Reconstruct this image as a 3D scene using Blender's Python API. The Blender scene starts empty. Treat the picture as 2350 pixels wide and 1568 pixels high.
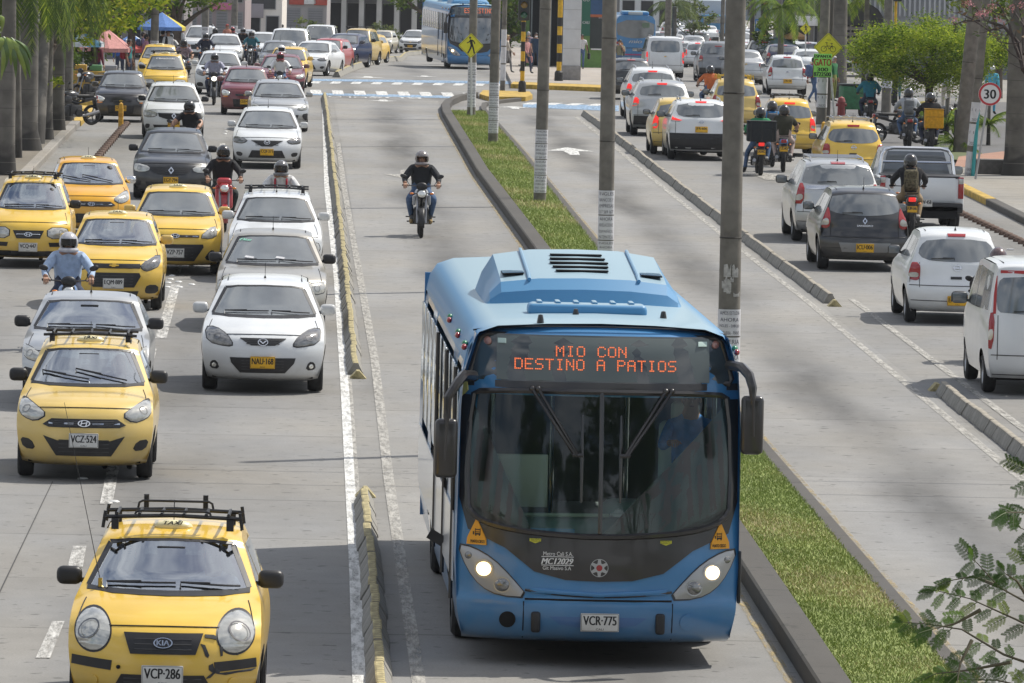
import bpy, bmesh, math, random
from mathutils import Vector, Matrix
random.seed(7)
sc = bpy.context.scene
COL = sc.collection
PI = math.pi
rad = math.radians

F, CX, CY, HC = 15700.0, 1175.0, 784.0, 6.65
YAW, PITCH, ROLL = rad(1.77), math.atan((784 + 214) / 15700), rad(1.3)
Fw = Vector((math.sin(YAW) * math.cos(PITCH), math.cos(YAW) * math.cos(PITCH), -math.sin(PITCH)))
R0 = Vector((math.cos(YAW), -math.sin(YAW), 0))
U0 = R0.cross(Fw)
RT = R0 * math.cos(ROLL) + U0 * math.sin(ROLL)
UP = U0 * math.cos(ROLL) - R0 * math.sin(ROLL)
cd = bpy.data.cameras.new('camera')
cam = bpy.data.objects.new('camera', cd)
COL.objects.link(cam)
mw = Matrix.Identity(4)
for i in range(3):
    mw[i][0], mw[i][1], mw[i][2] = RT[i], UP[i], -Fw[i]
mw[2][3] = HC
cam.matrix_world = mw
cd.sensor_width = 36
cd.lens = 36 * F / 2350
cd.clip_start = 1
cd.clip_end = 4000
sc.camera = cam

SUN = Vector((0.62, 0.42, 1.0)).normalized()
ELEV = math.asin(SUN.z)
AZ = math.atan2(SUN.x, SUN.y)
w = bpy.data.worlds.new('World')
sc.world = w
w.use_nodes = True
nt = w.node_tree
bgn = nt.nodes['Background']
sky = nt.nodes.new('ShaderNodeTexSky')
sky.sky_type = 'NISHITA'
sky.sun_disc = False
sky.sun_elevation = ELEV
sky.sun_rotation = AZ
sky.dust_density = 2.0
tc = nt.nodes.new('ShaderNodeTexCoord')
mp = nt.nodes.new('ShaderNodeMapping')
mp.inputs['Scale'].default_value = (2.2, 2.2, 4.5)
nz = nt.nodes.new('ShaderNodeTexNoise')
nz.inputs['Scale'].default_value = 1.7
nz.inputs['Detail'].default_value = 6
nz.inputs['Roughness'].default_value = 0.6
rp = nt.nodes.new('ShaderNodeValToRGB')
rp.color_ramp.elements[0].position = 0.40
rp.color_ramp.elements[1].position = 0.62
mx = nt.nodes.new('ShaderNodeMixRGB')
mx.inputs[2].default_value = (9.0, 9.2, 9.6, 1)
nt.links.new(tc.outputs['Generated'], mp.inputs['Vector'])
nt.links.new(mp.outputs[0], nz.inputs['Vector'])
nt.links.new(nz.outputs['Fac'], rp.inputs['Fac'])
nt.links.new(rp.outputs['Color'], mx.inputs[0])
nt.links.new(sky.outputs[0], mx.inputs[1])
nt.links.new(mx.outputs[0], bgn.inputs['Color'])
bgn.inputs['Strength'].default_value = 0.088
sl = bpy.data.lights.new('sun', 'SUN')
sl.energy = 3.9
sl.angle = rad(0.6)
sl.color = (1.0, 0.95, 0.86)
so = bpy.data.objects.new('sun', sl)
COL.objects.link(so)
so.rotation_euler = (-SUN).to_track_quat('-Z', 'Y').to_euler()
so.location = (20, 30, 60)
sc.view_settings.view_transform = 'Standard'
sc.view_settings.look = 'None'
sc.view_settings.exposure = 0.25
sc.view_settings.gamma = 1
sc.cycles.max_bounces = 6
sc.cycles.transparent_max_bounces = 12
sc.cycles.caustics_reflective = False
sc.cycles.caustics_refractive = False

def gz(Y):
    if Y < 175: return 0.0
    if Y < 420: return -5e-5 * (Y - 175) ** 2
    return -5e-5 * 245 ** 2 - 0.0055 * (Y - 420)
def slope(Y):
    return (gz(Y + 1) - gz(Y - 1)) / 2
def ray(x, y):
    return Fw + RT * ((x - CX) / F) + UP * ((CY - y) / F)
def G(x, y, h=0.0):
    d = ray(x, y); lo, hi = 5.0, 1400.0
    for _ in range(60):
        t = (lo + hi) / 2
        if HC + t * d.z > gz(t * d.y) + h: lo = t
        else: hi = t
    return Vector((t * d.x, t * d.y, gz(t * d.y) + h))
def S(x, s):
    """ground point seen at column x where one metre spans s reference pixels"""
    t = F / s; lo, hi = -400.0, 3000.0
    for _ in range(60):
        y = (lo + hi) / 2; d = ray(x, y) * t
        if HC + d.z > gz(d.y): lo = y
        else: hi = y
    return Vector((d.x, d.y, gz(d.y)))
def A(x, y, s):
    """point in the air seen at (x, y), s pixels per metre"""
    return Vector((0, 0, HC)) + ray(x, y) * (F / s)

MATS = {}
def mat(name, col, rough=0.6, metal=0.0, coat=0.0, ior=1.5, emit=None, es=1.0, var=0.0, scale=8.0, bump=0.0, trans=0.0):
    if name in MATS: return MATS[name]
    m = bpy.data.materials.new(name); m.use_nodes = True
    n = m.node_tree; b = n.nodes['Principled BSDF']
    b.inputs['Base Color'].default_value = (*col, 1)
    b.inputs['Roughness'].default_value = rough
    b.inputs['Metallic'].default_value = metal
    b.inputs['Coat Weight'].default_value = coat
    b.inputs['Coat Roughness'].default_value = 0.08
    b.inputs['IOR'].default_value = ior
    if trans: b.inputs['Transmission Weight'].default_value = trans
    if emit:
        b.inputs['Emission Color'].default_value = (*emit, 1)
        b.inputs['Emission Strength'].default_value = es
    if var or bump:
        t = n.nodes.new('ShaderNodeTexCoord'); z = n.nodes.new('ShaderNodeTexNoise')
        z.inputs['Scale'].default_value = scale; z.inputs['Detail'].default_value = 5
        n.links.new(t.outputs['Object'], z.inputs['Vector'])
        if var:
            h = n.nodes.new('ShaderNodeHueSaturation'); r = n.nodes.new('ShaderNodeMapRange')
            r.inputs['From Min'].default_value = 0.3; r.inputs['From Max'].default_value = 0.7
            r.inputs['To Min'].default_value = 1 - var; r.inputs['To Max'].default_value = 1 + var
            h.inputs['Color'].default_value = (*col, 1)
            n.links.new(z.outputs['Fac'], r.inputs['Value']); n.links.new(r.outputs[0], h.inputs['Value'])
            n.links.new(h.outputs[0], b.inputs['Base Color'])
        if bump:
            bu = n.nodes.new('ShaderNodeBump'); bu.inputs['Strength'].default_value = bump
            bu.inputs['Distance'].default_value = 0.02
            n.links.new(z.outputs['Fac'], bu.inputs['Height']); n.links.new(bu.outputs[0], b.inputs['Normal'])
    MATS[name] = m
    return m
def glass(name, tint, refl=0.35, dark=0.25):
    """see-through glazing: tinted transparency under a fresnel reflection"""
    if name in MATS: return MATS[name]
    m = bpy.data.materials.new(name); m.use_nodes = True; n = m.node_tree; n.nodes.clear()
    o = n.nodes.new('ShaderNodeOutputMaterial'); tr = n.nodes.new('ShaderNodeBsdfTransparent')
    gl = n.nodes.new('ShaderNodeBsdfGlossy'); fr = n.nodes.new('ShaderNodeFresnel'); ms = n.nodes.new('ShaderNodeMixShader')
    ad = n.nodes.new('ShaderNodeMath'); ad.operation = 'ADD'; ad.use_clamp = True; ad.inputs[1].default_value = refl
    tr.inputs['Color'].default_value = (*tint, 1); gl.inputs['Roughness'].default_value = 0.03
    gl.inputs['Color'].default_value = (.9, .95, 1, 1)
    fr.inputs['IOR'].default_value = 1.5
    n.links.new(fr.outputs[0], ad.inputs[0]); n.links.new(ad.outputs[0], ms.inputs[0])
    n.links.new(tr.outputs[0], ms.inputs[1]); n.links.new(gl.outputs[0], ms.inputs[2]); n.links.new(ms.outputs[0], o.inputs[0])
    MATS[name] = m
    return m
BLK = mat('black plastic', (.018, .018, .02), .45, var=.2)
RUB = mat('tyre rubber', (.02, .02, .021), .85, var=.25, scale=20)
DARK = mat('dark void', (.006, .006, .007), .9)
CHR = mat('chrome', (.75, .76, .78), .15, 1.0)
ALU = mat('alloy rim', (.45, .46, .48), .35, .9)
LENS = mat('lamp glass', (.50, .50, .47), .12, .35, 1.0, var=.2, scale=14)
LENSI = mat('lamp reflector', (.80, .80, .76), .18, .7)
LENSD = mat('smoked lamp glass', (.22, .22, .22), .1, .5, 1.0, var=.3, scale=16)
REDL = mat('red lamp', (.33, .012, .015), .15, 0, 1.0)
REDON = mat('red lamp lit', (.6, .02, .02), .2, emit=(1, .04, .03), es=.55)
AMB = mat('amber lamp', (.75, .22, .02), .2, 0, 1)
GLASS = mat('car glass', (.145, .16, .168), .07, 0, 0.6, 2.0, var=.25, scale=1.6)
VIS = mat('dark visor', (.012, .012, .014), .22)
GLASSC = glass('clear windscreen', (.66, .74, .74), .42)
WHP = mat('plate white', (.62, .62, .60), .45, var=.1)
YEP = mat('plate yellow', (.75, .42, .02), .45, var=.08)
INK = mat('plate ink', (.015, .015, .018), .5)
WHT = mat('white paint', (.75, .75, .74), .5)
SEAT = mat('seat cloth', (.09, .095, .10), .9)
SKIN = mat('skin', (.36, .20, .13), .55, var=.06)
SKIN2 = mat('darker skin', (.17, .09, .055), .55, var=.06)

def tag(o, label=None, cat=None, group=None, kind=None):
    if label: o['label'] = label
    if cat: o['category'] = cat
    if group: o['group'] = group
    if kind: o['kind'] = kind
    return o
def empty(name, loc, rz=0.0, label=None, cat=None, group=None, rx=0.0):
    o = bpy.data.objects.new(name, None); COL.objects.link(o)
    o.location = loc; o.rotation_euler = (rx, 0, rz); o.empty_display_size = .2
    return tag(o, label, cat, group)
class MB:
    def __init__(s): s.v = []; s.f = []; s.m = []
    def add(s, vs, fs, mi=0):
        b = len(s.v); s.v += [tuple(v) for v in vs]
        for f in fs: s.f.append(tuple(i + b for i in f)); s.m.append(mi)
        return s
    def box(s, c, d, mi=0, M=None):
        x, y, z = d[0] / 2, d[1] / 2, d[2] / 2
        vs = [Vector((a * x, b * y, e * z)) for a in (-1, 1) for b in (-1, 1) for e in (-1, 1)]
        if M: vs = [M @ v for v in vs]
        c = Vector(c)
        return s.add([v + c for v in vs], [(0, 1, 3, 2), (4, 6, 7, 5), (0, 4, 5, 1), (2, 3, 7, 6), (0, 2, 6, 4), (1, 5, 7, 3)], mi)
    def rbox(s, c, d, r=.02, mi=0, M=None, seg=2):
        """box with rounded edges"""
        bm = bmesh.new(); bmesh.ops.create_cube(bm, size=1)
        for v in bm.verts: v.co = Vector((v.co.x * d[0], v.co.y * d[1], v.co.z * d[2]))
        bmesh.ops.bevel(bm, geom=bm.edges[:], offset=min(r, min(d) * .48), segments=seg, affect='EDGES', profile=.5)
        return s.bm(bm, Matrix.Translation(Vector(c)) @ (M.to_4x4() if M else Matrix.Identity(4)), mi)
    def bm(s, bm, M=None, mi=0):
        bm.verts.ensure_lookup_table(); bm.verts.index_update()
        vs = [(M @ v.co if M else v.co.copy()) for v in bm.verts]
        s.add(vs, [[v.index for v in f.verts] for f in bm.faces], mi); bm.free(); return s
    def ball(s, c, r, mi=0, seg=14, M=None):
        bm = bmesh.new(); bmesh.ops.create_uvsphere(bm, u_segments=seg, v_segments=max(6, seg * 2 // 3), radius=1)
        r = (r, r, r) if not hasattr(r, '__len__') else r
        X = Matrix.Translation(Vector(c)) @ (M.to_4x4() if M else Matrix.Identity(4)) @ Matrix.Diagonal((*r, 1))
        return s.bm(bm, X, mi)
    def tube(s, pts, r, mi=0, n=8, cap=True):
        pts = [Vector(p) for p in pts]; N = len(pts)
        rs = r if hasattr(r, '__len__') else [r] * N
        vs = []; ref = None
        for i, p in enumerate(pts):
            t = (pts[min(i + 1, N - 1)] - pts[max(i - 1, 0)]).normalized()
            a = Vector((0, 0, 1)) if abs(t.z) < .9 else Vector((1, 0, 0))
            if ref is None: ref = t.cross(a).normalized()
            u = (ref - t * ref.dot(t)); u = u.normalized() if u.length > 1e-6 else t.cross(a).normalized(); ref = u
            q = t.cross(u)
            vs += [p + (u * math.cos(2 * PI * k / n) + q * math.sin(2 * PI * k / n)) * rs[i] for k in range(n)]
        fs = [(i * n + k, i * n + (k + 1) % n, (i + 1) * n + (k + 1) % n, (i + 1) * n + k) for i in range(N - 1) for k in range(n)]
        if cap: fs += [tuple(range(n))[::-1], tuple((N - 1) * n + k for k in range(n))]
        return s.add(vs, fs, mi)
    def lathe(s, prof, c=(0, 0, 0), axis='Z', n=24, mi=0, cap=False, M=None):
        vs = []
        for (r, h) in prof:
            for k in range(n):
                a = 2 * PI * k / n; p, q = r * math.cos(a), r * math.sin(a)
                v = Vector((p, q, h)) if axis == 'Z' else Vector((h, p, q)) if axis == 'X' else Vector((p, h, q))
                if M: v = M @ v
                vs.append(v + Vector(c))
        N = len(prof)
        fs = [(i * n + k, i * n + (k + 1) % n, (i + 1) * n + (k + 1) % n, (i + 1) * n + k) for i in range(N - 1) for k in range(n)]
        if cap: fs += [tuple(range(n)), tuple((N - 1) * n + k for k in range(n))]
        return s.add(vs, fs, mi)
    def prism(s, poly, h0, h1, mi=0, M=None):
        """polygon (a, b) extruded from h0 to h1; M maps (a, b, h)"""
        n = len(poly); M = M or Matrix.Identity(4)
        vs = [M @ Vector((a, b, h0)) for a, b in poly] + [M @ Vector((a, b, h1)) for a, b in poly]
        fs = [tuple(range(n))[::-1], tuple(range(n, 2 * n))] + [(i, (i + 1) % n, (i + 1) % n + n, i + n) for i in range(n)]
        return s.add(vs, fs, mi)
    def build(s, name, mats, parent=None, smooth=35, loc=None, fixn=True):
        me = bpy.data.meshes.new(name); me.from_pydata(s.v, [], s.f)
        for m in (mats if isinstance(mats, (list, tuple)) else [mats]): me.materials.append(m)
        me.polygons.foreach_set('material_index', s.m)
        if fixn:
            bm = bmesh.new(); bm.from_mesh(me); bmesh.ops.recalc_face_normals(bm, faces=bm.faces[:]); bm.to_mesh(me); bm.free()
        if smooth:
            me.polygons.foreach_set('use_smooth', [True] * len(me.polygons)); me.set_sharp_from_angle(angle=rad(smooth))
        me.update()
        o = bpy.data.objects.new(name, me); COL.objects.link(o)
        if parent: o.parent = parent
        if loc is not None: o.location = loc
        return o
def copy_tree(o, parent=None):
    c = o.copy(); COL.objects.link(c)
    if parent: c.parent = parent
    for ch in list(o.children): copy_tree(ch, c)
    return c
def chaikin(p, n=2, closed=False):
    for _ in range(n):
        q = []; N = len(p)
        for i in range(N if closed else N - 1):
            a, b = p[i], p[(i + 1) % N]
            q.append(tuple(.75 * s + .25 * t for s, t in zip(a, b))); q.append(tuple(.25 * s + .75 * t for s, t in zip(a, b)))
        p = q if closed else [p[0]] + q + [p[-1]]
    return p
def lerp(tab, x):
    if x <= tab[0][0]: return tab[0][1]
    for (a, b), (c, d) in zip(tab, tab[1:]):
        if x <= c: return b + (d - b) * (x - a) / (c - a) if c > a else d
    return tab[-1][1]
def inside(poly, x, y):
    r = False; n = len(poly)
    for i in range(n):
        a, b = poly[i], poly[i - 1]
        if (a[1] > y) != (b[1] > y) and x < (b[0] - a[0]) * (y - a[1]) / (b[1] - a[1]) + a[0]: r = not r
    return r
TXT = {}
def text_geo(s, italic=False):
    """triangulated letters, unit height capital, centred on the origin, in the XY plane"""
    k = (s, italic)
    if k not in TXT:
        c = bpy.data.curves.new('lettering', 'FONT'); c.body = s; c.size = 1; c.align_x = 'CENTER'
        c.resolution_u = 3
        if italic: c.shear = .3
        o = bpy.data.objects.new('lettering', c); COL.objects.link(o)
        me = bpy.data.meshes.new_from_object(o.evaluated_get(bpy.context.evaluated_depsgraph_get()))
        vs = [v.co.copy() for v in me.vertices]; fs = [tuple(p.vertices) for p in me.polygons]
        bpy.data.objects.remove(o); bpy.data.curves.remove(c); bpy.data.meshes.remove(me)
        xs = [v.x for v in vs] or [0]; ys = [v.y for v in vs] or [0]
        cx, cy = (min(xs) + max(xs)) / 2, (min(ys) + max(ys)) / 2
        TXT[k] = ([v - Vector((cx, cy, 0)) for v in vs], fs, max(xs) - min(xs), max(ys) - min(ys))
    return TXT[k]
def put_text(mb, s, M, width=None, height=None, mi=0, italic=False, bold=0.0):
    vs, fs, tw, th = text_geo(s, italic)
    if not vs: return
    sx = (width / tw) if width else None; sy = (height / th) if height else None
    sx = sx or sy; sy = sy or sx
    for dx in ((0,) if not bold else (-bold, 0, bold)):
        mb.add([M @ Vector((v.x * sx + dx, v.y * sy, abs(dx) * .02)) for v in vs], fs, mi)
def wheel(root, x, y, r, wdt, rimmat=ALU, det=True):
    mb = MB(); h = wdt / 2; n = 28
    mb.lathe([(r * .62, -h), (r * .9, -h * .98), (r * .98, -h * .75), (r, -h * .4), (r, h * .4), (r * .98, h * .75), (r * .9, h * .98), (r * .62, h)], axis='X', n=n)
    w_ = mb.build('wheel', RUB, root, loc=(x, y, r))
    m2 = MB(); sg = 1 if x > 0 else -1
    m2.lathe([(r * .63, -h * .9), (r * .63, h * .9)], axis='X', n=n, mi=1)
    m2.lathe([(r * .63, sg * h * .93), (r * .55, sg * h * .85), (r * .5, sg * h * .55)], axis='X', n=n)
    for k in range(5):
        a = 2 * PI * k / 5
        M = Matrix.Rotation(a, 3, 'X')
        m2.box(M @ Vector((sg * h * .62, 0, r * .3)), (h * .3, r * .17, r * .52), 0, M)
    m2.lathe([(0.001, sg * h * .85), (r * .14, sg * h * .8), (r * .16, sg * h * .5)], axis='X', n=12)
    m2.lathe([(0.001, sg * h * .3), (r * .6, sg * h * .3)], axis='X', n=n, mi=1)
    m2.build('rim', [rimmat, DARK], w_)
    return w_

class Shape:
    """outer skin of a car from its side profile and front outline; front of the car looks along -Y"""
    def __init__(s, L, W, H, fp, rp_, wid, hood, swF=.30, swR=.26, crown=.045, plan=.07):
        s.L, s.W, s.H = L, W, H
        s.pf = chaikin([(-L / 2 + y, z) for y, z in fp], 2)
        s.pr = chaikin([(L / 2 - y, z) for y, z in rp_], 2)
        s.wid = chaikin([(z, x * W / 2) for z, x in wid], 1)
        s.hood, s.crown, s.plan = hood, crown, plan
        s.tf = [(0, swF), (hood - .2, swF), (hood - .02, swF * .75), (hood + .12, .12), (H - .1, .15), (H, .03)]
        s.tr = [(0, swR), (hood - .1, swR), (hood + .1, .14), (H - .1, .13), (H, .03)]
    def w(s, z): return lerp(s.wid, z)
    def pl(s, y):
        a = max(0, (abs(y) / (s.L / 2) - .4) / .6)
        return 1 - s.plan * a * a
    def X(s, y, z): return s.w(z) * s.pl(y)
    def P(s, side, t, u):
        p = s.pf if side == 'F' else s.pr
        t = max(0, min(len(p) - 1.0001, t)); i = int(t); k = t - i
        y = p[i][0] * (1 - k) + p[i + 1][0] * k; z = p[i][1] * (1 - k) + p[i + 1][1] * k
        sw = lerp(s.tf if side == 'F' else s.tr, z); dr = 1 if side == 'F' else -1
        a = abs(u)
        ye = y + dr * sw * a ** 2.6
        cr = s.crown * (.45 * a * a + .75 * a ** 7) * max(0, min(1, (z - s.hood + .22) / .15))
        return Vector((u * s.X(ye, z - cr), ye, z - cr))
    def at(s, side, x, z):
        p = s.pf if side == 'F' else s.pr
        lo, hi = 0.0, len(p) - 1.0
        for _ in range(22):
            t = (lo + hi) / 2
            zz = p[min(int(t), len(p) - 2)]; i = min(int(t), len(p) - 2); k = t - i
            z0 = p[i][1] * (1 - k) + p[i + 1][1] * k
            u = max(-1, min(1, x / max(.05, s.w(z0) * .97)))
            if s.P(side, t, u).z < z: lo = t
            else: hi = t
        q = s.P(side, t, max(-1, min(1, x / max(.05, s.X(s.P(side, t, u).y, z)))))
        return q
    def frame(s, side, x, z, off=0.0):
        a = s.at(side, x, z); e = .02
        dx = s.at(side, x + e, z) - s.at(side, x - e, z); dz = s.at(side, x, z + e) - s.at(side, x, z - e)
        n = dx.cross(dz)
        n = n.normalized() if n.length > 1e-9 else Vector((0, -1, 0))
        if n.y * (-1 if side == 'F' else 1) < 0 and abs(n.y) > .05: n = -n
        if n.z < -.6: n = -n
        r = dx.normalized() if side == 'F' else -dx.normalized()
        up = n.cross(r).normalized(); r = up.cross(n)
        M = Matrix.Identity(4)
        for i in range(3): M[i][0], M[i][1], M[i][2], M[i][3] = r[i], up[i], n[i], a[i] + n[i] * off
        return M
    def skin(s, mb, K=17, holes=None):
        if holes: K = 49
        us = [math.sin((2 * k / (K - 1) - 1) * PI / 2 * .92) / math.sin(PI / 2 * .92) for k in range(K)]
        for side in 'FR':
            p = s.pf if side == 'F' else s.pr; N = len(p)
            vs = [s.P(side, i, u) for i in range(N) for u in us]; fs = []
            for i in range(N - 1):
                for k in range(K - 1):
                    um = (us[k] + us[k + 1]) / 2; zm = (p[i][1] + p[i + 1][1]) / 2
                    c = s.P(side, i + .5, um)
                    if holes and holes.get(side) and zm < s.H - .085 and inside(holes[side], c.x, c.z): continue
                    fs.append((i * K + k, i * K + k + 1, (i + 1) * K + k + 1, (i + 1) * K + k))
            mb.add(vs, fs)
        a, b = s.P('F', len(s.pf) - 1, 0), s.P('R', len(s.pr) - 1, 0)
        rows = 7; vs = []
        nf, nr = len(s.pf) - 1, len(s.pr) - 1
        for i in range(rows):
            k = i / (rows - 1)
            for u in us:
                q = s.P('F', nf, u).lerp(s.P('R', nr, u), k)
                q.x = u * s.X(q.y,  (s.pf[-1][1] * (1 - k) + s.pr[-1][1] * k)); q.z += .012 * math.sin(PI * k); vs.append(q)
        mb.add(vs, [(i * K + k, i * K + k + 1, (i + 1) * K + k + 1, (i + 1) * K + k) for i in range(rows - 1) for k in range(K - 1)])
    def edge(s):
        """top edge of the flanks as (y, z), front to rear"""
        f = [s.P('F', i, 1) for i in range(len(s.pf))]; r = [s.P('R', i, 1) for i in range(len(s.pr))][::-1]
        return [(q.y, q.z) for q in f], [(q.y, q.z) for q in r]
    def flank(s, mb, axles, wr, zb=.2, holes=None, n=60, lv=12):
        f, r = s.edge(); e = f + r
        y0 = min(q[0] for q in f if q[1] < s.hood * .9); y1 = max(q[0] for q in r if q[1] < s.hood * .9)
        ra = wr + .055
        ys = [y0 + (y1 - y0) * i / n for i in range(n + 1)]
        for a in axles: ys += [a + ra * math.cos(PI * k / 14) for k in range(15)]
        ys = sorted(q for q in ys if y0 <= q <= y1)
        def top(y):
            b = None
            for (ya, za), (yb, z_) in zip(e, e[1:]):
                if min(ya, yb) - 1e-6 <= y <= max(ya, yb) + 1e-6:
                    k = 0 if abs(yb - ya) < 1e-6 else (y - ya) / (yb - ya)
                    zz = za + (z_ - za) * k; b = zz if b is None else max(b, zz)
            return b if b is not None else s.H - s.crown
        for sg in (-1, 1):
            vs = []; m = lv + 1
            for y in ys:
                zt = top(y); z0 = zb
                for a in axles:
                    if abs(y - a) < ra: z0 = max(z0, wr + math.sqrt(max(0, ra * ra - (y - a) ** 2)) * 1.0)
                z0 = min(z0, zt - .01)
                for j in range(m):
                    z = z0 + (zt - z0) * j / lv
                    vs.append((sg * s.X(y, z), y, z))
            fs = []
            for i in range(len(ys) - 1):
                for j in range(lv):
                    if holes:
                        q = [vs[i * m + j], vs[(i + 1) * m + j + 1]]
                        if any(inside(h, (q[0][1] + q[1][1]) / 2, (q[0][2] + q[1][2]) / 2) for h in holes): continue
                    fs.append((i * m + j, (i + 1) * m + j, (i + 1) * m + j + 1, i * m + j + 1))
            mb.add(vs, fs)
    def patch(s, mb, poly, side, off=.006, bulge=0.0, mi=0, cuts=3, rnd=0, sink=.012):
        """a panel lying on the skin: poly in (x, z) for front/rear, in (y, z) for the flanks L / Q"""
        if rnd: poly = chaikin(poly, rnd, True)
        bm = bmesh.new(); bvs = [bm.verts.new((a, b, 0)) for a, b in poly]
        try: bm.faces.new(bvs)
        except ValueError: bm.free(); return
        bmesh.ops.triangulate(bm, faces=bm.faces[:])
        if cuts: bmesh.ops.subdivide_edges(bm, edges=bm.edges[:], cuts=cuts, use_grid_fill=True)
        bm.verts.index_update(); bm.verts.ensure_lookup_table()
        def dist(x, y):
            d = 9
            for i in range(len(poly)):
                a, b = Vector(poly[i]), Vector(poly[i - 1]); p = Vector((x, y)); ab = b - a
                t = max(0, min(1, (p - a).dot(ab) / max(1e-9, ab.length_squared))); d = min(d, (a + ab * t - p).length)
            return d
        dm = max(.001, max(dist(v.co.x, v.co.y) for v in bm.verts)) if bulge else 1
        top = []; low = []
        for v in bm.verts:
            x, z = v.co.x, v.co.y
            if side in 'FR':
                xm = .985 * s.X(s.L / 2 - .3, z); x = max(-xm, min(xm, x))
            o = off + (bulge * math.sqrt(min(1, dist(x, z) / dm)) if bulge else 0)
            if side in 'FR':
                q = s.at(side, x, z); n = s.nrm(side, x, z)
                top.append(q + n * o); low.append(q - n * sink)
            else:
                sg = 1 if side == 'L' else -1
                xx = s.X(x, z); top.append(Vector((sg * (xx + o), x, z))); low.append(Vector((sg * (xx - sink), x, z)))
        fs = [tuple(v.index for v in f.verts) for f in bm.faces]
        b = len(mb.v); N = len(top)
        be = [(e.verts[0].index, e.verts[1].index) for e in bm.edges if e.is_boundary]
        mb.add(top + low, fs + [(i, j, j + N, i + N) for i, j in be], mi)
        bm.free()
    def nrm(s, side, x, z):
        e = .03
        dx = s.at(side, x + e, z) - s.at(side, x - e, z); dz = s.at(side, x, z + e) - s.at(side, x, z - e)
        n = dx.cross(dz)
        if n.length < 1e-8: return Vector((0, -1 if side == 'F' else 1, 0))
        n.normalize()
        if side == 'F': return n if (n.y < .05) else -n
        return -n if (n.y < -.05) else (n if n.y > 0.05 else (n if n.z > 0 else -n))

def emblem(root, sh, side, kind, x, z, k=1.0, off=.012):
    """maker's mark as a small raised badge"""
    M = sh.frame(side, x, z, off)
    mb = MB(); mi = 0
    def ring(rx, ry, t, m=0, c=(0, 0), seg=24):
        vs = []; 
        for i in range(seg):
            a = 2 * PI * i / seg
            for q in (1, 1 - t):
                vs.append(M @ Vector((c[0] + rx * q * math.cos(a), c[1] + ry * q * math.sin(a), .006)))
        mb.add(vs, [(2 * i, 2 * i + 1, (2 * i + 3) % (2 * seg), (2 * i + 2) % (2 * seg)) for i in range(seg)], m)
    def disc(rx, ry, m=1):
        mb.prism([(rx * math.cos(2 * PI * i / 24), ry * math.sin(2 * PI * i / 24)) for i in range(24)], -.01, .004, m, M)
    mats = [CHR, INK, mat('badge gold', (.7, .45, .08), .3, .8)]
    if kind == 'oval_text':
        disc(.078 * k, .046 * k); ring(.078 * k, .046 * k, .14); put_text(mb, 'KIA', M @ Matrix.Translation((0, 0, .008)), width=.10 * k, height=.045 * k, bold=.002)
    elif kind == 'slant_h':
        disc(.072 * k, .04 * k); ring(.072 * k, .04 * k, .2)
        for sx in (-1, 1): mb.prism([(sx * .03 * k - .014 * k, -.03 * k), (sx * .03 * k - .002 * k, -.03 * k), (sx * .03 * k + .014 * k, .03 * k), (sx * .03 * k + .002 * k, .03 * k)], 0, .008, 0, M)
        mb.prism([(-.034 * k, -.010 * k), (.030 * k, .002 * k), (.034 * k, .012 * k), (-.03 * k, 0)], 0, .008, 0, M)
    elif kind == 'wing':
        ring(.07 * k, .056 * k, .16)
        mb.prism([(-.06 * k, .02 * k), (-.03 * k, .022 * k), (0, -.012 * k), (.03 * k, .022 * k), (.06 * k, .02 * k), (.035 * k, .002 * k), (0, -.032 * k), (-.035 * k, .002 * k)], 0, .008, 0, M)
    elif kind == 'bowtie':
        mb.prism([(-.075 * k, -.012 * k), (-.03 * k, -.012 * k), (-.035 * k, -.028 * k), (.025 * k, -.028 * k), (.03 * k, -.012 * k), (.075 * k, -.012 * k), (.085 * k, .014 * k), (.035 * k, .014 * k), (.04 * k, .03 * k), (-.02 * k, .03 * k), (-.025 * k, .014 * k), (-.065 * k, .014 * k)], 0, .012, 2, M)
    elif kind == 'diamond':
        for i in range(4):
            a = [(0, .075 * k), (.052 * k, 0), (0, -.075 * k), (-.052 * k, 0)]
            p, q = a[i], a[(i + 1) % 4]
            mb.prism([p, q, (q[0] * .5, q[1] * .5), (p[0] * .5, p[1] * .5)], 0, .012, 0, M)
    elif kind == 'ring_bar':
        ring(.05 * k, .045 * k, .2); mb.box((0, 0, 0), (0.001, .001, .001)); mb.prism([(-.062 * k, -.008 * k), (.062 * k, -.008 * k), (.062 * k, .008 * k), (-.062 * k, .008 * k)], 0, .01, 0, M)
    elif kind == 'letters':
        put_text(mb, 'SANDERO', M, width=.3, height=.032)
    return mb.build('emblem', mats, root, smooth=0, fixn=False)

def plate(root, M, txt, yellow=False, city='CALI', w_=.335, h=.165, detail=True):
    mb = MB(); mb.rbox((0, 0, 0), (w_, h, .012), .012)
    o = mb.build('licence_plate', YEP if yellow else WHP, root, smooth=30)
    o.matrix_local = M
    if detail:
        t = MB(); put_text(t, txt, Matrix.Translation((0, .018, .0075)), width=w_ * .86, height=h * .5, bold=.003)
        put_text(t, city, Matrix.Translation((0, -.06, .0075)), width=w_ * .2, height=h * .11)
        for a, b, c, d in ((0, h / 2 - .007, w_ - .02, .003), (0, -h / 2 + .007, w_ - .02, .003), (w_ / 2 - .007, 0, .003, h - .02), (-w_ / 2 + .007, 0, .003, h - .02)):
            t.box((a, b, .0065), (c, d, .002))
        t.build('lettering', INK, o, smooth=0, fixn=False)
    return o

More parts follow.
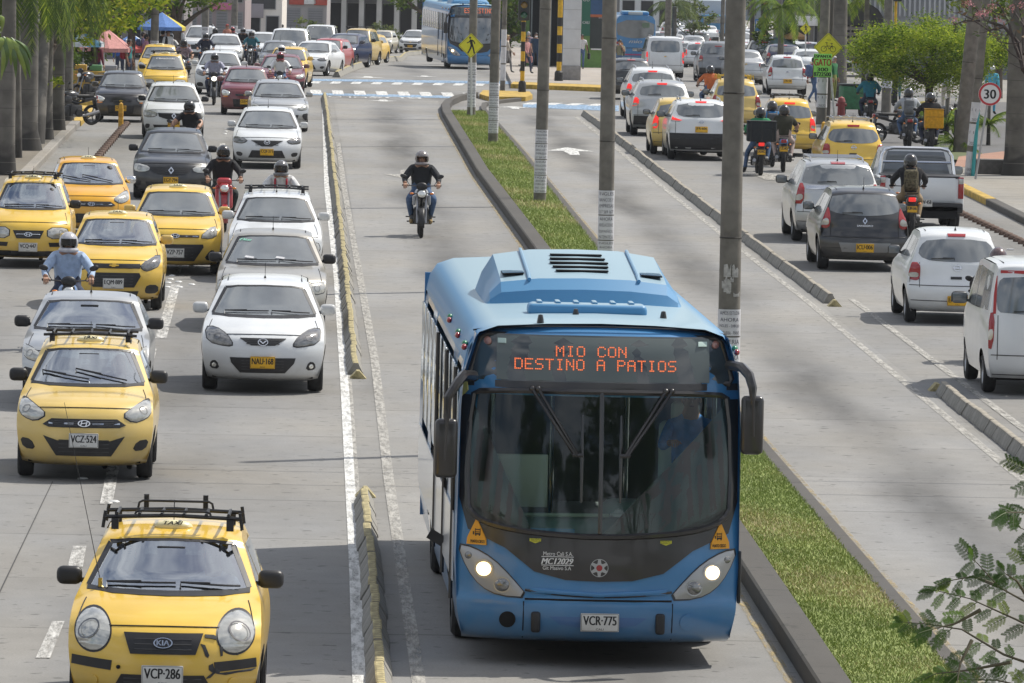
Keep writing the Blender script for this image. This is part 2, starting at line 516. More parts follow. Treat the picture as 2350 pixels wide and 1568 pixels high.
def mirror(root, x, y, z, col, sg, k=1.0):
    mb = MB()
    mb.rbox((sg * .095 * k, 0, .01), (.20 * k, .11 * k, .145 * k), .05 * k, 0, None, 3)
    mb.tube([(-sg * .05, .03, -.03), (sg * .06 * k, .01, -.03)], .022, 1, 6)
    o = mb.build('wing_mirror', [col, BLK], root, loc=(x, y, z))
    g = MB(); g.rbox((sg * .095 * k, .053 * k, .01), (.165 * k, .012, .115 * k), .03, 0)
    g.build('mirror_glass', GLASS, o)
    return o

def wiper(root, sh, side, x0, z0, x1, z1):
    mb = MB(); P_ = []
    for i in range(5):
        k = i / 4; x, z = x0 + (x1 - x0) * k, z0 + (z1 - z0) * k
        P_.append(sh.at(side, x, z) + sh.nrm(side, x, z) * .03)
    mb.tube(P_, .009, 0, 5)
    mb.tube([sh.at(side, x0, z0 - .03) + Vector((0, 0, .01)), P_[0], P_[2] + Vector((0, 0, .012))], .008, 0, 5)
    return mb.build('wiper', BLK, root)

def roof_rack(root, L0, L1, W_, z, bars=5, tall=.1, col=BLK, high=False):
    mb = MB()
    for y in (L0, L1):
        mb.tube([(-W_, y, z + tall), (0, y, z + tall + .02), (W_, y, z + tall)], .018, 0, 6)
        for sx in (-1, 1): mb.box((sx * (W_ - .1), y, z + tall / 2 - .01), (.06, .06, tall))
    for i in range(bars):
        x = -W_ * .8 + 1.6 * W_ * i / (bars - 1)
        mb.tube([(x, L0 - .02, z + tall + .03), (x, L0 + .1, z + tall + .02), (x, L1, z + tall + .02)], .014, 0, 6)
    if high:
        for y, hh in ((L0 + .05, .05), (L1 + .05, .08)):
            mb.tube([(-W_ * .55, y, z + tall + .01), (-W_ * .53, y, z + tall + hh * .8), (-W_ * .48, y, z + tall + hh), (W_ * .48, y, z + tall + hh), (W_ * .53, y, z + tall + hh * .8), (W_ * .55, y, z + tall + .01)], .011, 0, 6)
        for sx in (-1, 1):
            mb.tube([(sx * W_ * .43, L1 + .1, z + tall), (sx * W_ * .43, L1 + .1, z + tall + .13)], .022, 0, 8)
            for y in (L0, L1): mb.tube([(sx * W_, y, z), (sx * (W_ - .02), y, z + tall + .05)], .016, 0, 6)
    return mb.build('roof_rack', col, root)

WID = [(.15, .88), (.3, .95), (.55, 1.0), (.75, 1.0), (.92, .96), (1.02, .90), (1.25, .78), (1.42, .69), (1.6, .66)]
def S_hatch(L=3.6, W=1.6, H=1.5, cowl=1.02, hood=.88):
    k = H / 1.5
    return Shape(L, W, H, [(.28, .17), (.06, .22), (.0, .36), (.0, .52), (.03, .66), (.10, hood - .1), (.25, hood), (.6, cowl - .06), (.93, cowl), (1.15, cowl + .13 * k), (1.5, H - .12), (1.62, H - .045), (2.0, H)],
                 [(.22, .2), (.05, .28), (.0, .45), (.02, .62), (.10, .75), (.14, .95), (.18, 1.03), (.38, H - .14), (.46, H - .06), (.8, H)], WID, hood, .34, .26)
def S_sedan(L=4.4, W=1.72, H=1.46, cowl=.98, hood=.84):
    return Shape(L, W, H, [(.28, .17), (.06, .22), (.0, .36), (.0, .50), (.04, .62), (.12, hood - .1), (.28, hood), (.75, cowl - .05), (1.2, cowl), (1.45, cowl + .14), (1.9, H - .11), (2.05, H - .045), (2.4, H)],
                 [(.22, .2), (.05, .28), (.0, .45), (.03, .62), (.08, .9), (.18, 1.0), (.55, 1.03), (.8, 1.12), (1.15, H - .12), (1.3, H - .04), (1.7, H)], WID, hood, .36, .28)
def S_suv(L=4.3, W=1.78, H=1.62, cowl=1.12, hood=.98):
    wd = [(.15, .90), (.35, .97), (.6, 1.0), (.9, 1.0), (1.08, .95), (1.2, .89), (1.45, .78), (1.58, .70), (1.8, .68)]
    return Shape(L, W, H, [(.28, .22), (.06, .28), (.0, .42), (.0, .6), (.03, .75), (.10, hood - .1), (.28, hood), (.7, cowl - .05), (1.1, cowl), (1.3, cowl + .13), (1.75, H - .11), (1.9, H - .045), (2.3, H)],
                 [(.22, .24), (.05, .32), (.0, .5), (.02, .7), (.08, .9), (.13, 1.08), (.2, 1.16), (.42, H - .14), (.5, H - .06), (.85, H)], wd, hood, .34, .26)
def S_van(L=4.0, W=1.65, H=1.85, cowl=1.12, hood=.98):
    wd = [(.15, .90), (.35, .97), (.6, 1.0), (1.0, 1.0), (1.2, .96), (1.5, .90), (1.74, .84), (1.9, .78)]
    return Shape(L, W, H, [(.28, .22), (.06, .28), (.0, .42), (.0, .6), (.03, .75), (.08, hood - .1), (.2, hood), (.4, cowl - .04), (.6, cowl), (.75, cowl + .13), (1.25, H - .12), (1.4, H - .04), (1.8, H)],
                 [(.14, .24), (.03, .32), (.0, .5), (.0, .9), (.02, 1.12), (.08, H - .25), (.13, H - .08), (.2, H - .03), (.5, H)], wd, hood, .30, .14)

FR = {}
FR['kia'] = dict(lamp=[(.575 + .145 * math.cos(a * PI / 8), .745 + .155 * math.sin(a * PI / 8)) for a in range(16)], lampb=.03,
    grille=[(.318, .745), (.26, .585), (-.26, .585), (-.318, .745)], low=[(.33, .42), (.42, .26), (-.42, .26), (-.33, .42)], strip=[(.41, .525), (.74, .545), (.745, .47), (.42, .445)],
    fog=[(.565 + .045 * math.cos(a * PI / 5), .355 + .045 * math.sin(a * PI / 5)) for a in range(10)], fogm='body', badge=('oval_text', .668, 1.0), pz=.42, mesh=True)
FR['i10'] = dict(lamp=[(.752, .873), (.69, .91), (.56, .85), (.43, .757), (.56, .674), (.70, .716), (.76, .79)], lampb=.02,
    grille=[(.47, .645), (.37, .712), (-.37, .712), (-.47, .645), (-.40, .617), (.40, .617)], chrome=[(.40, .652), (.40, .668), (-.40, .668), (-.40, .652)],
    low=[(.46, .52), (.31, .30), (-.31, .30), (-.46, .52), (-.30, .47), (.30, .47)], fogd=[(.735, .485), (.60, .468), (.545, .352), (.69, .36)], badge=('slant_h', .66, 1.0), pz=.475, mesh=True)
FR['maz2'] = dict(lamp=[(.785, .85), (.646, .87), (.487, .79), (.398, .66), (.487, .635), (.745, .68)], lampb=.02, lampm=LENSD,
    grille=[(.31, .745), (.16, .655), (-.16, .655), (-.31, .745)], low=[(.44, .49), (.42, .42), (.30, .29), (-.30, .29), (-.42, .42), (-.44, .49)],
    fogd=[(.70, .43), (.62, .44), (.577, .32), (.715, .33)], foglight=(.65, .375, .03), badge=('wing', .69, 1.0), pz=.43)
FR['spark2'] = dict(lamp=[(.42, .75), (.72, .91), (.745, .74), (.56, .645), (.465, .665)], lampb=.02, lampm=LENSD,
    grille=[(.42, .755), (.42, .685), (-.42, .685), (-.42, .755)], low=[(.41, .615), (.43, .56), (.33, .385), (-.33, .385), (-.43, .56), (-.41, .615)],
    intake=[(.40, .325), (.37, .245), (-.37, .245), (-.40, .325)], fogd=[(.54, .43), (.715, .42), (.71, .29), (.52, .28), (.50, .34)], badge=('bowtie', .72, 1.0), pz=.445)
FR['gi10'] = dict(lamp=[(.415, .67), (.68, .89), (.745, .72), (.64, .65)], lampb=.02,
    grille=[(.42, .71), (.42, .67), (-.42, .67), (-.42, .71)], chrome=[(.40, .683), (.40, .697), (-.40, .697), (-.40, .683)], low=[(.49, .55), (.50, .50), (.34, .26), (-.34, .26), (-.50, .50), (-.49, .55)],
    fogd=[(.62, .455), (.70, .44), (.745, .26), (.50, .275)], foglight=(.655, .36, .05), badge=('slant_h', .69, 1.1), pz=.40)
FR['atos'] = dict(lamp=[(.36, .72), (.70, .72), (.745, .62), (.72, .54), (.37, .53)], lampb=.02,
    grille=[(.29, .67), (.22, .53), (-.22, .53), (-.29, .67)], chrome=[(.22, .595), (.22, .61), (-.22, .61), (-.22, .595)], strip=[(.38, .46), (.72, .46), (.72, .385), (.40, .385)],
    intake=[(.62, .31), (.6, .215), (-.6, .215), (-.62, .31)], badge=('slant_h', .60, 1.0), pz=.38)
FR['logan'] = dict(lamp=[(.42, .73), (.72, .80), (.78, .70), (.72, .60), (.46, .62)], lampb=.02, grille=[(.40, .72), (.37, .62), (.15, .55), (-.15, .55), (-.37, .62), (-.40, .72)],
    low=[(.52, .40), (.46, .26), (-.46, .26), (-.52, .40)], fogd=[(.60, .42), (.72, .42), (.72, .30), (.62, .30)], badge=('diamond', .645, 1.25), pz=.43)
FR['maz3'] = dict(lamp=[(.44, .72), (.74, .79), (.80, .70), (.74, .63), (.52, .62)], lampb=.02, lampm=LENSD, grille=[(.36, .70), (.12, .56), (-.12, .56), (-.36, .70)],
    low=[(.34, .46), (.42, .28), (-.42, .28), (-.34, .46)], fogd=[(.55, .40), (.70, .42), (.68, .32), (.56, .30)], badge=('wing', .65, 1.1), pz=.42)
FR['spark1'] = dict(lamp=[(.47, .72), (.70, .80), (.76, .72), (.72, .60), (.52, .60)], lampb=.03, lampm=LENSI, grille=[(.32, .66), (.30, .60), (-.30, .60), (-.32, .66)],
    low=[(.40, .50), (.36, .27), (-.36, .27), (-.40, .50)], amber=[(.54, .60), (.72, .60), (.70, .555), (.56, .56)], badge=('bowtie', .63, .8), pz=.42)
FR['accent'] = dict(lamp=[(.42, .66), (.74, .84), (.80, .74), (.66, .62)], lampb=.02, grille=[(.30, .68), (.26, .58), (-.26, .58), (-.30, .68)],
    low=[(.50, .50), (.40, .27), (-.40, .27), (-.50, .50)], fogd=[(.58, .52), (.78, .56), (.76, .36), (.66, .34)], badge=('slant_h', .64, 1.0), pz=.42)
FR['suv'] = dict(lamp=[(.45, .84), (.74, .92), (.80, .82), (.74, .70), (.48, .72)], lampb=.02, grille=[(.44, .84), (.40, .62), (-.40, .62), (-.44, .84)],
    low=[(.60, .48), (.54, .30), (-.54, .30), (-.60, .48)], badge=('diamond', .75, 1.0), pz=.52)

RR = {}
RR['sandero'] = dict(tail=[(.63, 1.17), (.70, 1.16), (.83, .85), (.81, .80), (.63, .78), (.60, .95)], win=[(.60, 1.42), (.66, 1.20), (.63, 1.08), (.2, 1.03), (-.2, 1.03), (-.63, 1.08), (-.66, 1.20), (-.60, 1.42)], pz=.44,
    recess=[(.48, .53), (.42, .36), (-.42, .36), (-.48, .53)], badge=('diamond', .93, .9), brake=None, bump=.62)
RR['march'] = dict(tail=[(.60, 1.0), (.76, .99), (.80, .90), (.78, .72), (.62, .70), (.59, .80)], win=[(.45, 1.38), (.60, 1.25), (.63, 1.10), (.4, 1.02), (-.4, 1.02), (-.63, 1.10), (-.60, 1.25), (-.45, 1.38)], pz=.40,
    badge=('ring_bar', .92, 1.2), brake=(0, 1.44), handle=(.02, .76), bump=.60, recess=None)
RR['carens'] = dict(tail=[(.68, 1.20), (.84, 1.18), (.91, .90), (.90, .78), (.70, .78)], win=[(.62, 1.58), (.74, 1.25), (.70, 1.18), (-.70, 1.18), (-.74, 1.25), (-.62, 1.58)], pz=.70, badge=('oval_text', 1.05, .9), brake=(0, 1.66), bump=.62, recess=None, band=[(.66, 1.15), (.66, 1.08), (-.66, 1.08), (-.66, 1.15)])
RR['kicks'] = dict(tail=[(.86, 1.18), (.82, 1.06), (.44, 1.05), (.60, 1.10)], win=[(.60, 1.52), (.68, 1.22), (.40, 1.14), (-.40, 1.14), (-.68, 1.22), (-.60, 1.52)], pz=.82, badge=('ring_bar', 1.02, 1.1), brake=(0, 1.55), bump=.55,
    lowdark=[(.84, .72), (.60, .66), (.3, .58), (-.3, .58), (-.60, .66), (-.84, .72), (-.84, .30), (.84, .30)], recess=None, on=True)
RR['i10r'] = dict(tail=[(.60, 1.08), (.76, 1.02), (.80, .75), (.76, .70), (.62, .72)], win=[(.52, 1.38), (.60, 1.12), (.56, 1.04), (-.56, 1.04), (-.60, 1.12), (-.52, 1.38)], pz=.52, badge=('slant_h', .88, .9), brake=(0, 1.44), bump=.56, recess=None)
RR['suvr'] = dict(tail=[(.62, 1.14), (.84, 1.12), (.88, .92), (.84, .86), (.62, .92)], win=[(.56, 1.5), (.68, 1.28), (.62, 1.18), (-.62, 1.18), (-.68, 1.28), (-.56, 1.5)], pz=.80, badge=('slant_h', 1.04, .8), brake=(0, 1.54), bump=.60, recess=None,
    lowdark=[(.80, .60), (.80, .34), (-.80, .34), (-.80, .60)])
RR['vanr'] = dict(tail=[(.70, 1.16), (.79, 1.15), (.81, .66), (.72, .64)], win=[(.54, 1.66), (.64, 1.58), (.66, 1.22), (.58, 1.14), (-.58, 1.14), (-.66, 1.22), (-.64, 1.58), (-.54, 1.66)], pz=.55, badge=('bowtie', .95, .8), brake=None, bump=.5, recess=None)
RR['sedanr'] = dict(tail=[(.52, .92), (.80, .92), (.82, .75), (.56, .72)], win=[(.52, 1.36), (.66, 1.12), (-.66, 1.12), (-.52, 1.36)], pz=.55, badge=('bowtie', .86, .8), brake=None, bump=.56, recess=None)

def paint(name, col, rough=.28, metal=0.0, coat=.7, var=.07):
    new = 'paint ' + name not in MATS
    m = mat('paint ' + name, col, rough, metal, coat, var=var, scale=2.5)
    if new:   # road dirt splashed on the sills
        n = m.node_tree; L = n.links.new; b = n.nodes['Principled BSDF']; s = b.inputs['Base Color'].links[0].from_socket
        t = n.nodes.new('ShaderNodeTexCoord'); x = n.nodes.new('ShaderNodeSeparateXYZ'); L(t.outputs['Object'], x.inputs[0]); z = n.nodes.new('ShaderNodeTexNoise'); z.inputs['Scale'].default_value = 5; z.inputs['Detail'].default_value = 6; L(t.outputs['Object'], z.inputs['Vector'])
        r = n.nodes.new('ShaderNodeMapRange'); r.inputs[1].default_value = .2; r.inputs[2].default_value = .62; r.inputs[3].default_value = .75; r.inputs[4].default_value = .06; L(x.outputs[2], r.inputs[0])
        q = n.nodes.new('ShaderNodeMath'); q.operation = 'MULTIPLY'; L(r.outputs[0], q.inputs[0]); L(z.outputs['Fac'], q.inputs[1]); k = n.nodes.new('ShaderNodeMixRGB'); L(q.outputs[0], k.inputs[0]); L(s, k.inputs[1]); k.inputs[2].default_value = (.20, .18, .15, 1); L(k.outputs[0], b.inputs['Base Color'])
    return m
YEL = paint('taxi yellow', (.82, .53, .06))
YEL2 = paint('faded taxi yellow', (.76, .54, .15))
WHI = paint('car white', (.74, .76, .77))
SIL = paint('silver', (.52, .53, .53), .3, .55)
GRY = paint('dark grey', (.02, .022, .026), .3, .1)
MAR = paint('maroon', (.17, .02, .03))
REDC = paint('red', (.42, .03, .03))
NAVY = paint('navy', (.02, .025, .07))
BLKC = paint('black', (.015, .015, .018))
CHA = paint('champagne', (.45, .43, .38), .3, .45)
LGRY = paint('mid grey', (.22, .23, .24), .3, .4)

def car(label, loc, face, shp, col, style, wb, fo, wr=.29, group='cars in the traffic', rz=0.0, k=1.0, txt=None, yel=True, city='CALI', rack=None, mcol=None,
        opened=False, taxi=False, lit=False, cat='car', name='car', ant=True, det=2, win_mat=None, people=0, sidew=True, rails=False, axle=True):
    """face F: coming towards the camera, R: driving away; loc is the ground under the visible axle"""
    base = 0 if face == 'F' else PI; wb = min(wb, shp.L - fo - .66)
    yf, yr = -shp.L / 2 + fo, -shp.L / 2 + fo + wb
    ya = yf if face == 'F' else yr
    rot = base + rz
    off = Matrix.Rotation(rot, 3, 'Z') @ Vector((0, ya * k, 0))
    P0 = Vector(loc) - off; P0.z = gz(P0.y) + .008
    root = empty(name, P0, rot, label, cat, group, rx=math.atan(slope(P0.y)) * (1 if face == 'F' else -1))
    root.scale = (k, k, k)
    gm = win_mat or (GLASSC if opened else GLASS)
    H = shp.H; hd = shp.hood; cw = [p for p in shp.pf if p[1] >= hd]
    cz = hd + .16                      # base of the windscreen
    wt = H - .10
    def wscr(g=.0):
        a, b = shp.w(cz) * .90 + g, shp.w(wt) * .86 + g
        return [(a, cz - g), (b, wt - .04 + g), (b * .7, wt - .012 + g), (0, wt + g), (-b * .7, wt - .012 + g), (-b, wt - .04 + g), (-a, cz - g), (0, cz - .01 - g)]
    rs = RR.get(style) if face == 'R' else RR['sedanr' if shp.L > 4.3 and H < 1.5 else 'i10r']
    sc_h = (H / 1.5)
    rw = rs['win'] if face == 'R' else [(x * shp.w(1.2) / .62, min(z, H - .12)) for x, z in rs['win']]
    ymid = (yf + yr) / 2
    bz = hd + .14
    ya0 = shp.P('F', 0, 1).y
    def edgey(z, side):
        q = shp.at(side, shp.w(z) * .999, z); return q.y
    sw1 = [(edgey(bz, 'F') + .22, bz + .02), (edgey(H - .17, 'F') + .14, H - .17), (ymid + .05, H - .14), (ymid + .05, bz + .02)]
    e_r = max(edgey(H - .2, 'R') - .18, ymid + .5) if shp.L > 0 else 0
    sw2 = [(ymid + .12, bz + .02), (ymid + .12, H - .14), (min(e_r, shp.L / 2 - .5), H - .17), (min(edgey(bz + .05, 'R') - .25, shp.L / 2 - .35), bz + .05)]
    holes = None; fh = None
    if opened:
        holes = {'F': wscr(.006), 'R': [(x * .95, 1.2 + (z - 1.2) * .95) for x, z in rw]}; fh = [sw1, sw2]
    mb = MB()
    shp.skin(mb, holes=holes); shp.flank(mb, (yf, yr), wr, zb=.2 if H < 1.6 else .25, holes=fh)
    body = mb.build('body', col, root, smooth=40)
    u = MB(); u.box((0, 0, .30), (shp.W * .80, shp.L - .7, .2)); u.box((0, 0, .42), (shp.W * .72, shp.L - 1.0, .1))
    for ax in (yf, yr): u.box((0, ax, .52), (shp.W * .93, 2 * wr + .06, .34))
    u.build('underbody', DARK, root, smooth=0)
    g = MB(); shp.patch(g, wscr(), 'F', .004, cuts=4); o_ = g.build('windscreen', gm, root, smooth=60)
    if face == 'F' or opened:
        s_ = MB()
        a, b = shp.w(cz) * .90, shp.w(wt) * .86
        for p in ([(a - .01, cz), (a + .03, cz), (b + .03, wt - .03), (b - .01, wt - .045)], [(-a + .01, cz), (-a - .03, cz), (-b - .03, wt - .03), (-b + .01, wt - .045)], [(a + .02, cz - .035), (a + .02, cz), (0, cz - .008), (-a - .02, cz), (-a - .02, cz - .03), (0, cz - .038)], [(b, wt - .04), (b * .7, wt - .012), (0, wt), (-b * .7, wt - .012), (-b, wt - .045), (-b - .02, wt - .018), (-b * .7, wt + .008), (0, wt + .018), (b * .7, wt + .008), (b + .02, wt - .018)]):
            shp.patch(s_, p, 'F', .006, cuts=2)
        s_.build('windscreen_seal', BLK, root, smooth=0)
    g = MB(); shp.patch(g, rw, 'R', .004, cuts=3, rnd=1 if face == 'R' else 0); g.build('rear_window', gm, root, smooth=60)
    for sd in 'LQ':
        for p in (sw1, sw2):
            g = MB(); shp.patch(g, p, sd, .005, cuts=1); g.build('side_window', gm, root, smooth=0)
    tw = .18 if shp.W < 1.7 else .21
    for y in (yf, yr):
        for sx in (-1, 1): wheel(root, sx * (shp.W / 2 - tw / 2 - .03), y, wr, tw)
    mc = mcol or col
    my = edgey(bz + .02, 'F') + .2
    for sx in (-1, 1): mirror(root, sx * (shp.X(my, bz + .05) + .02), my, bz + .07, mc, sx, 1.05 if H < 1.6 else 1.2)
    for sx in (-1, 1):
        sm = MB(); x = shp.w(H - .05) * .86 * sx
        sm.tube([shp.P('F', len(shp.pf) - 4 + i, sx * .86) + Vector((0, 0, .003)) for i in range(4)] + [shp.P('R', len(shp.pr) - 1 - i, sx * .86) + Vector((0, 0, .004)) for i in range(3)], .008, 0, 5)
        sm.build('roof_seam', BLK, root)
    fs = FR.get(style) if face == 'F' else None
    if fs:
        kx = shp.W / 1.6 if style not in ('gi10', 'maz2') else 1.0
        def mx_(p, s): return [(s * x * kx, z) for x, z in (p if s > 0 else p[::-1])]
        for s_ in (-1, 1):
            lm = MB(); shp.patch(lm, mx_(fs['lamp'], s_), 'F', .006, fs.get('lampb', .02), cuts=3, rnd=1)
            lo = lm.build('headlight', LENSI if lit else fs.get('lampm', LENS), root, smooth=60)
            if det > 1:
                cxp = sum(p[0] for p in fs['lamp']) / len(fs['lamp']) * kx * s_; czp = sum(p[1] for p in fs['lamp']) / len(fs['lamp'])
                rr = .055 if style != 'kia' else .10
                rim = MB(); M = shp.frame('F', cxp + s_ * .02, czp, .006 + fs.get('lampb', .02) * .7)
                seg = 20; vs = [M @ Vector((rr * q * math.cos(2 * PI * i / seg), rr * q * math.sin(2 * PI * i / seg), .006)) for i in range(seg) for q in (1, .86)]
                rim.add(vs, [(2 * i, 2 * i + 1, (2 * i + 3) % (2 * seg), (2 * i + 2) % (2 * seg)) for i in range(seg)])
                rim.build('reflector_ring', LENSD, lo, smooth=0, fixn=False)
            e = MB(); gp = mx_(fs['lamp'], s_); cx_, cz_ = sum(p[0] for p in gp) / len(gp), sum(p[1] for p in gp) / len(gp)
            shp.patch(e, [(cx_ + (x - cx_) * 1.09, cz_ + (z - cz_) * 1.11) for x, z in gp], 'F', .003, cuts=2, rnd=1); e.build('headlight_surround', BLK, root, smooth=60)
            for kk, mm, nm in (('strip', BLK, 'bumper_strip'), ('fogd', BLK, 'fog_recess'), ('amber', AMB, 'indicator'), ('fog', col, 'fog_cover')):
                if fs.get(kk):
                    e = MB(); shp.patch(e, mx_(fs[kk], s_), 'F', .006 if kk != 'fog' else .012, cuts=2, rnd=1 if kk != 'strip' else 0); e.build(nm, mm, root, smooth=60)
            if fs.get('foglight'):
                fx, fz, fr_ = fs['foglight']; e = MB(); shp.patch(e, [(s_ * fx + fr_ * math.cos(i * PI / 6), fz + fr_ * math.sin(i * PI / 6)) for i in range(12)], 'F', .012, .01, cuts=1); e.build('fog_light', LENSI, root)
        e = MB(); shp.patch(e, [(x * kx, z) for x, z in fs['grille']], 'F', .012, cuts=4, rnd=0)
        if det > 1:
            zs = [p[1] for p in fs['grille']]; z0, z1 = min(zs), max(zs); xm = max(p[0] for p in fs['grille']) * kx * .8
            for i in range(1, 4):
                z = z0 + (z1 - z0) * i / 4
                e.tube([shp.at('F', x, z) + Vector((0, -.012, 0)) for x in (-xm * .9, -xm * .45, 0, xm * .45, xm * .9)], .006, 1, 5)
        e.build('grille', [BLK, mat('grille slat', (.05, .05, .052), .4)], root, smooth=60)
        if fs.get('chrome'): e = MB(); shp.patch(e, [(x * kx, z) for x, z in fs['chrome']], 'F', .014, cuts=3); e.build('grille_bar', CHR, root)
        for kk in ('low', 'intake'):
            if fs.get(kk):
                e = MB(); shp.patch(e, [(x * kx, z) for x, z in fs[kk]], 'F', .012, cuts=4, rnd=0)
                if det > 1:
                    zs = [p[1] for p in fs[kk]]; z0, z1 = min(zs), max(zs)
                    for i in range(1, 5):
                        z = z0 + (z1 - z0) * i / 5; xm = min(abs(p[0]) for p in fs[kk]) * kx * .95
                        e.tube([shp.at('F', x, z) + Vector((0, -.010, 0)) for x in (-xm, -xm * .5, 0, xm * .5, xm)], .005, 1, 5)
                e.build('air_intake', [BLK, mat('grille slat', (.05, .05, .052), .4)], root, smooth=60)
        if fs.get('badge'): emblem(root, shp, 'F', fs['badge'][0], 0, fs['badge'][1], fs['badge'][2], .02)
        if txt: plate(root, shp.frame('F', 0, fs['pz'], .028), txt, yel, city, detail=det > 0)
        if det > 0:
            for x0, z0, x1, z1 in ((-.50, cz + .02, .06, cz + .025), (.10, cz + .03, .58, cz + .0)) if style != 'i10' else ((-.52, cz + .10, .02, cz + .02), (-.14, cz + .13, .45, cz + .01)):
                wiper(root, shp, 'F', x0 * shp.W / 1.6, z0, x1 * shp.W / 1.6, z1)
            e = MB(); cz0 = hd - .03
            e.tube([shp.P('F', next(i for i, p in enumerate(shp.pf) if p[1] > hd - .085), u_ / 8 * .93) + Vector((0, -.002, .002)) for u_ in range(-8, 9)], .006, 0, 5)
            i0 = next(i for i, p in enumerate(shp.pf) if p[1] > hd - .06); i1 = next(i for i, p in enumerate(shp.pf) if p[1] > cz - .05)
            for sx in (-1, 1): e.tube([shp.P('F', i, sx * (.93 - .05 * (i - i0) / max(1, i1 - i0))) + Vector((0, 0, .002)) for i in range(i0, i1 + 1)], .005, 0, 5)
            e.build('bonnet_seam', BLK, root)
    if face == 'R':
        for s_ in (-1, 1):
            tl = [(s_ * x * shp.W / (1.66 if style != 'carens' else 1.82), z) for x, z in (rs['tail'] if s_ > 0 else rs['tail'][::-1])]
            e = MB(); shp.patch(e, tl, 'R', .008, .015, cuts=2, rnd=1); tlo = e.build('tail_light', REDON if rs.get('on') or lit else REDL, root, smooth=60)
            zc = sum(p[1] for p in tl) / len(tl); xc = sum(p[0] for p in tl) / len(tl)
            e = MB(); shp.patch(e, [(xc + (x - xc) * .78, zc - .055 + (z - zc) * .30) for x, z in tl], 'R', .026, cuts=1, rnd=1); e.build('reversing_lens', LENS, tlo, smooth=60)
        if rs.get('recess'): e = MB(); shp.patch(e, rs['recess'], 'R', .012, cuts=4); e.build('plate_recess', LGRY, root)
        if rs.get('lowdark'): e = MB(); shp.patch(e, [(x * shp.W / 1.78, z) for x, z in rs['lowdark']], 'R', .016, cuts=4); e.build('bumper_cladding', BLK, root)
        if rs.get('band'): e = MB(); shp.patch(e, rs['band'], 'R', .014, cuts=3); e.build('trim_band', CHR, root)
        if rs.get('brake'): e = MB(); shp.patch(e, [(rs['brake'][0] + a, min(rs['brake'][1], H - .06) + b) for a, b in ((-.14, -.02), (-.15, .02), (.15, .02), (.14, -.02))], 'R', .014, cuts=2); e.build('brake_light', REDON if rs.get('on') or lit else REDL, root)
        if rs.get('handle'): e = MB(); shp.patch(e, [(rs['handle'][0] + a, rs['handle'][1] + b) for a, b in ((-.09, -.02), (-.09, .02), (.09, .02), (.09, -.02))], 'R', .012, cuts=1); e.build('hatch_handle', BLK, root)
        if rs.get('badge'): emblem(root, shp, 'R', rs['badge'][0], 0, rs['badge'][1], rs['badge'][2])
        if style == 'sandero': emblem(root, shp, 'R', 'letters', 0, .845)
        if txt: plate(root, shp.frame('R', 0, rs['pz'], .03), txt, yel, city, detail=det > 0)
        wz = min(p[1] for p in rs['win'])
        wiper(root, shp, 'R', .05, wz + .05, .42, wz + .03)
        e = MB(); zz = rs['bump']
        for zq in (zz, zz - .22): e.tube([shp.P('R', next(i for i, p in enumerate(shp.pr) if p[1] > zq), u_ / 8 * .96) + Vector((0, .003, 0)) for u_ in range(-8, 9)], .007, 0, 5)
        xs = [.62 * shp.W / 1.66]
        for sx in (-1, 1): e.tube([shp.at('R', sx * shp.w(1) * .80, zz + (wz - .02 - zz) * i / 5) + shp.nrm('R', sx * shp.w(1) * .8, zz + (wz - .02 - zz) * i / 5) * .001 for i in range(6)], .006, 0, 5)
        e.build('tailgate_seam', BLK, root)
    if rack: roof_rack(root, rack[0], rack[1], shp.w(H) * (1.0 if not rack[2] else 1.05), H - .01, 6 if rack[2] else 5, .09 if rack[2] else .065, BLK if len(rack) < 4 else rack[3], rack[2])
    if rails:
        for sx in (-1, 1): e = MB(); e.tube([(sx * shp.w(H) * .86, -.45, H - .04), (sx * shp.w(H) * .86, -.35, H + .04), (sx * shp.w(H) * .84, shp.L / 2 - 1.0, H + .04), (sx * shp.w(H) * .84, shp.L / 2 - .85, H - .05)], .018, 0, 6); e.build('roof_rail', ALU, root)
        if rails == 2:
            for i in range(5): e = MB(); e.tube([(-shp.w(H) * .86, -.3 + i * .36, H + .045), (shp.w(H) * .86, -.3 + i * .36, H + .045)], .012, 0, 6); e.build('cross_bar', ALU, root)
    if taxi:
        e = MB(); e.ball((0, 0, 0), (.16, .08, .055), 0, 16)
        yq = shp.pf[-1][0] - .12 if face == 'F' else shp.pr[-1][0] + .2
        so_ = e.build('taxi_sign', mat('sign cream', (.78, .72, .45), .35), root, loc=(0, yq, H - .01))
        t = MB(); put_text(t, 'TAXI', Matrix.Translation((0, -.062, .035)) @ Matrix.Rotation(rad(50), 4, 'X'), width=.16, height=.035, italic=True, bold=.002); t.build('lettering', INK, so_, smooth=0, fixn=False)
    if ant:
        e = MB(); yq = shp.pf[-1][0] - .05 if face == 'F' else shp.pr[-1][0] + .1
        e.lathe([(.02, 0), (.014, .03), (.006, .05)], (0, yq, H - .02)); e.tube([(0, yq, H + .02), (0, yq + .05, H + .2)], .004, 0, 5)
        e.build('antenna', BLK, root)
    if opened:
        e = MB(); fl = .42
        for sx in (-.36, .36):
            for yb in (ymid - .05,):
                e.rbox((sx, yb, .62), (.46, .5, .16), .06); e.rbox((sx, yb + .28, .86), (.44, .16, .55), .07); e.rbox((sx, yb + .32, 1.2), (.24, .10, .17), .05)
        e.rbox((0, ymid + .95, .78), (1.2, .2, .7), .08); e.rbox((0, ymid + .62, .6), (1.2, .55, .16), .06)
        e.build('seats', SEAT, root)
        e = MB(); yq = shp.at('F', 0, cz).y
        e.rbox((0, yq + .42, cz - .10), (1.25, .45, .22), .08)
        st = Matrix.Rotation(rad(62), 3, 'X')
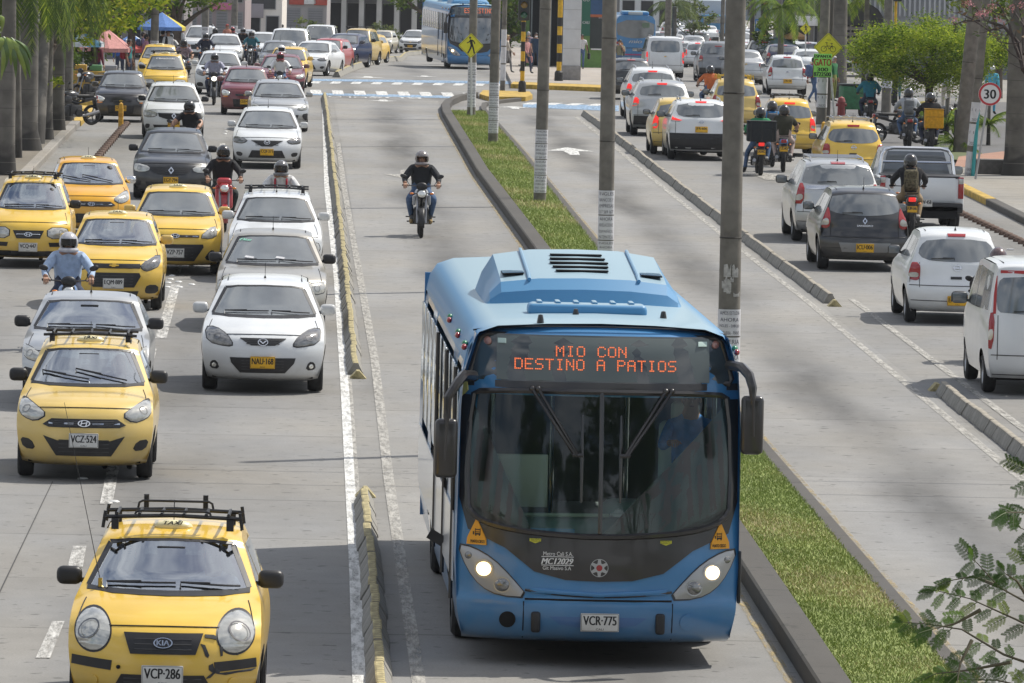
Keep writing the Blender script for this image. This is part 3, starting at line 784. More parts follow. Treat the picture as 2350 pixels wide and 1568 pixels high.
        e.lathe([(.17, .02), (.19, 0), (.17, -.02), (.16, 0), (.17, .02)], (.36, yq + .78, cz - .05), 'Z', 20, 0, False, st)
        e.build('dashboard', BLK, root)
        e = MB(); e.rbox((0, shp.at('F', 0, wt - .08).y + .06, wt - .07), (.24, .03, .07), .02); e.build('rear_view_mirror', BLK, root)
    return root
def N(m, t, **kw):
    n = m.node_tree.nodes.new(t)
    for k, v in kw.items(): setattr(n, k, v)
    return n
def ground_mat(name, col, streak=0.0, joints=4.6, pits=.5, warm=None, rough=.85, lanes=0):
    """weathered concrete / asphalt in world metres"""
    m = bpy.data.materials.new(name); m.use_nodes = True; L = m.node_tree.links.new
    b = m.node_tree.nodes['Principled BSDF']; b.inputs['Roughness'].default_value = rough
    tc = N(m, 'ShaderNodeTexCoord'); sp = N(m, 'ShaderNodeSeparateXYZ'); L(tc.outputs['Object'], sp.inputs[0])
    def noise(scale, det=4, sx=1, sy=1):
        mp = N(m, 'ShaderNodeMapping'); mp.inputs['Scale'].default_value = (sx, sy, 1); L(tc.outputs['Object'], mp.inputs[0])
        z = N(m, 'ShaderNodeTexNoise'); z.inputs['Scale'].default_value = scale; z.inputs['Detail'].default_value = det; L(mp.outputs[0], z.inputs['Vector']); return z.outputs['Fac']
    def mr(v, a, c, d, e):
        r = N(m, 'ShaderNodeMapRange'); r.inputs[1].default_value = a; r.inputs[2].default_value = c; r.inputs[3].default_value = d; r.inputs[4].default_value = e; L(v, r.inputs[0]); return r.outputs[0]
    def mul(a, c):
        r = N(m, 'ShaderNodeMath', operation='MULTIPLY'); L(a, r.inputs[0])
        if isinstance(c, float): r.inputs[1].default_value = c
        else: L(c, r.inputs[1])
        return r.outputs[0]
    v = mr(noise(.22, 5, 1.6, .5), .3, .7, .86, 1.12)
    v = mul(v, mr(noise(3.0, 6, 1, .6), .3, .7, .93, 1.06))
    v = mul(v, mr(noise(45, 3), .3, .7, .88, 1.10))
    if pits: v = mul(v, mr(noise(7.5, 2, .7, .8), .645, .70, 1.0, 1 - pits))
    if joints:
        f = N(m, 'ShaderNodeMath', operation='DIVIDE'); L(sp.outputs[1], f.inputs[0]); f.inputs[1].default_value = joints
        fr = N(m, 'ShaderNodeMath', operation='FRACT'); L(f.outputs[0], fr.inputs[0])
        c = N(m, 'ShaderNodeMath', operation='COMPARE'); L(fr.outputs[0], c.inputs[0]); c.inputs[1].default_value = .5; c.inputs[2].default_value = .03 / joints
        v = mul(v, mr(mul(c.outputs[0], mr(noise(.35, 3), .42, .6, .25, 1)), 0, 1, 1, .5))
        fl = N(m, 'ShaderNodeMath', operation='FLOOR'); ad = N(m, 'ShaderNodeMath', operation='ADD'); L(f.outputs[0], ad.inputs[0]); ad.inputs[1].default_value = .5
        L(ad.outputs[0], fl.inputs[0]); wn = N(m, 'ShaderNodeTexWhiteNoise', noise_dimensions='1D'); L(fl.outputs[0], wn.inputs['W'])
        v = mul(v, mr(wn.outputs[0], 0, 1, .95, 1.04))
    if streak:
        uv = N(m, 'ShaderNodeUVMap'); s2 = N(m, 'ShaderNodeSeparateXYZ'); L(uv.outputs[0], s2.inputs[0])
        d = N(m, 'ShaderNodeMath', operation='SUBTRACT'); L(s2.outputs[0], d.inputs[0]); d.inputs[1].default_value = .5
        if lanes:
            q = N(m, 'ShaderNodeMath', operation='DIVIDE'); L(sp.outputs[0], q.inputs[0]); q.inputs[1].default_value = lanes; q2 = N(m, 'ShaderNodeMath', operation='FRACT'); L(q.outputs[0], q2.inputs[0]); L(q2.outputs[0], d.inputs[0])
        wv = mr(noise(.10, 2, .01, 1), .3, .7, -.09, .09)
        d1 = N(m, 'ShaderNodeMath', operation='ADD'); L(d.outputs[0], d1.inputs[0]); L(wv, d1.inputs[1])
        a = N(m, 'ShaderNodeMath', operation='ABSOLUTE'); L(d1.outputs[0], a.inputs[0])
        k = N(m, 'ShaderNodeMapRange', interpolation_type='SMOOTHSTEP'); L(a.outputs[0], k.inputs[0])
        k.inputs[1].default_value = .02; k.inputs[2].default_value = .27; k.inputs[3].default_value = 1; k.inputs[4].default_value = 0
        g = mul(k.outputs[0], mr(noise(.05, 3, .3, 1), .36, .6, .25, 1.0)); g = mul(g, mr(noise(1.2, 4, 2, .3), .3, .7, .7, 1.2))
        v = mul(v, mr(g, 0, 1, 1, 1 - streak))
    mxn = N(m, 'ShaderNodeMixRGB', blend_type='MULTIPLY'); mxn.inputs[0].default_value = 1
    cm = N(m, 'ShaderNodeMixRGB'); L(mr(noise(.5, 4, 1, .4), .35, .65, 0, 1), cm.inputs[0])
    cm.inputs[1].default_value = (*col, 1); cm.inputs[2].default_value = (*(warm or (col[0] * 1.04, col[1], col[2] * .93)), 1)
    L(cm.outputs[0], mxn.inputs[1]); L(v, mxn.inputs[2]); L(mxn.outputs[0], b.inputs['Base Color'])
    bu = N(m, 'ShaderNodeBump'); bu.inputs['Strength'].default_value = .25; bu.inputs['Distance'].default_value = .01; L(noise(30, 4), bu.inputs['Height']); L(bu.outputs[0], b.inputs['Normal'])
    return m
def paint_mat(name, col, worn=.45):
    """road paint, worn through in patches"""
    m = bpy.data.materials.new(name); m.use_nodes = True; L = m.node_tree.links.new; n = m.node_tree.nodes
    b = n['Principled BSDF']; b.inputs['Base Color'].default_value = (*col, 1); b.inputs['Roughness'].default_value = .75
    tc = N(m, 'ShaderNodeTexCoord'); mp = N(m, 'ShaderNodeMapping'); mp.inputs['Scale'].default_value = (2.6, .32, 1)
    z = N(m, 'ShaderNodeTexNoise'); z.inputs['Scale'].default_value = 5; z.inputs['Detail'].default_value = 7; z.inputs['Roughness'].default_value = .75
    L(tc.outputs['Object'], mp.inputs[0]); L(mp.outputs[0], z.inputs['Vector'])
    r = N(m, 'ShaderNodeMapRange'); r.inputs[1].default_value = worn - .14; r.inputs[2].default_value = worn + .16; L(z.outputs['Fac'], r.inputs[0])
    L(r.outputs[0], b.inputs['Alpha'])
    return m
CONC = ground_mat('weathered road concrete', (.216, .215, .212), .34, 4.6, lanes=3.25)
CONCB = ground_mat('oil stained lane concrete', (.232, .231, .228), .56, 4.6)
ASPH = ground_mat('pavement concrete', (.25, .24, .22), 0, 1.5, .3)
PARK = ground_mat('parking asphalt', (.115, .115, .118), 0, 0, .3)
PLAZ = ground_mat('plaza paving', (.34, .31, .28), 0, .6, .2)
BRICK = ground_mat('red paving', (.36, .20, .14), 0, .4, .2)
KERB = ground_mat('dark kerb concrete', (.075, .071, .066), 0, 2.2, .4)
KERBL = ground_mat('pale kerb concrete', (.27, .255, .235), 0, 1.2, .4)
YKERB = mat('yellow kerb paint', (.44, .29, .05), .75, var=.4, scale=5)
LINEW = paint_mat('white line paint', (.66, .66, .64), .40)
LINEF = paint_mat('faded white paint', (.42, .405, .37), .45)
LINEB = paint_mat('blue line paint', (.25, .37, .52), .40)
LINEY = paint_mat('yellow line paint', (.42, .32, .14), .56)

def wl(px):
    """pixel polyline on the ground -> sorted (Y, X)"""
    return sorted((p.y, p.x) for p in (G(*q) for q in px))
def xa(l, Y):
    if Y < l[0][0]: a, b = l[0], l[1]
    elif Y > l[-1][0]: a, b = l[-2], l[-1]
    else: return lerp(l, Y)
    return a[1] + (b[1] - a[1]) * (Y - a[0]) / (b[0] - a[0])
def strip(name, L_, R_, Y0, Y1, h, m, kind='structure', step=3.0, solid=0.0, K=1, parent=None):
    f = (lambda l, o=0: (lambda Y: xa(l, Y) + o)); fl = L_ if callable(L_) else f(L_); fr = R_ if callable(R_) else f(R_)
    n = max(1, int((Y1 - Y0) / step)); vs = []; uv = []; fs = []
    for i in range(n + 1):
        Y = Y0 + (Y1 - Y0) * i / n
        for k in range(K + 1):
            u = k / K; vs.append((fl(Y) * (1 - u) + fr(Y) * u, Y, gz(Y) + h)); uv.append((u, Y))
    q = K + 1
    fs = [(i * q + k, i * q + k + 1, (i + 1) * q + k + 1, (i + 1) * q + k) for i in range(n) for k in range(K)]
    if solid:
        b = len(vs)
        for i in range(n + 1):
            Y = Y0 + (Y1 - Y0) * i / n
            vs += [(fl(Y), Y, gz(Y) + h - solid), (fr(Y), Y, gz(Y) + h - solid)]; uv += [(0, Y), (1, Y)]
        for i in range(n):
            fs += [(i * q, (i + 1) * q, b + 2 * i + 2, b + 2 * i), (i * q + K, b + 2 * i + 1, b + 2 * i + 3, (i + 1) * q + K)]
        fs += [(0, b, b + 1, K), (n * q, n * q + K, b + 2 * n + 1, b + 2 * n)]
    me = bpy.data.meshes.new(name); me.from_pydata(vs, [], fs); me.materials.append(m)
    l = me.uv_layers.new(name='UVMap')
    for p in me.polygons:
        for li in p.loop_indices: l.data[li].uv = uv[me.loops[li].vertex_index]
    o = bpy.data.objects.new(name, me); COL.objects.link(o)
    if parent: o.parent = parent
    if kind: o['kind'] = kind
    return o
def flat(name, px, h, m, kind='structure', solid=0.0):
    """polygon given by pixels lying on the ground, draped over it"""
    ps = [G(*q) for q in px]; bm = bmesh.new()
    bm.faces.new([bm.verts.new((p.x, p.y, 0)) for p in ps]); bmesh.ops.triangulate(bm, faces=bm.faces[:])
    bmesh.ops.subdivide_edges(bm, edges=[e for e in bm.edges if e.calc_length() > 6], cuts=5, use_grid_fill=True)
    if solid:
        r = bmesh.ops.extrude_face_region(bm, geom=bm.faces[:]); low = [v for v in r['geom'] if isinstance(v, bmesh.types.BMVert)]
        ls = set(low)
        for v in bm.verts: v.co.z = gz(v.co.y) + h - (solid if v in ls else 0)
    else:
        for v in bm.verts: v.co.z = gz(v.co.y) + h
    bmesh.ops.recalc_face_normals(bm, faces=bm.faces[:])
    me = bpy.data.meshes.new(name); bm.to_mesh(me); bm.free(); me.materials.append(m)
    o = bpy.data.objects.new(name, me); COL.objects.link(o)
    if kind: o['kind'] = kind
    return o
strip('ground', lambda Y: -400, lambda Y: 500, 15, 1600, -.03, ASPH, step=5)
l_kerb = wl([(85, 392), (213, 262)])
l_white = wl([(808, 1540), (801, 1300), (782, 900), (766, 640), (744, 430), (738, 228)])
l_whiteR = [(y, x + .13 - .0 * y) for y, x in l_white]
l_bar = wl([(872, 1568), (850, 1300), (833, 1150), (814, 850), (795, 655), (773, 460), (755, 300), (745, 226)])
l_bl = wl([(945, 1568), (880, 1100), (850, 824), (782, 423), (768, 300)])
m_l = wl([(1845, 1568), (1701, 1336), (1428, 905), (1225, 588), (1092, 403), (1040, 312), (1015, 268), (1010, 250)])
m_r = wl([(2221, 1568), (1985, 1301), (1751, 1028), (1385, 580), (1208, 362), (1140, 285), (1115, 257)])
r_bar = wl([(2350, 1052), (2150, 893), (1905, 697), (1690, 536), (1500, 388), (1345, 268)])
r_kerb = wl([(2350, 516), (2200, 440)])
Y226 = G(745, 226).y
strip('road', lambda Y: xa(l_kerb, Y) - .3 if Y < 215 else -70, lambda Y: xa(r_kerb, Y) + .2 if Y < 215 else 26, 20, 1500, 0, CONC, step=2)
strip('bus_lane', lambda Y: xa(l_bar, Y) + .3, lambda Y: xa(m_l, Y), 22, Y226, .004, CONCB, K=10)
strip('bus_lane', lambda Y: xa(m_r, Y), lambda Y: xa(r_bar, Y) - .2, 22, 222, .004, CONCB, K=10)
strip('lane_line', l_white, lambda Y: xa(l_white, Y) + .115, 22, Y226 - 1, .009, LINEW)
strip('lane_line', lambda Y: xa(l_white, Y) + .115, lambda Y: xa(l_white, Y) + .16, 22, Y226 - 1, .008, LINEF)
strip('lane_line', l_bl, lambda Y: xa(l_bl, Y) + .12, 22, 190, .010, LINEF)
strip('lane_line', lambda Y: xa(r_bar, Y) - .42, lambda Y: xa(r_bar, Y) - .30, 22, 222, .010, LINEF)
strip('lane_line', lambda Y: xa(r_bar, Y) + .42, lambda Y: xa(r_bar, Y) + .54, 22, 118, .010, LINEF)
strip('edge_line', lambda Y: xa(m_r, Y) + .06, lambda Y: xa(m_r, Y) + .15, 22, 200, .010, LINEY)
strip('edge_line', lambda Y: xa(m_l, Y) - .16, lambda Y: xa(m_l, Y) - .07, 22, 222, .010, LINEY)
dash = [((82, 1512), (115, 1512), (148, 1428), (120, 1428)), ((155, 1303), (190, 1303), (198, 1255), (167, 1255)), ((229, 1158), (258, 1158), (275, 1066), (248, 1066)),
        ((325, 848), (348, 848), (360, 802), (338, 802)), ((356, 778), (382, 778), (413, 655), (393, 655)), ((398, 628), (414, 628), (424, 590), (410, 590)), ((497, 360), (512, 360), (517, 330), (505, 330))]
LINED = paint_mat('worn dash paint', (.58, .57, .54), .465)
for q in dash: flat('lane_dash', q, .010, LINED)
flat('road_crack', [(-60, 1480), (-56, 1480), (122, 1106), (120, 1106)], .006, mat('crack filler', (.05, .05, .05), .9))
for q in ([(690, 181), (690, 186), (1195, 194), (1195, 188)], [(712, 214), (712, 219), (1075, 227), (1075, 221)]): flat('crossing_line', q, .010, LINEB)
for i in range(10):
    x = 712 + 47 * i; y = 186 + .7 * i
    flat('crossing_bar', [(x + 5, y + 1), (x - 3, y + 6), (x + 19, y + 6.4), (x + 26, y + 1.4)], .011, LINEW)
for i in range(8):
    x = 712 + 49.5 * i; y = 207 + 1.0 * i
    flat('crossing_bar', [(x - 1 + .6 * i, y), (x + 1 + 1.3 * i, y + 9), (x + 27 + 1.3 * i, y + 9.3), (x + 24 + .6 * i, y + .3)], .011, LINEW)
flat('crossing_line', [(1200, 238), (1200, 247), (1420, 256), (1420, 243)], .010, LINEB)
for i in range(4): flat('crossing_bar', [(1215 + 50 * i, 236 + i), (1195 + 50 * i, 240 + i), (1222 + 50 * i, 241 + i), (1243 + 50 * i, 236.5 + i)], .012, LINEW)
def road_text(s, px, py, wid, dep, flip=True, m=LINEW):
    mb = MB(); c = G(px, py); vs, fs, tw, th = text_geo(s); sg = -1 if flip else 1
    mb.add([(c.x + sg * v.x * wid / tw, c.y + sg * v.y * dep / th, gz(c.y + sg * v.y * dep / th) + .014) for v in vs], fs)
    o = mb.build('road_lettering', m, smooth=0, fixn=False); o['kind'] = 'structure'
road_text('SOLO', 808, 224, 1.7, 2.2); road_text('BUS', 908, 225, 1.8, 2.2)
def arrow(px, py, wid, dep, toward=1, m=LINEW):
    c = G(px, py); P_ = [(-.5, 0), (0, .5), (.5, 0), (.16, 0), (.10, -.5), (-.10, -.5), (-.16, 0)]
    mb = MB(); mb.add([(c.x + a * wid, c.y - toward * b * dep, gz(c.y - toward * b * dep) + .014) for a, b in P_], [(0, 1, 2), (3, 4, 5, 6)])
    o = mb.build('road_arrow', m, smooth=0, fixn=False); o['kind'] = 'structure'
arrow(880, 232, 1.1, 3); arrow(845, 178, 1.4, 5); arrow(975, 176, 1.2, 4); arrow(935, 402, 1.2, 6, 1, LINEF)
arrow(1310, 348, 1.3, 6, -1); arrow(1180, 248, 1.1, 4, -1); arrow(1755, 405, 1.5, 5, -1, LINEF)
def band(name, px, h, wid, m, solid):
    """kerb of given width following a pixel polyline whose bottom road edge it is"""
    pts = [G(*q) for q in px]; q = []
    for a, b in zip(pts, pts[1:]):
        n = max(1, int((b - a).length / 2.0))
        q += [a.lerp(b, i / n) for i in range(n)]
    q.append(pts[-1]); vs = []
    for i, p in enumerate(q):
        t = (q[min(i + 1, len(q) - 1)] - q[max(i - 1, 0)]); t.z = 0; t.normalize(); nrm = Vector((t.y, -t.x, 0)) * wid
        for o in (0.0, .08, 1.0): vs.append((p.x + nrm.x * o, p.y + nrm.y * o, gz(p.y) + (h if o else h - .02)))
        for o in (0.0, 1.0): vs.append((p.x + nrm.x * o, p.y + nrm.y * o, gz(p.y) + h - solid))
    fs = []
    for i in range(len(q) - 1):
        a, b = 5 * i, 5 * i + 5
        fs += [(a, a + 1, b + 1, b), (a + 1, a + 2, b + 2, b + 1), (a + 3, a, b, b + 3), (a + 2, a + 4, b + 4, b + 2)]
    fs += [(0, 1, 2, 4, 3), tuple(5 * (len(q) - 1) + k for k in (0, 3, 4, 2, 1))]
    mb = MB(); mb.add(vs, fs); o = mb.build(name, m, smooth=30); o['kind'] = 'structure'; return o
mlx = [(2050, 1900), (1845, 1568), (1701, 1336), (1428, 905), (1225, 588), (1092, 403), (1040, 312), (1015, 268), (1012, 252), (1020, 242), (1042, 232), (1080, 224)]
band('kerb', mlx, .20, .28, KERB, .22)
band('kerb', [(2105, 1440), (1751, 1028), (1385, 580), (1208, 362), (1140, 285), (1115, 257), (1117, 245), (1150, 238), (1205, 232)], .13, -.17, KERB, .15)
band('kerb', [(2560, 1985), (2221, 1568), (2105, 1440)], .13, -.17, KERB, .15)
GL = lambda Y: xa(m_l, Y) + .26
GR = lambda Y: xa(m_r, Y) - .15
strip('turf', GL, GR, 25, 221, .125, mat('turf soil', (.21, .25, .075), .95, var=.3, scale=1.2), K=4)
def grass(name, regions, seed=3):
    rnd = random.Random(seed); vs = []; fs = []; mi = []
    for fl, fr, Y0, Y1, dens, hh, z0 in regions:
        n = int((Y1 - Y0) * abs(fr((Y0 + Y1) / 2) - fl((Y0 + Y1) / 2)) * dens)
        for _ in range(n):
            Y = rnd.uniform(Y0, Y1); X = rnd.uniform(fl(Y), fr(Y)); z = gz(Y) + z0
            a = rnd.uniform(0, 6.3); wd = rnd.uniform(.006, .014) * (hh / .06) ** .5; h = hh * rnd.uniform(.5, 1.5); lx, ly = rnd.gauss(0, .5) * h, rnd.gauss(0, .5) * h
            b = len(vs); c, s_ = math.cos(a) * wd, math.sin(a) * wd
            vs += [(X - c, Y - s_, z), (X + c, Y + s_, z), (X + lx, Y + ly, z + h)]; fs.append((b, b + 1, b + 2))
            t = math.sin(X * 2.1 + Y * .23) + math.sin(Y * .9 + X) + rnd.gauss(0, .8)
            mi.append(0 if t < .3 else 1 if t < 1.5 else 2)
    me = bpy.data.meshes.new(name); me.from_pydata(vs, [], fs)
    for nm, c in (('grass green', (.23, .29, .075)), ('grass light', (.32, .35, .11)), ('grass straw', (.46, .39, .20))): me.materials.append(mat(nm, c, .8))
    me.polygons.foreach_set('material_index', mi)
    o = bpy.data.objects.new(name, me); COL.objects.link(o); o['kind'] = 'stuff'; return o
grass('grass', [(GL, GR, 57, 95, 1700, .027, .125), (GL, GR, 95, 221, 330, .055, .125)])
flat('traffic_island', [(1100, 226), (1108, 217), (1215, 220), (1222, 228), (1206, 233), (1120, 232)], .16, YKERB, solid=.18)
flat('plaza', [(1175, 202), (1182, 196), (1420, 205), (1420, 150), (1160, 110), (1155, 160)], .15, PLAZ, solid=.2)
flat('plaza_kerb', [(1172, 203), (1178, 197.5), (1425, 206.5), (1425, 213)], .17, YKERB, solid=.2)
flat('red_paving', [(1270, 190), (1320, 191), (1335, 160), (1290, 158)], .157, BRICK)
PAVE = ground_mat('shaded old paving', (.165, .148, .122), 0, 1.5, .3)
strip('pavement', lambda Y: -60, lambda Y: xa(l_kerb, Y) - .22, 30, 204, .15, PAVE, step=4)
band('kerb', [(-1000, 1500), (85, 392), (200, 274)], .16, -.24, KERBL, .18)
band('kerb', [(186, 290), (214, 261)], .165, -.26, YKERB, .18)
flat('kerb_end', [(160, 262), (214, 261), (200, 254), (165, 252)], .16, YKERB, solid=.18)
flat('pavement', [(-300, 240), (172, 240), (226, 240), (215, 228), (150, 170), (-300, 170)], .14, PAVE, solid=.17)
flat('pavement_kerb', [(176, 243), (227, 243), (226, 239.5), (178, 239.5)], .145, YKERB, solid=.16)
strip('pavement', lambda Y: xa(r_kerb, Y) + .2, lambda Y: 80, 40, 178, .14, ASPH, step=4)
band('kerb', [(2800, 744), (2350, 516), (2262, 471)], .15, .24, KERB, .17)
band('kerb', [(2262, 471), (2200, 440), (2170, 425)], .155, .24, YKERB, .17)
flat('parking_court', [(1900, 400), (2180, 400), (2500, 330), (2420, 235), (1870, 235)], .006, PARK)
flat('brick_apron', [(2190, 396), (2350, 400), (2600, 380), (2300, 360), (2200, 372)], .15, BRICK)
flat('planting_bed', [(2130, 372), (2210, 374), (2230, 340), (2120, 340)], .08, mat('bed soil', (.10, .12, .05), .95, var=.3))

BLKC_ = mat('mossy separator concrete', (.235, .225, .20), .85, var=.25, scale=6, bump=.3)
BLKY = mat('worn yellow capping', (.34, .29, .15), .85, var=.55, scale=16, bump=.4)
def separator_mesh(ln, bw=.115, tw=.04, h=.17):
    mb = MB(); y = ln / 2; e = .012
    prof = [(-bw, 0), (-bw + .006, .03), (-tw - .008, h - .035), (-tw, h - .008), (-tw + .015, h), (tw - .015, h), (tw, h - .008), (tw + .008, h - .035), (bw - .006, .03), (bw, 0)]
    n = len(prof); vs = [(a * (1 if abs(yy) < y - .005 else .97), yy, b * (1 if abs(yy) < y - .005 else .98)) for yy in (-y, -y + e, y - e, y) for a, b in prof]
    for j in range(3):
        for i in range(n - 1): mb.add([vs[j * n + i], vs[j * n + i + 1], vs[(j + 1) * n + i + 1], vs[(j + 1) * n + i]], [(0, 1, 2, 3)], 1 if 3 <= i <= 5 else 0)
    mb.add(vs[:n], [tuple(range(n))], 0); mb.add(vs[-n:], [tuple(range(n))], 0)
    return mb
def end_cap():
    mb = MB(); mb.prism([(-.12, 0), (.12, 0), (.02, .11), (-.02, .11)], -.16, .16, 0, Matrix(((1, 0, 0, 0), (0, 0, 1, 0), (0, 1, 0, 0), (0, 0, 0, 1)))); return mb
_sep = {}
def separators(line, Y0, Y1, ln, label, group, ymat, stretch=1.0):
    Y = Y0
    k = (round(ln, 2), ymat.name)
    if k not in _sep: _sep[k] = separator_mesh(ln - .035).build('road_separator', [BLKC_, ymat], smooth=30).data; first = True
    else: first = False
    proto = [o for o in bpy.data.objects if o.data is _sep[k]][0]
    i = 0
    while Y < Y1:
        o = proto if first and i == 0 else proto.copy()
        if not (first and i == 0): COL.objects.link(o)
        X = xa(line, Y + ln / 2); a = math.atan2(xa(line, Y + ln) - xa(line, Y), ln)
        o.location = (X + random.uniform(-.012, .012), Y + ln / 2, gz(Y) + .004); o.rotation_euler = (0, 0, -a + random.uniform(-.01, .01)); o.scale = (1, 1, random.uniform(.95, 1.05))
        tag(o, label, 'road separator', group); Y += ln; i += 1
YA, YB, YC = G(838, 1142).y, G(818, 862).y, Y226
separators(l_bar, 56, YA - .8, .82, 'yellow topped concrete separator block beside the shaded white line', 'separator blocks in the nearer run left of the bus', BLKY)
separators(l_bar, YB, 150, .82, 'mossy yellow topped separator block between white cars and motorcycle lane', 'separator blocks in the farther run left of the bus lane', BLKY)
separators(l_bar, 150, YC, 1.6, 'mossy yellow topped separator block between white cars and motorcycle lane', 'separator blocks in the farther run left of the bus lane', BLKY)
YD, YE, YF_ = G(2165, 905).y, G(1905, 697).y, G(1345, 268).y
GREYT = mat('bare separator top', (.30, .27, .22), .9, var=.3, scale=10)
separators(r_bar, 83, YD, 1.0, 'grey separator block in the short run near the white minivan', 'separator blocks in the near run on the right', GREYT)
separators(r_bar, YE, YF_, 1.55, 'grey separator block in the long run between bus lane and right lanes', 'separator blocks in the long run on the right', GREYT)
caps = [(838, 1140, 'small worn yellow wedge at the end of the nearer separator run'), (821, 868, 'small yellow wedge capping the separator run beside the white hatchback'), (1915, 703, 'chipped wedge at the end of the long right separator run'), (2150, 897, 'chipped wedge starting the separator run beside the white minivan')]
for x, y, lb in caps:
    p = G(x, y); o = end_cap().build('separator_end', BLKY, smooth=20, loc=(p.x, p.y, p.z)); tag(o, lb, 'separator end')
farb = [(772, 178), (800, 165), (840, 152), (880, 143), (930, 129), (985, 123)]
pts = [G(*q) for q in farb]; i = 0
m_ = separator_mesh(2.9, .18, .07, .26).build('road_separator', [BLKC_, BLKY], smooth=30); pr = m_
for a, b in zip(pts, pts[1:]):
    n = max(1, int((b - a).length / 3.0))
    for k in range(n):
        o = pr if i == 0 else pr.copy()
        if i: COL.objects.link(o)
        c = a.lerp(b, (k + .5) / n); d = b - a
        o.location = (c.x, c.y, gz(c.y) + .004); o.rotation_euler = (0, 0, -math.atan2(d.x, d.y)); o.scale = (1, (b - a).length / n / 2.95, 1)
        tag(o, 'yellowed separator block in the curve beyond the crossing', 'road separator', 'separator blocks curving beyond the crossing'); i += 1
STUD = mat('worn red stud', (.13, .085, .065), .85, var=.4, scale=20)
def stud():
    mb = MB(); mb.lathe([(.0, .10), (.06, .095), (.10, .06), (.115, 0)], n=10, cap=False); mb.box((0, 0, .03), (.24, .09, .06)); return mb
sp_ = stud().build('lane_stud', [STUD], smooth=40)
def studs(a, b, gap, label, group, first):
    A_, B_ = G(*a), G(*b); n = int((B_ - A_).length / gap)
    for k in range(n + 1):
        o = sp_ if first and k == 0 else sp_.copy()
        if not (first and k == 0): COL.objects.link(o)
        c = A_.lerp(B_, k / max(1, n)); o.location = (c.x, c.y, gz(c.y) + .003); tag(o, label, 'lane stud', group)
studs((207, 384), (290, 286), 1.5, 'worn red brown stud of the left cycle lane', 'studs edging the left cycle lane', True)
studs((2196, 488), (2420, 594), .95, 'worn red brown stud of the right cycle lane', 'studs edging the right cycle lane', False)
rfl = MB(); rfl.lathe([(0.001, .022), (.04, .02), (.06, .008), (.065, 0)], n=12); rf0 = rfl.build('road_reflector', mat('reflector shell', (.62, .62, .60), .35, var=.1), smooth=40)
for i, (x, y) in enumerate([(395, 634), (392, 642), (440, 612), (386, 650), (410, 648), (262, 1153), (412, 660), (400, 672), (190, 1100), (520, 296), (518, 302), (516, 308), (440, 654), (384, 660)]):
    o = rf0 if i == 0 else rf0.copy()
    if i: COL.objects.link(o)
    p = G(x, y); o.location = (p.x, p.y, p.z + .004); tag(o, 'small pale reflector stud along the dashed lane line', 'road reflector', 'reflector studs by the dashed line')
DG = bpy.context.evaluated_depsgraph_get
def skin_mesh(pts, edges, sub=1):
    """one continuous body grown over a joint skeleton; pts: name -> (x, y, z, radius or (rx, ry))"""
    names = list(pts); me = bpy.data.meshes.new('figure')
    me.from_pydata([pts[n][:3] for n in names], [(names.index(a), names.index(b)) for a, b in edges], [])
    o = bpy.data.objects.new('figure', me); COL.objects.link(o)
    o.modifiers.new('s', 'SKIN')
    for i, n in enumerate(names):
        r = pts[n][3]; sv = me.skin_vertices[0].data[i]
        sv.radius = r if hasattr(r, '__len__') else (r, r); sv.use_root = (i == 0)
    if sub: m = o.modifiers.new('d', 'SUBSURF'); m.levels = sub; m.render_levels = sub
    dg = DG(); dg.update()
    r = bpy.data.meshes.new_from_object(o.evaluated_get(dg)); vs = [v.co.copy() for v in r.vertices]; fs = [tuple(p.vertices) for p in r.polygons]
    bpy.data.objects.remove(o); bpy.data.meshes.remove(me); bpy.data.meshes.remove(r)
    return vs, fs
def hand(mb, wrist, dirv, mi, curl=.6, palm=Vector((0, 0, -1)), side=1):
    """palm, four unequal bent fingers and a thumb"""
    d = Vector(dirv).normalized(); dn = (palm - d * palm.dot(d)).normalized(); ac = d.cross(dn)
    w_ = Vector(wrist)
    M = Matrix((ac, d, dn)).transposed()
    mb.rbox(w_ + d * .045, (.078, .09, .028), .012, mi, M)
    for k, ln in enumerate((.068, .076, .070, .055)):
        b = w_ + d * .088 + ac * (-.030 + .020 * k)
        p1 = b + (d * math.cos(curl * .7) + dn * math.sin(curl * .7)) * ln * .5
        p2 = p1 + (d * math.cos(curl * 1.9) + dn * math.sin(curl * 1.9)) * ln * .35
        p3 = p2 + (d * math.cos(curl * 2.8) + dn * math.sin(curl * 2.8)) * ln * .25
        mb.tube([b, p1, p2, p3], [.0095, .009, .008, .006], mi, 6)
    t0 = w_ + d * .03 + ac * (side * .038); t1 = t0 + (d * .7 + ac * side * .6) * .04 + dn * .012; t2 = t1 + (d * .9 + dn * .5) * .03
    mb.tube([t0, t1, t2], [.012, .011, .008], mi, 6)
def skeleton(j):
    E_ = [('pel', 'sp1'), ('sp1', 'che'), ('che', 'nec'), ('nec', 'hea'), ('hea', 'top')]
    for s in 'lr': E_ += [('che', 'sh' + s), ('sh' + s, 'el' + s), ('el' + s, 'wr' + s), ('pel', 'hi' + s), ('hi' + s, 'kn' + s), ('kn' + s, 'an' + s), ('an' + s, 'to' + s)]
    return E_
POSES = {}
def both(j, **k):
    for n, v in k.items():
        j[n + 'l'] = (-v[0], *v[1:]); j[n + 'r'] = v
    return j
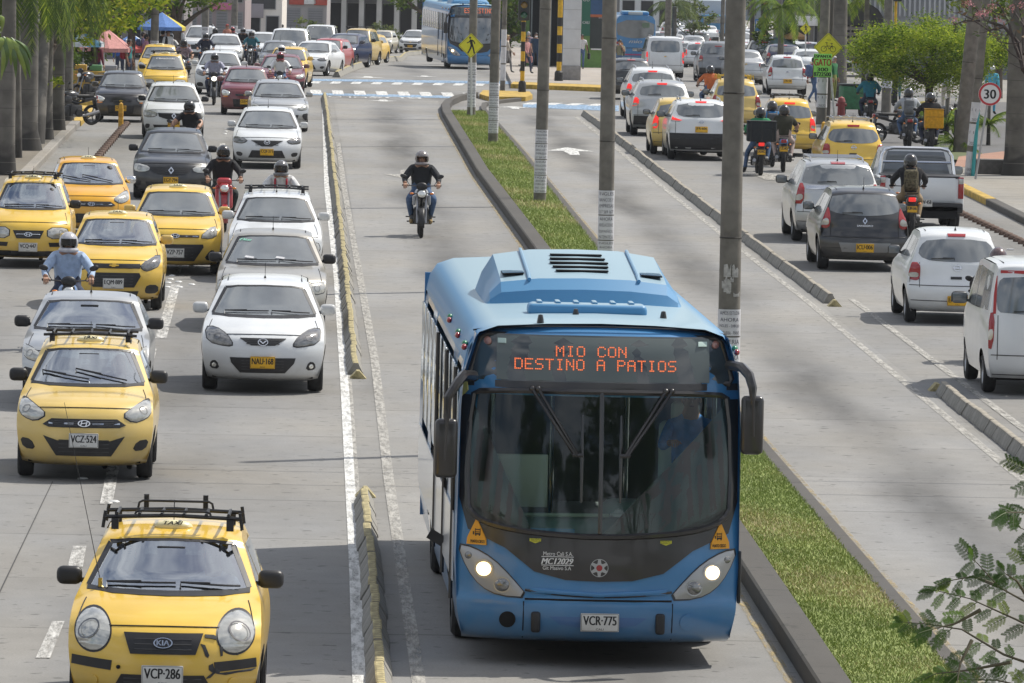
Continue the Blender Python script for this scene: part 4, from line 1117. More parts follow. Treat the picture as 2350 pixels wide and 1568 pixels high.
POSES['ride'] = both(dict(pel=(0, .24, .90, (.175, .14)), sp1=(0, .24, 1.06, (.175, .13)), che=(0, .17, 1.27, (.205, .14)), nec=(0, .12, 1.42, .075), hea=(0, .09, 1.525, (.08, .094)), top=(0, .095, 1.61, (.072, .082))),
    sh=(.205, .15, 1.34, .088), el=(.345, -.06, 1.15, .068), wr=(.335, -.315, 1.055, .042), hi=(.115, .20, .86, .11), kn=(.245, -.17, .74, .082), an=(.18, .10, .34, .048), to=(.20, -.09, .27, .045))
POSES['stop'] = {**POSES['ride'], 'knr': (.30, -.10, .56, .066), 'anr': (.36, .06, .13, .05), 'tor': (.39, -.12, .05, .045)}
POSES['stand'] = both(dict(pel=(0, 0, .94, (.15, .105)), sp1=(0, .0, 1.1, (.135, .09)), che=(0, .0, 1.30, (.175, .115)), nec=(0, 0, 1.45, .06), hea=(0, -.015, 1.57, (.076, .09)), top=(0, -.01, 1.66, (.068, .078))),
    sh=(.185, 0, 1.38, .07), el=(.235, .02, 1.12, .052), wr=(.24, -.06, .88, .031), hi=(.095, 0, .88, .088), kn=(.10, -.015, .48, .06), an=(.105, .03, .09, .044), to=(.12, -.12, .04, .042))
POSES['walk'] = {**POSES['stand'], 'knr': (.095, -.16, .50, .06), 'anr': (.10, -.20, .10, .044), 'tor': (.11, -.34, .06, .042), 'knl': (-.095, .06, .48, .06), 'anl': (-.10, .28, .16, .044), 'tol': (-.11, .18, .05, .042),
    'elr': (.24, .10, 1.13, .044), 'wrr': (.245, .10, .88, .031), 'ell': (-.24, -.08, 1.13, .044), 'wrl': (-.235, -.24, .93, .031)}
POSES['call'] = {**POSES['stand'], 'elr': (.30, -.10, 1.18, .044), 'wrr': (.14, -.16, 1.46, .031)}
POSES['sit'] = both(dict(pel=(0, .1, .55, (.16, .12)), sp1=(0, .13, .72, (.14, .105)), che=(0, .14, .95, (.165, .115)), nec=(0, .13, 1.12, .06), hea=(0, .10, 1.25, (.078, .092)), top=(0, .105, 1.335, (.07, .08))),
    sh=(.18, .13, 1.03, .06), el=(.27, -.08, .84, .046), wr=(.20, -.33, .90, .034), hi=(.11, .06, .52, .09), kn=(.16, -.34, .50, .066), an=(.15, -.42, .10, .048), to=(.15, -.56, .06, .045))
BODY = {}
def body_data(pose):
    if pose in BODY: return BODY[pose]
    j = POSES[pose]; vs, fs = skin_mesh(j, skeleton(j))
    mb = MB(); mb.add(vs, fs)
    h = Vector(j['hea'][:3]); f = h + Vector((0, -.088, 0))
    BODY[pose] = (vs, fs, h)
    return BODY[pose]
def person(label, loc, rz, pose, top, legs, skin=SKIN, shoe=None, sleeves='long', helmet=None, hair=None, group=None, k=1.0, parent_rx=0.0, skirt=None, mask=False, bag=None, visor=True, vest=None):
    vs, fs, h = body_data(pose); j = POSES[pose]
    shoe = shoe or BLK
    mats = [top, legs, skin, shoe, mat('eye', (.02, .015, .012), .3), mat('lip', (.22, .09, .07), .5)]
    J = {n: Vector(v[:3]) for n, v in j.items()}
    def seg(p, a, b):
        ab = J[b] - J[a]; t = max(0, min(1, (p - J[a]).dot(ab) / ab.length_squared)); return (J[a] + ab * t - p).length, t
    mb = MB(); mi = []
    for fc in fs:
        c = sum((vs[i] for i in fc), Vector()) / len(fc); best = (9, '', 0)
        for a, b in skeleton(j):
            r = (j[a][3][0] if hasattr(j[a][3], '__len__') else j[a][3]); d, t = seg(c, a, b); d -= r * .6
            if d < best[0]: best = (d, a + b, t)
        e = best[1]; m = 0
        if e[:3] in ('hea',) or e == 'nechea' : m = 2
        elif e == 'chenec' and best[2] > .93: m = 2
        elif e[:2] == 'el' and (sleeves == 'short' or best[2] > .85): m = 2
        elif e[:2] == 'sh' and sleeves == 'short' and best[2] > .75: m = 2
        elif e[:2] in ('hi', 'kn') or e[:5] == 'pelhi': m = 1
        elif e[:2] == 'an': m = 3
        elif e == 'pelsp1' and best[2] < .3: m = 1
        if e[:2] == 'kn' and best[2] > .9: m = 3
        mi.append(m)
    mb.v = [tuple(v) for v in vs]; mb.f = [tuple(f) for f in fs]; mb.m = mi
    for s, sg in (('l', -1), ('r', 1)):
        a, b = J['el' + s], J['wr' + s]; hand(mb, b + (b - a).normalized() * .005, (b - a), 2, .75 if pose in ('ride', 'stop', 'sit') else .35, Vector((0, .2, -1)) if pose in ('ride', 'stop', 'sit') else Vector((-sg, 0, 0)), -sg if pose in ('ride', 'stop') else 1)
    fy = h.y - .083
    mb.add([(-.014, fy - .006, h.z - .022), (.014, fy - .006, h.z - .022), (0, fy - .03, h.z - .018), (0, fy - .008, h.z + .03)], [(0, 1, 2), (0, 2, 3), (1, 3, 2)], 2)
    for sx in (-1, 1):
        mb.ball((sx * .030, fy - .001, h.z + .022), (.013, .010, .008), 4, 8)
        mb.box((sx * .030, fy - .004, h.z + .040), (.034, .010, .007), 4)
        mb.ball((sx * .082, h.y + .01, h.z + .005), (.012, .024, .032), 2, 8)
    mb.ball((0, fy - .003, h.z - .047), (.024, .010, .007), 5, 8)
    o = mb.build('person', mats, None, smooth=50)
    o.location = loc; o.rotation_euler = (parent_rx, 0, rz); o.scale = (k, k, k); tag(o, label, 'person', group)
    if helmet:
        hc = h + Vector((0, .012, .028)); m = MB(); n1, n2 = 20, 14; R_ = Vector((.142, .165, .158)); vv = []; ff = []
        for a in range(n2 + 1):
            th = PI * a / n2 * .86
            for b in range(n1):
                ph = 2 * PI * b / n1; vv.append(hc + Vector((R_.x * math.sin(th) * math.sin(ph), -R_.y * math.sin(th) * math.cos(ph), R_.z * math.cos(th))))
        for a in range(n2):
            for b in range(n1):
                zc = (vv[a * n1 + b].z + vv[(a + 1) * n1 + b].z) / 2 - hc.z; ph = 2 * PI * (b + .5) / n1; fr = math.cos(ph)
                if fr > .62 and -.085 < zc < .048: continue
                ff.append((a * n1 + b, a * n1 + (b + 1) % n1, (a + 1) * n1 + (b + 1) % n1, (a + 1) * n1 + b))
        m.add(vv, ff); hm = m.build('helmet', helmet, o, smooth=60)
        sd = hm.modifiers.new('t', 'SOLIDIFY'); sd.thickness = .018; sd.offset = -1
        m = MB(); m.tube([hc + Vector((math.sin(t) * .128, -math.cos(t) * .15, -.108)) for t in [(-1.2 + .3 * q) for q in range(9)]], .034, 0, 8)
        m.build('chin_guard', helmet, hm)
        if visor:
            m = MB(); vv = []; 
            for zz in (.060, .01, -.045):
                for q in range(11):
                    t = -.95 + .19 * q; vv.append(hc + Vector((math.sin(t) * .139, -math.cos(t) * .163, zz)))
            m.add(vv, [(r * 11 + q, r * 11 + q + 1, (r + 1) * 11 + q + 1, (r + 1) * 11 + q) for r in range(2) for q in range(10)])
            m.build('visor', VIS, hm)
    elif hair:
        m = MB(); n1, n2 = 16, 9; vv = []; ff = []; hc = h + Vector((0, .012, .03)); lg = .78 if pose != 'none' else .9
        for a in range(n2 + 1):
            th = PI * a / n2 * lg
            for b in range(n1):
                ph = 2 * PI * b / n1; vv.append(hc + Vector((.092 * math.sin(th) * math.sin(ph), -.108 * math.sin(th) * math.cos(ph), .112 * math.cos(th))))
        for a in range(n2):
            for b in range(n1):
                ph = 2 * PI * (b + .5) / n1; zc = math.cos(PI * (a + .5) / n2 * lg)
                if math.cos(ph) > .35 and zc < .45: continue
                ff.append((a * n1 + b, a * n1 + (b + 1) % n1, (a + 1) * n1 + (b + 1) % n1, (a + 1) * n1 + b))
        m.add(vv, ff); m.build('hair', hair, o, smooth=60)
    if mask:
        m = MB(); m.ball(h + Vector((0, -.062, -.04)), (.062, .045, .045), 0, 10); m.build('face_mask', WHT, o)
    c = J['che']
    if bag:
        kind, bm_ = bag
        m = MB()
        if kind == 'pack':
            m.rbox(c + Vector((0, .20, -.10)), (.30, .17, .44), .07, 0, None, 3); m.rbox(c + Vector((0, .29, -.17)), (.22, .07, .20), .03, 0)
            for sx in (-1, 1): m.tube([c + Vector((sx * .11, .13, .10)), c + Vector((sx * .12, 0, .155)), c + Vector((sx * .12, -.12, .03)), c + Vector((sx * .13, -.02, -.2))], .018, 0, 6)
            bo = m.build('backpack', bm_, None); bo.matrix_world = Matrix.Translation(Vector(loc)) @ Matrix.Rotation(rz, 4, 'Z') @ Matrix.Scale(k, 4)
            tag(bo, 'backpack worn by the ' + label, 'backpack')
            w_ = bo['label'].split(); bo['label'] = ' '.join(w_[:16])
        else:
            m.rbox(J['wrr'] + Vector((.10, 0, -.22)), (.12, .34, .30), .05, 0, None, 3)
            m.tube([J['wrr'] + Vector((.10, -.12, -.10)), J['shr'] + Vector((0, 0, .06)), J['wrr'] + Vector((.10, .12, -.10))], .014, 0, 6)
            bo = m.build('shoulder_bag', bm_, None); bo.matrix_world = Matrix.Translation(Vector(loc)) @ Matrix.Rotation(rz, 4, 'Z') @ Matrix.Scale(k, 4)
            bo['label'] = ' '.join(('shoulder bag of the ' + label).split()[:16]); bo['category'] = 'bag'
    if vest:
        m = MB()
        for sx in (-1, 1): m.tube([c + Vector((sx * .10, .12, .12)), c + Vector((sx * .105, -.02, .165)), c + Vector((sx * .11, -.118, .05)), c + Vector((sx * .11, -.12, -.12))], .02, 0, 6)
        m.build('straps', vest, o)
    return o

def cloth(name, col, var=.18): return mat('cloth ' + name, col, .9, var=var, scale=14, bump=.15)
JEANS = cloth('denim', (.07, .12, .22)); DKJ = cloth('dark denim', (.035, .045, .08)); BLKT = cloth('black', (.015, .015, .018)); KHK = cloth('khaki', (.30, .22, .13))
def hel(name, col, rough=.25): return mat('helmet ' + name, col, rough, coat=.8, var=.25, scale=11)
HB, HG, HS, HW, HR = hel('black', (.02, .02, .022)), hel('grey', (.12, .12, .125)), hel('silver', (.45, .45, .48)), hel('white', (.7, .7, .7)), hel('maroon', (.22, .02, .03))

def moto(label, loc, rz, col, kind='street', txt=None, lit=False, k=1.0, box=None, det=True):
    root = empty('motorcycle', Vector(loc) + Vector((0, 0, .004)), rz, label, 'motorcycle', 'motorcycles in the traffic'); root.scale = (k, k, k)
    def whl(y, r, w_):
        m = MB(); n = 26; m.lathe([(r * .72, -w_ * .6), (r * .86, -w_), (r * .97, -w_ * .7), (r, 0), (r * .97, w_ * .7), (r * .86, w_), (r * .72, w_ * .6), (r * .72, -w_ * .6)], axis='X', n=n)
        o = m.build('wheel', RUB, root, loc=(0, y, r)); m = MB()
        m.lathe([(r * .74, -.012), (r * .74, .012)], axis='X', n=n); m.lathe([(r * .16, -.05), (r * .16, .05)], axis='X', n=12, cap=True)
        for q in range(5):
            a = 2 * PI * q / 5; m.box(Vector((0, math.cos(a) * r * .44, math.sin(a) * r * .44)), (.018, .03, r * .6), 0, Matrix.Rotation(a - PI / 2, 3, 'X'))
        m.build('rim', mat('dark alloy', (.10, .10, .105), .4, .7), o); return o
    r1 = .295 if kind != 'scooter' else .27
    whl(-.64, r1, .045); whl(.62, r1, .055)
    m = MB()
    for sx in (-1, 1): m.tube([(sx * .085, -.64, r1), (sx * .085, -.42, .86)], .022, 0, 8)
    m.tube([(-.1, -.44, .84), (.1, -.44, .84)], .02, 0, 6)
    m.build('front_fork', mat('fork metal', (.28, .28, .29), .35, .8), root)
    m = MB(); vv = []; 
    for q in range(9):
        a = rad(-15 + 15 * q); 
        for x in (-.06, -.03, .03, .06): vv.append((x, -.64 - math.cos(a) * (r1 + .03 - abs(x) * .25), r1 + math.sin(a) * (r1 + .03 - abs(x) * .25)))
    m.add(vv, [(q * 4 + c, q * 4 + c + 1, q * 4 + c + 5, q * 4 + c + 4) for q in range(8) for c in range(3)])
    mg = m.build('front_mudguard', col if kind != 'street' else BLK, root); sd = mg.modifiers.new('t', 'SOLIDIFY'); sd.thickness = .008
    m = MB(); m.rbox((0, .02, .43), (.30, .42, .34), .06, 0); m.lathe([(.11, -.22), (.12, -.2), (.12, .2), (.11, .22)], (0, .08, .36), 'X', 14, 0, True); m.rbox((0, -.18, .40), (.18, .16, .30), .03, 0)
    m.build('engine', mat('engine metal', (.07, .07, .072), .5, .6, var=.3), root)
    m = MB(); m.tube([(.0, -.42, .80), (0, .1, .62), (0, .62, .74)], .035, 0, 8); m.tube([(.11, .62, r1), (.10, .2, .40)], .022, 0, 6); m.tube([(-.11, .62, r1), (-.10, .2, .40)], .022, 0, 6); m.tube([(-.28, .06, .30), (.28, .06, .30)], .016, 0, 6); m.tube([(-.3, .34, .38), (.3, .34, .38)], .014, 0, 6)
    m.build('frame', BLK, root)
    if kind == 'scooter':
        m = MB(); m.rbox((0, -.34, .70), (.36, .12, .50), .06, 0, Matrix.Rotation(rad(-14), 3, 'X'), 3); m.rbox((0, -.42, .62), (.24, .14, .34), .05, 0, Matrix.Rotation(rad(-14), 3, 'X'), 3)
        m.rbox((0, -.36, 1.0), (.30, .22, .17), .07, 0, None, 3); m.rbox((0, .42, .62), (.28, .6, .26), .1, 0, None, 3); m.build('bodywork', col, root)
    else:
        m = MB(); m.ball((0, -.12, .86), (.15, .28, .13), 0, 18); m.rbox((0, -.16, .80), (.30, .40, .14), .06, 0, None, 3)
        for sx in (-1, 1): m.rbox((sx * .15, -.28, .74), (.07, .24, .20), .03, 0)
        m.build('fuel_tank', col, root)
        m = MB(); m.rbox((0, .52, .76), (.22, .44, .13), .05, 0, Matrix.Rotation(rad(8), 3, 'X'), 3); m.build('tail_fairing', col, root)
    m = MB(); m.rbox((0, .34, .84), (.25, .62, .09), .04, 0, None, 3); m.build('saddle', mat('saddle vinyl', (.02, .02, .02), .6), root)
    zb = 1.03
    m = MB()
    for sx in (-1, 1):
        m.tube([(0, -.40, .96), (sx * .12, -.40, zb), (sx * .34, -.34, zb + .01)], .012, 0, 6); m.tube([(sx * .27, -.35, zb + .01), (sx * .39, -.33, zb + .01)], .017, 1, 8)
        m.tube([(sx * .26, -.40, zb), (sx * .38, -.39, zb - .01)], .007, 0, 5)
    m.build('handlebar', [mat('bar metal', (.10, .10, .105), .4, .8), RUB], root)
    for sx in (-1, 1):
        m = MB(); m.tube([(sx * .24, -.37, zb), (sx * .33, -.40, zb + .16)], .006, 0, 5); m.ball((sx * .37, -.40, zb + .19), (.07, .018, .042), 0, 12, Matrix.Rotation(-sx * .25, 3, 'Y')); m.build('rear_mirror', BLK, root)
        m = MB(); m.ball((sx * .20, -.47, .88), (.045, .03, .022), 0, 10); m.tube([(sx * .05, -.45, .88), (sx * .18, -.47, .88)], .008, 1, 5); m.build('indicator', [AMB, BLK], root)
    m = MB(); m.rbox((0, -.50, .88), (.19, .10, .19), .05, 0, Matrix.Rotation(rad(-15), 3, 'X'), 3)
    if kind == 'street': m.ball((0, -.47, 1.02), (.115, .05, .085), 0, 14)
    fo_ = m.build('headlight_fairing', BLK if kind != 'scooter' else col, root)
    m = MB(); m.ball((0, -.545, .875), (.085, .03, .075), 0, 16, Matrix.Rotation(rad(-12), 3, 'X')); m.build('headlight', mat('headlight on', (.8, .8, .75), .2, emit=(1, .93, .75), es=3) if lit else LENSI, fo_)
    m = MB(); m.tube([(.13, -.1, .30), (.15, .1, .27), (.16, .35, .30), (.17, .75, .40)], [.025, .028, .045, .048], 0, 10); m.build('exhaust', mat('exhaust metal', (.30, .30, .31), .35, .9), root)
    m = MB(); m.rbox((0, .72, .62), (.17, .05, .30), .02, 0, Matrix.Rotation(rad(14), 3, 'X')); m.build('rear_mudguard', BLK, root)
    m = MB(); m.rbox((0, .765, .80), (.15, .05, .09), .02, 0); m.build('tail_light', REDON if lit else REDL, root)
    for sx in (-1, 1): m = MB(); m.ball((sx * .16, .73, .72), (.035, .03, .022), 0, 8); m.build('rear_indicator', AMB, root)
    if txt is not None: plate(root, Matrix.Translation((0, .80, .60)) @ Matrix.Rotation(PI, 4, 'Z') @ Matrix.Rotation(rad(80), 4, 'X'), txt, True, '', .21, .13, det)
    if kind != 'scooter': m = MB(); m.tube([(-.11, .5, .92), (-.11, .78, .93), (.11, .78, .93), (.11, .5, .92)], .012, 0, 6); m.build('grab_rail', BLK, root)
    return root
NRIDE = [0]
def rider(px, face, bike_col, who, top, legs, helmet, where, kind='street', s=None, txt=None, lit=False, pose='ride', rz=0.0, bag=None, sleeves='long', k=1.0, bike='motorcycle', skin=SKIN, vest=None, visor=True, shoe=None):
    """a motorcycle and the person on it, ridden towards (F) or away from (R) the camera"""
    loc = S(px[0], s) if s else G(*px)
    rot = (0 if face == 'F' else PI) + rz
    off = Matrix.Rotation(rot, 3, 'Z') @ Vector((0, -.64 if face == 'F' else .62, 0)); p = loc - off * k; p.z = gz(p.y)
    moto(f'{bike} {where}', p, rot, bike_col, kind, txt, lit, k)
    return person(f'{who} {where}', p + Vector((0, 0, .02)), rot, pose, top, legs, skin, shoe, sleeves, helmet, None, 'riders on motorcycles', k, bag=bag, vest=vest, visor=visor)
BLU = paint('bus blue', (.045, .21, .45), .3, 0, .6, .10)
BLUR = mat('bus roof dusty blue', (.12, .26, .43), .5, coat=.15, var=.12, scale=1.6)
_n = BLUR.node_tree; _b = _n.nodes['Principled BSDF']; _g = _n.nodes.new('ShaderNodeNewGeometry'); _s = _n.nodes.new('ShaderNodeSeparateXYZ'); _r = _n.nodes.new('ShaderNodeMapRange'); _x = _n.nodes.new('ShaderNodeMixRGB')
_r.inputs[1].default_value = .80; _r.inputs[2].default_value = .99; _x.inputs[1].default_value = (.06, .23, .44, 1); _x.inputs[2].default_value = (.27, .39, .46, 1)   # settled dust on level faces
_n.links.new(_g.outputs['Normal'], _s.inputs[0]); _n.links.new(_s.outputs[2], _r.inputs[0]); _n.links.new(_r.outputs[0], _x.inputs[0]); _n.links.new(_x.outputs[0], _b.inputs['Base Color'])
BUSBLK = mat('bus black gloss', (.022, .020, .020), .28, coat=.5, var=.12)
BUSGL = glass('bus windscreen', (.72, .86, .81), .0)
BW, BH, BL = 2.56, 3.08, 12.0
FONT57 = {'M': '10001 11011 10101 10101 10001 10001 10001', 'I': '01110 00100 00100 00100 00100 00100 01110', 'O': '01110 10001 10001 10001 10001 10001 01110', 'C': '01110 10001 10000 10000 10000 10001 01110',
          'N': '10001 11001 10101 10101 10011 10001 10001', 'D': '11110 10001 10001 10001 10001 10001 11110', 'E': '11111 10000 10000 11110 10000 10000 11111', 'S': '01111 10000 10000 01110 00001 00001 11110',
          'T': '11111 00100 00100 00100 00100 00100 00100', 'A': '01110 10001 10001 11111 10001 10001 10001', 'P': '11110 10001 10001 11110 10000 10000 10000', ' ': '00000 ' * 7}
def led(mb, s, x0, x1, z0, z1, f, mi=0):
    cols = len(s) * 6 - 1; dx = (x1 - x0) / cols; dz = (z1 - z0) / 7
    for i, ch in enumerate(s):
        rows = FONT57[ch].split()
        for r in range(7):
            for c in range(5):
                if rows[r][c] == '1':
                    x = x0 + (i * 6 + c + .5) * dx; z = z1 - (r + .5) * dz; q = f(x, z)
                    a, b = dx * .36, dz * .36
                    mb.add([q + Vector((-a, 0, -b)), q + Vector((a, 0, -b)), q + Vector((a, 0, b)), q + Vector((-a, 0, b))], [(0, 1, 2, 3)], mi)
BPF = chaikin([(.30, .22), (.10, .26), (.02, .40), (.0, .58), (.03, .66), (.03, .95), (.05, 1.2), (.09, 1.6), (.16, 2.1), (.24, 2.5), (.30, 2.72), (.40, 2.95), (.58, 3.06), (.9, 3.08)], 2)
def bus_y(x, z):
    """front surface of the bus"""
    y = lerp([(b, a) for a, b in BPF], z); u = min(1, abs(x) / (BW / 2))
    return y + .30 * u ** 3.2 + .05 * u * u
def bus_w(z): return lerp([(.2, 1.20), (.5, 1.26), (.9, 1.28), (2.2, 1.27), (2.7, 1.235), (2.95, 1.17), (3.06, 1.05), (3.1, .95)], z)
def bpatch(mb, poly, off=.006, bulge=0, cuts=4, rnd=0, mi=0, sink=.012):
    if rnd: poly = chaikin(poly, rnd, True)
    bm = bmesh.new(); bm.faces.new([bm.verts.new((a, b, 0)) for a, b in poly]); bmesh.ops.triangulate(bm, faces=bm.faces[:])
    if cuts: bmesh.ops.subdivide_edges(bm, edges=bm.edges[:], cuts=cuts, use_grid_fill=True)
    bm.verts.index_update(); top = []; low = []
    def dist(x, y):
        d = 9
        for i in range(len(poly)):
            a, b = Vector(poly[i]), Vector(poly[i - 1]); p = Vector((x, y)); ab = b - a
            t = max(0, min(1, (p - a).dot(ab) / max(1e-9, ab.length_squared))); d = min(d, (a + ab * t - p).length)
        return d
    ds = [dist(v.co.x, v.co.y) for v in bm.verts] if bulge else [0] * len(bm.verts); dm = max(ds) or 1
    for v, d in zip(bm.verts, ds):
        x, z = v.co.x, v.co.y; y = bus_y(x, z); o = off + bulge * math.sqrt(d / dm)
        n = Vector((bus_y(x + .02, z) - bus_y(x - .02, z), -.04, bus_y(x, z + .02) - bus_y(x, z - .02))); n.normalize()
        p = Vector((x, y, z)); top.append(p + n * o); low.append(p - n * sink)
    N_ = len(top); be = [(e.verts[0].index, e.verts[1].index) for e in bm.edges if e.is_boundary]
    mb.add(top + low, [tuple(v.index for v in f.verts) for f in bm.faces] + [(i, j, j + N_, i + N_) for i, j in be], mi); bm.free()
WS = [(-1.17, 2.42), (-1.20, 1.47), (-1.13, 1.34), (-.95, 1.265), (-.6, 1.215), (0, 1.185), (.6, 1.215), (.95, 1.265), (1.13, 1.34), (1.20, 1.47), (1.17, 2.42), (1.06, 2.475), (0, 2.485), (-1.06, 2.475)]
def bpt(x, z, o=0): return Vector((x, bus_y(x, z) - o, z))
def circ(x, z, r, n=20): return [(x + r * math.cos(2 * PI * i / n), z + r * math.sin(2 * PI * i / n)) for i in range(n)]
def city_bus(loc, rz, k=1.0, full=True, label='', txt='VCR·775', L=BL, sign=(), name='city_bus', joint=False):
    root = empty(name, loc, rz, label, 'bus', 'city buses'); root.scale = (k, k, k)
    mb = MB(); K = 33; us = [math.sin((2 * i / (K - 1) - 1) * PI / 2 * .9) / math.sin(PI / 2 * .9) for i in range(K)]
    rows = BPF; vs = []; fs = []
    for (y, z) in rows:
        for u in us:
            x = u * bus_w(z); vs.append((x, bus_y(x, z), z - (.04 * u ** 6 + .03 * u * u) * max(0, min(1, (z - 2.9) / .15))))
    for i in range(len(rows) - 1):
        for j in range(K - 1):
            c = [(vs[i * K + j][q] + vs[(i + 1) * K + j + 1][q]) / 2 for q in range(3)]
            if full and inside([(x * .97, 1.85 + (z - 1.85) * .97) for x, z in WS], c[0], c[2]): continue
            fs.append((i * K + j, i * K + j + 1, (i + 1) * K + j + 1, (i + 1) * K + j))
    mb.add(vs, fs)
    prof = [(bus_w(z), z) for z in (.25, .5, .9, 1.05)]
    ax = (2.55, L - 3.4); ra = .56; yf0 = .34
    for sg in (-1, 1):
        ys = sorted({yf0 + (L - yf0) * i / 50 for i in range(51)} | {a + ra * math.cos(PI * q / 12) for a in ax for q in range(13)})
        vv = []; 
        for y in ys:
            zb = .27
            for a in ax:
                if abs(y - a) < ra: zb = max(zb, .48 + math.sqrt(max(0, ra * ra - (y - a) ** 2)))
            for j in range(9):
                z = zb + (2.98 - zb) * j / 8; vv.append((sg * bus_w(z) * .999, y + .0, z))
        mb.add(vv, [(i * 9 + j, (i + 1) * 9 + j, (i + 1) * 9 + j + 1, i * 9 + j + 1) for i in range(len(ys) - 1) for j in range(8) if not (full and 1.45 < (vv[i * 9 + j][2] + vv[i * 9 + j + 1][2]) / 2 < 2.55 and .95 < ys[i] < L - 1)], 0)
    body = mb.build('body', BLU, root, smooth=45)
    m = MB(); vv = []; yy = [.55, .9, 1.4, L - .5, L - .15, L]
    pr = [(-1.235, 2.72), (-1.20, 2.88), (-1.12, 3.0), (-.95, 3.06), (-.5, 3.085), (0, 3.095), (.5, 3.085), (.95, 3.06), (1.12, 3.0), (1.20, 2.88), (1.235, 2.72)]
    for y in yy:
        dz = -.02 if y < .8 else 0; dz = -.10 if y == L else dz
        vv += [(x * (1.004 if y > .8 else .985), y, z + dz + .004) for x, z in pr]
    m.add(vv, [(i * 11 + j, i * 11 + j + 1, (i + 1) * 11 + j + 1, (i + 1) * 11 + j) for i in range(len(yy) - 1) for j in range(10)])
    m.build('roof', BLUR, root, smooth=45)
    m = MB(); m.tube([(bus_w(2.97) * u, .50 + .28 * abs(u) ** 3, 3.052 - .035 * u ** 6 - .03 * u * u) for u in [(-1 + i / 10) for i in range(21)]], .008, 0, 5); m.build('roof_seam', BUSBLK, root)
    m = MB(); m.box((0, L, 1.6), (2.5, .06, 2.6)); m.build('rear_panel', BLU, root)
    m = MB(); m.box((0, L / 2, .42), (2.3, L - .8, .3)); m.build('underbody', DARK, root, smooth=0)
    for a in ax:
        for sg in (-1, 1):
            w_ = wheel(root, sg * 1.09, a, .49, .29)
    for i, y in enumerate((3.4,) if full else (3.0, 9.0)):
        m = MB(); vv = []; hw = .96; st = [(0, 0), (.08, .16), (.22, .26), (.5, .295), (2.3, .43), (2.6, .34), (2.9, 0)]
        xs = [-1, -.93, -.82, -.45, 0, .45, .82, .93, 1]
        for dy, h in st:
            for x in xs: vv.append((x * hw, y + dy + (.10 * x * x if dy < 1 else 0), 3.06 - .05 * x * x + h * (0 if abs(x) == 1 else .55 if abs(x) > .9 else .93 if abs(x) > .8 else 1)))
        m.add(vv, [(r * 9 + c, r * 9 + c + 1, (r + 1) * 9 + c + 1, (r + 1) * 9 + c) for r in range(5) for c in range(8)])
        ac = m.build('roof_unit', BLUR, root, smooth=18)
        m = MB()
        for sg in (-1, 1): m.tube([(sg * .52, y + .22, 3.30), (sg * .52, y + .5, 3.345), (sg * .52, y + 2.3, 3.48)], .018, 0, 8)
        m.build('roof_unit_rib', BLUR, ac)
        for q in range(5): m = MB(); m.box((0, y + .62 + .30 * q, 3.371 + .0225 * q), (.56 - .03 * abs(q - 2), .12, .012)); m.build('vent_slot', DARK, ac, smooth=0)
        for sg in (-1, 1):
            m = MB(); m.box((sg * .66, y + .75, 3.336), (.20, .5, .012), 0, Matrix.Rotation(sg * .05, 3, 'Y'))
            for q in range(7): m.box((sg * .66, y + .55 + q * .065, 3.341), (.20, .02, .012), 1, Matrix.Rotation(sg * .05, 3, 'Y'))
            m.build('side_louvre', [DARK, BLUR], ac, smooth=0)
    m = MB(); m.rbox((-.06, 1.95, 3.115), (1.10, .34, .13), .05, 0, None, 3)
    for q in range(6): m.rbox((-.5 + .17 * q, 2.0, 3.185), (.05, .30, .03), .012, 0)
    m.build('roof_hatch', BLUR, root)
    for x, y in ((-.55, .62), (.62, 1.5), (-.18, 1.6)): m = MB(); m.lathe([(.035, 0), (.028, .05), (.02, .085), (0.001, .09)], (x, y, 3.06), n=10); m.build('roof_stud', BUSBLK, root)
    for sg in (-1, 1):
        yq = 1.0; i = 0
        while yq < L - .8:
            wd = 1.25 if i not in (0,) else .95
            m = MB(); m.rbox((sg * 1.262, yq + wd / 2, 2.0), (.02, wd - .1, 1.2), .05); m.build('side_window', glass('bus side glazing', (.6, .66, .66), .3) if full else mat('bus side glass', (.30, .33, .36), .05, .65), root); yq += wd; i += 1
        m = MB(); m.box((sg * 1.285, L / 2 + .3, 1.0), (.012, L - 1.2, .62)); m.build('side_band', mat('white bus panel', (.72, .73, .74), .25, coat=.5), root, smooth=0)
        for y in (1.2, 3.6, 6.2):
            m = MB(); m.tube([(sg * 1.29, y, .5), (sg * 1.285, y, 2.62)], .022, 0, 6); m.build('door_rail', BUSBLK, root)
        for y in (.62, 2.3, 4.6):
            m = MB(); m.ball((sg * 1.235, y, 2.84), (.03, .045, .03), 0, 8); m.build('red_marker', REDL, root)
            m = MB(); m.ball((sg * 1.225, y + .12, 2.865), (.03, .045, .03), 0, 8); m.build('green_marker', mat('green lamp', (.02, .20, .10), .3), root)
    m = MB(); bpatch(m, [(-1.245, 2.56), (-1.25, 1.50), (-1.16, 1.22), (-.80, 1.04), (-.62, .86), (-.3, .80), (0, .785), (.3, .80), (.62, .86), (.80, 1.04), (1.16, 1.22), (1.25, 1.50), (1.245, 2.56)] if not full else [(-1.245, 2.42), (-1.25, 1.50), (-1.17, 1.22), (-.84, 1.07), (-.58, .87), (-.3, .80), (0, .79), (.3, .80), (.58, .87), (.84, 1.07), (1.17, 1.22), (1.25, 1.50), (1.245, 2.42), (1.17, 2.42), (1.20, 1.47), (1.13, 1.34), (.95, 1.265), (.6, 1.215), (0, 1.185), (-.6, 1.215), (-.95, 1.265), (-1.13, 1.34), (-1.20, 1.47), (-1.17, 2.42)], .012, cuts=5); m.build('front_mask', BUSBLK, root, smooth=60)
    m = MB(); bpatch(m, WS, .012, cuts=5); m.build('windscreen', BUSGL if full else GLASS, root, smooth=60)
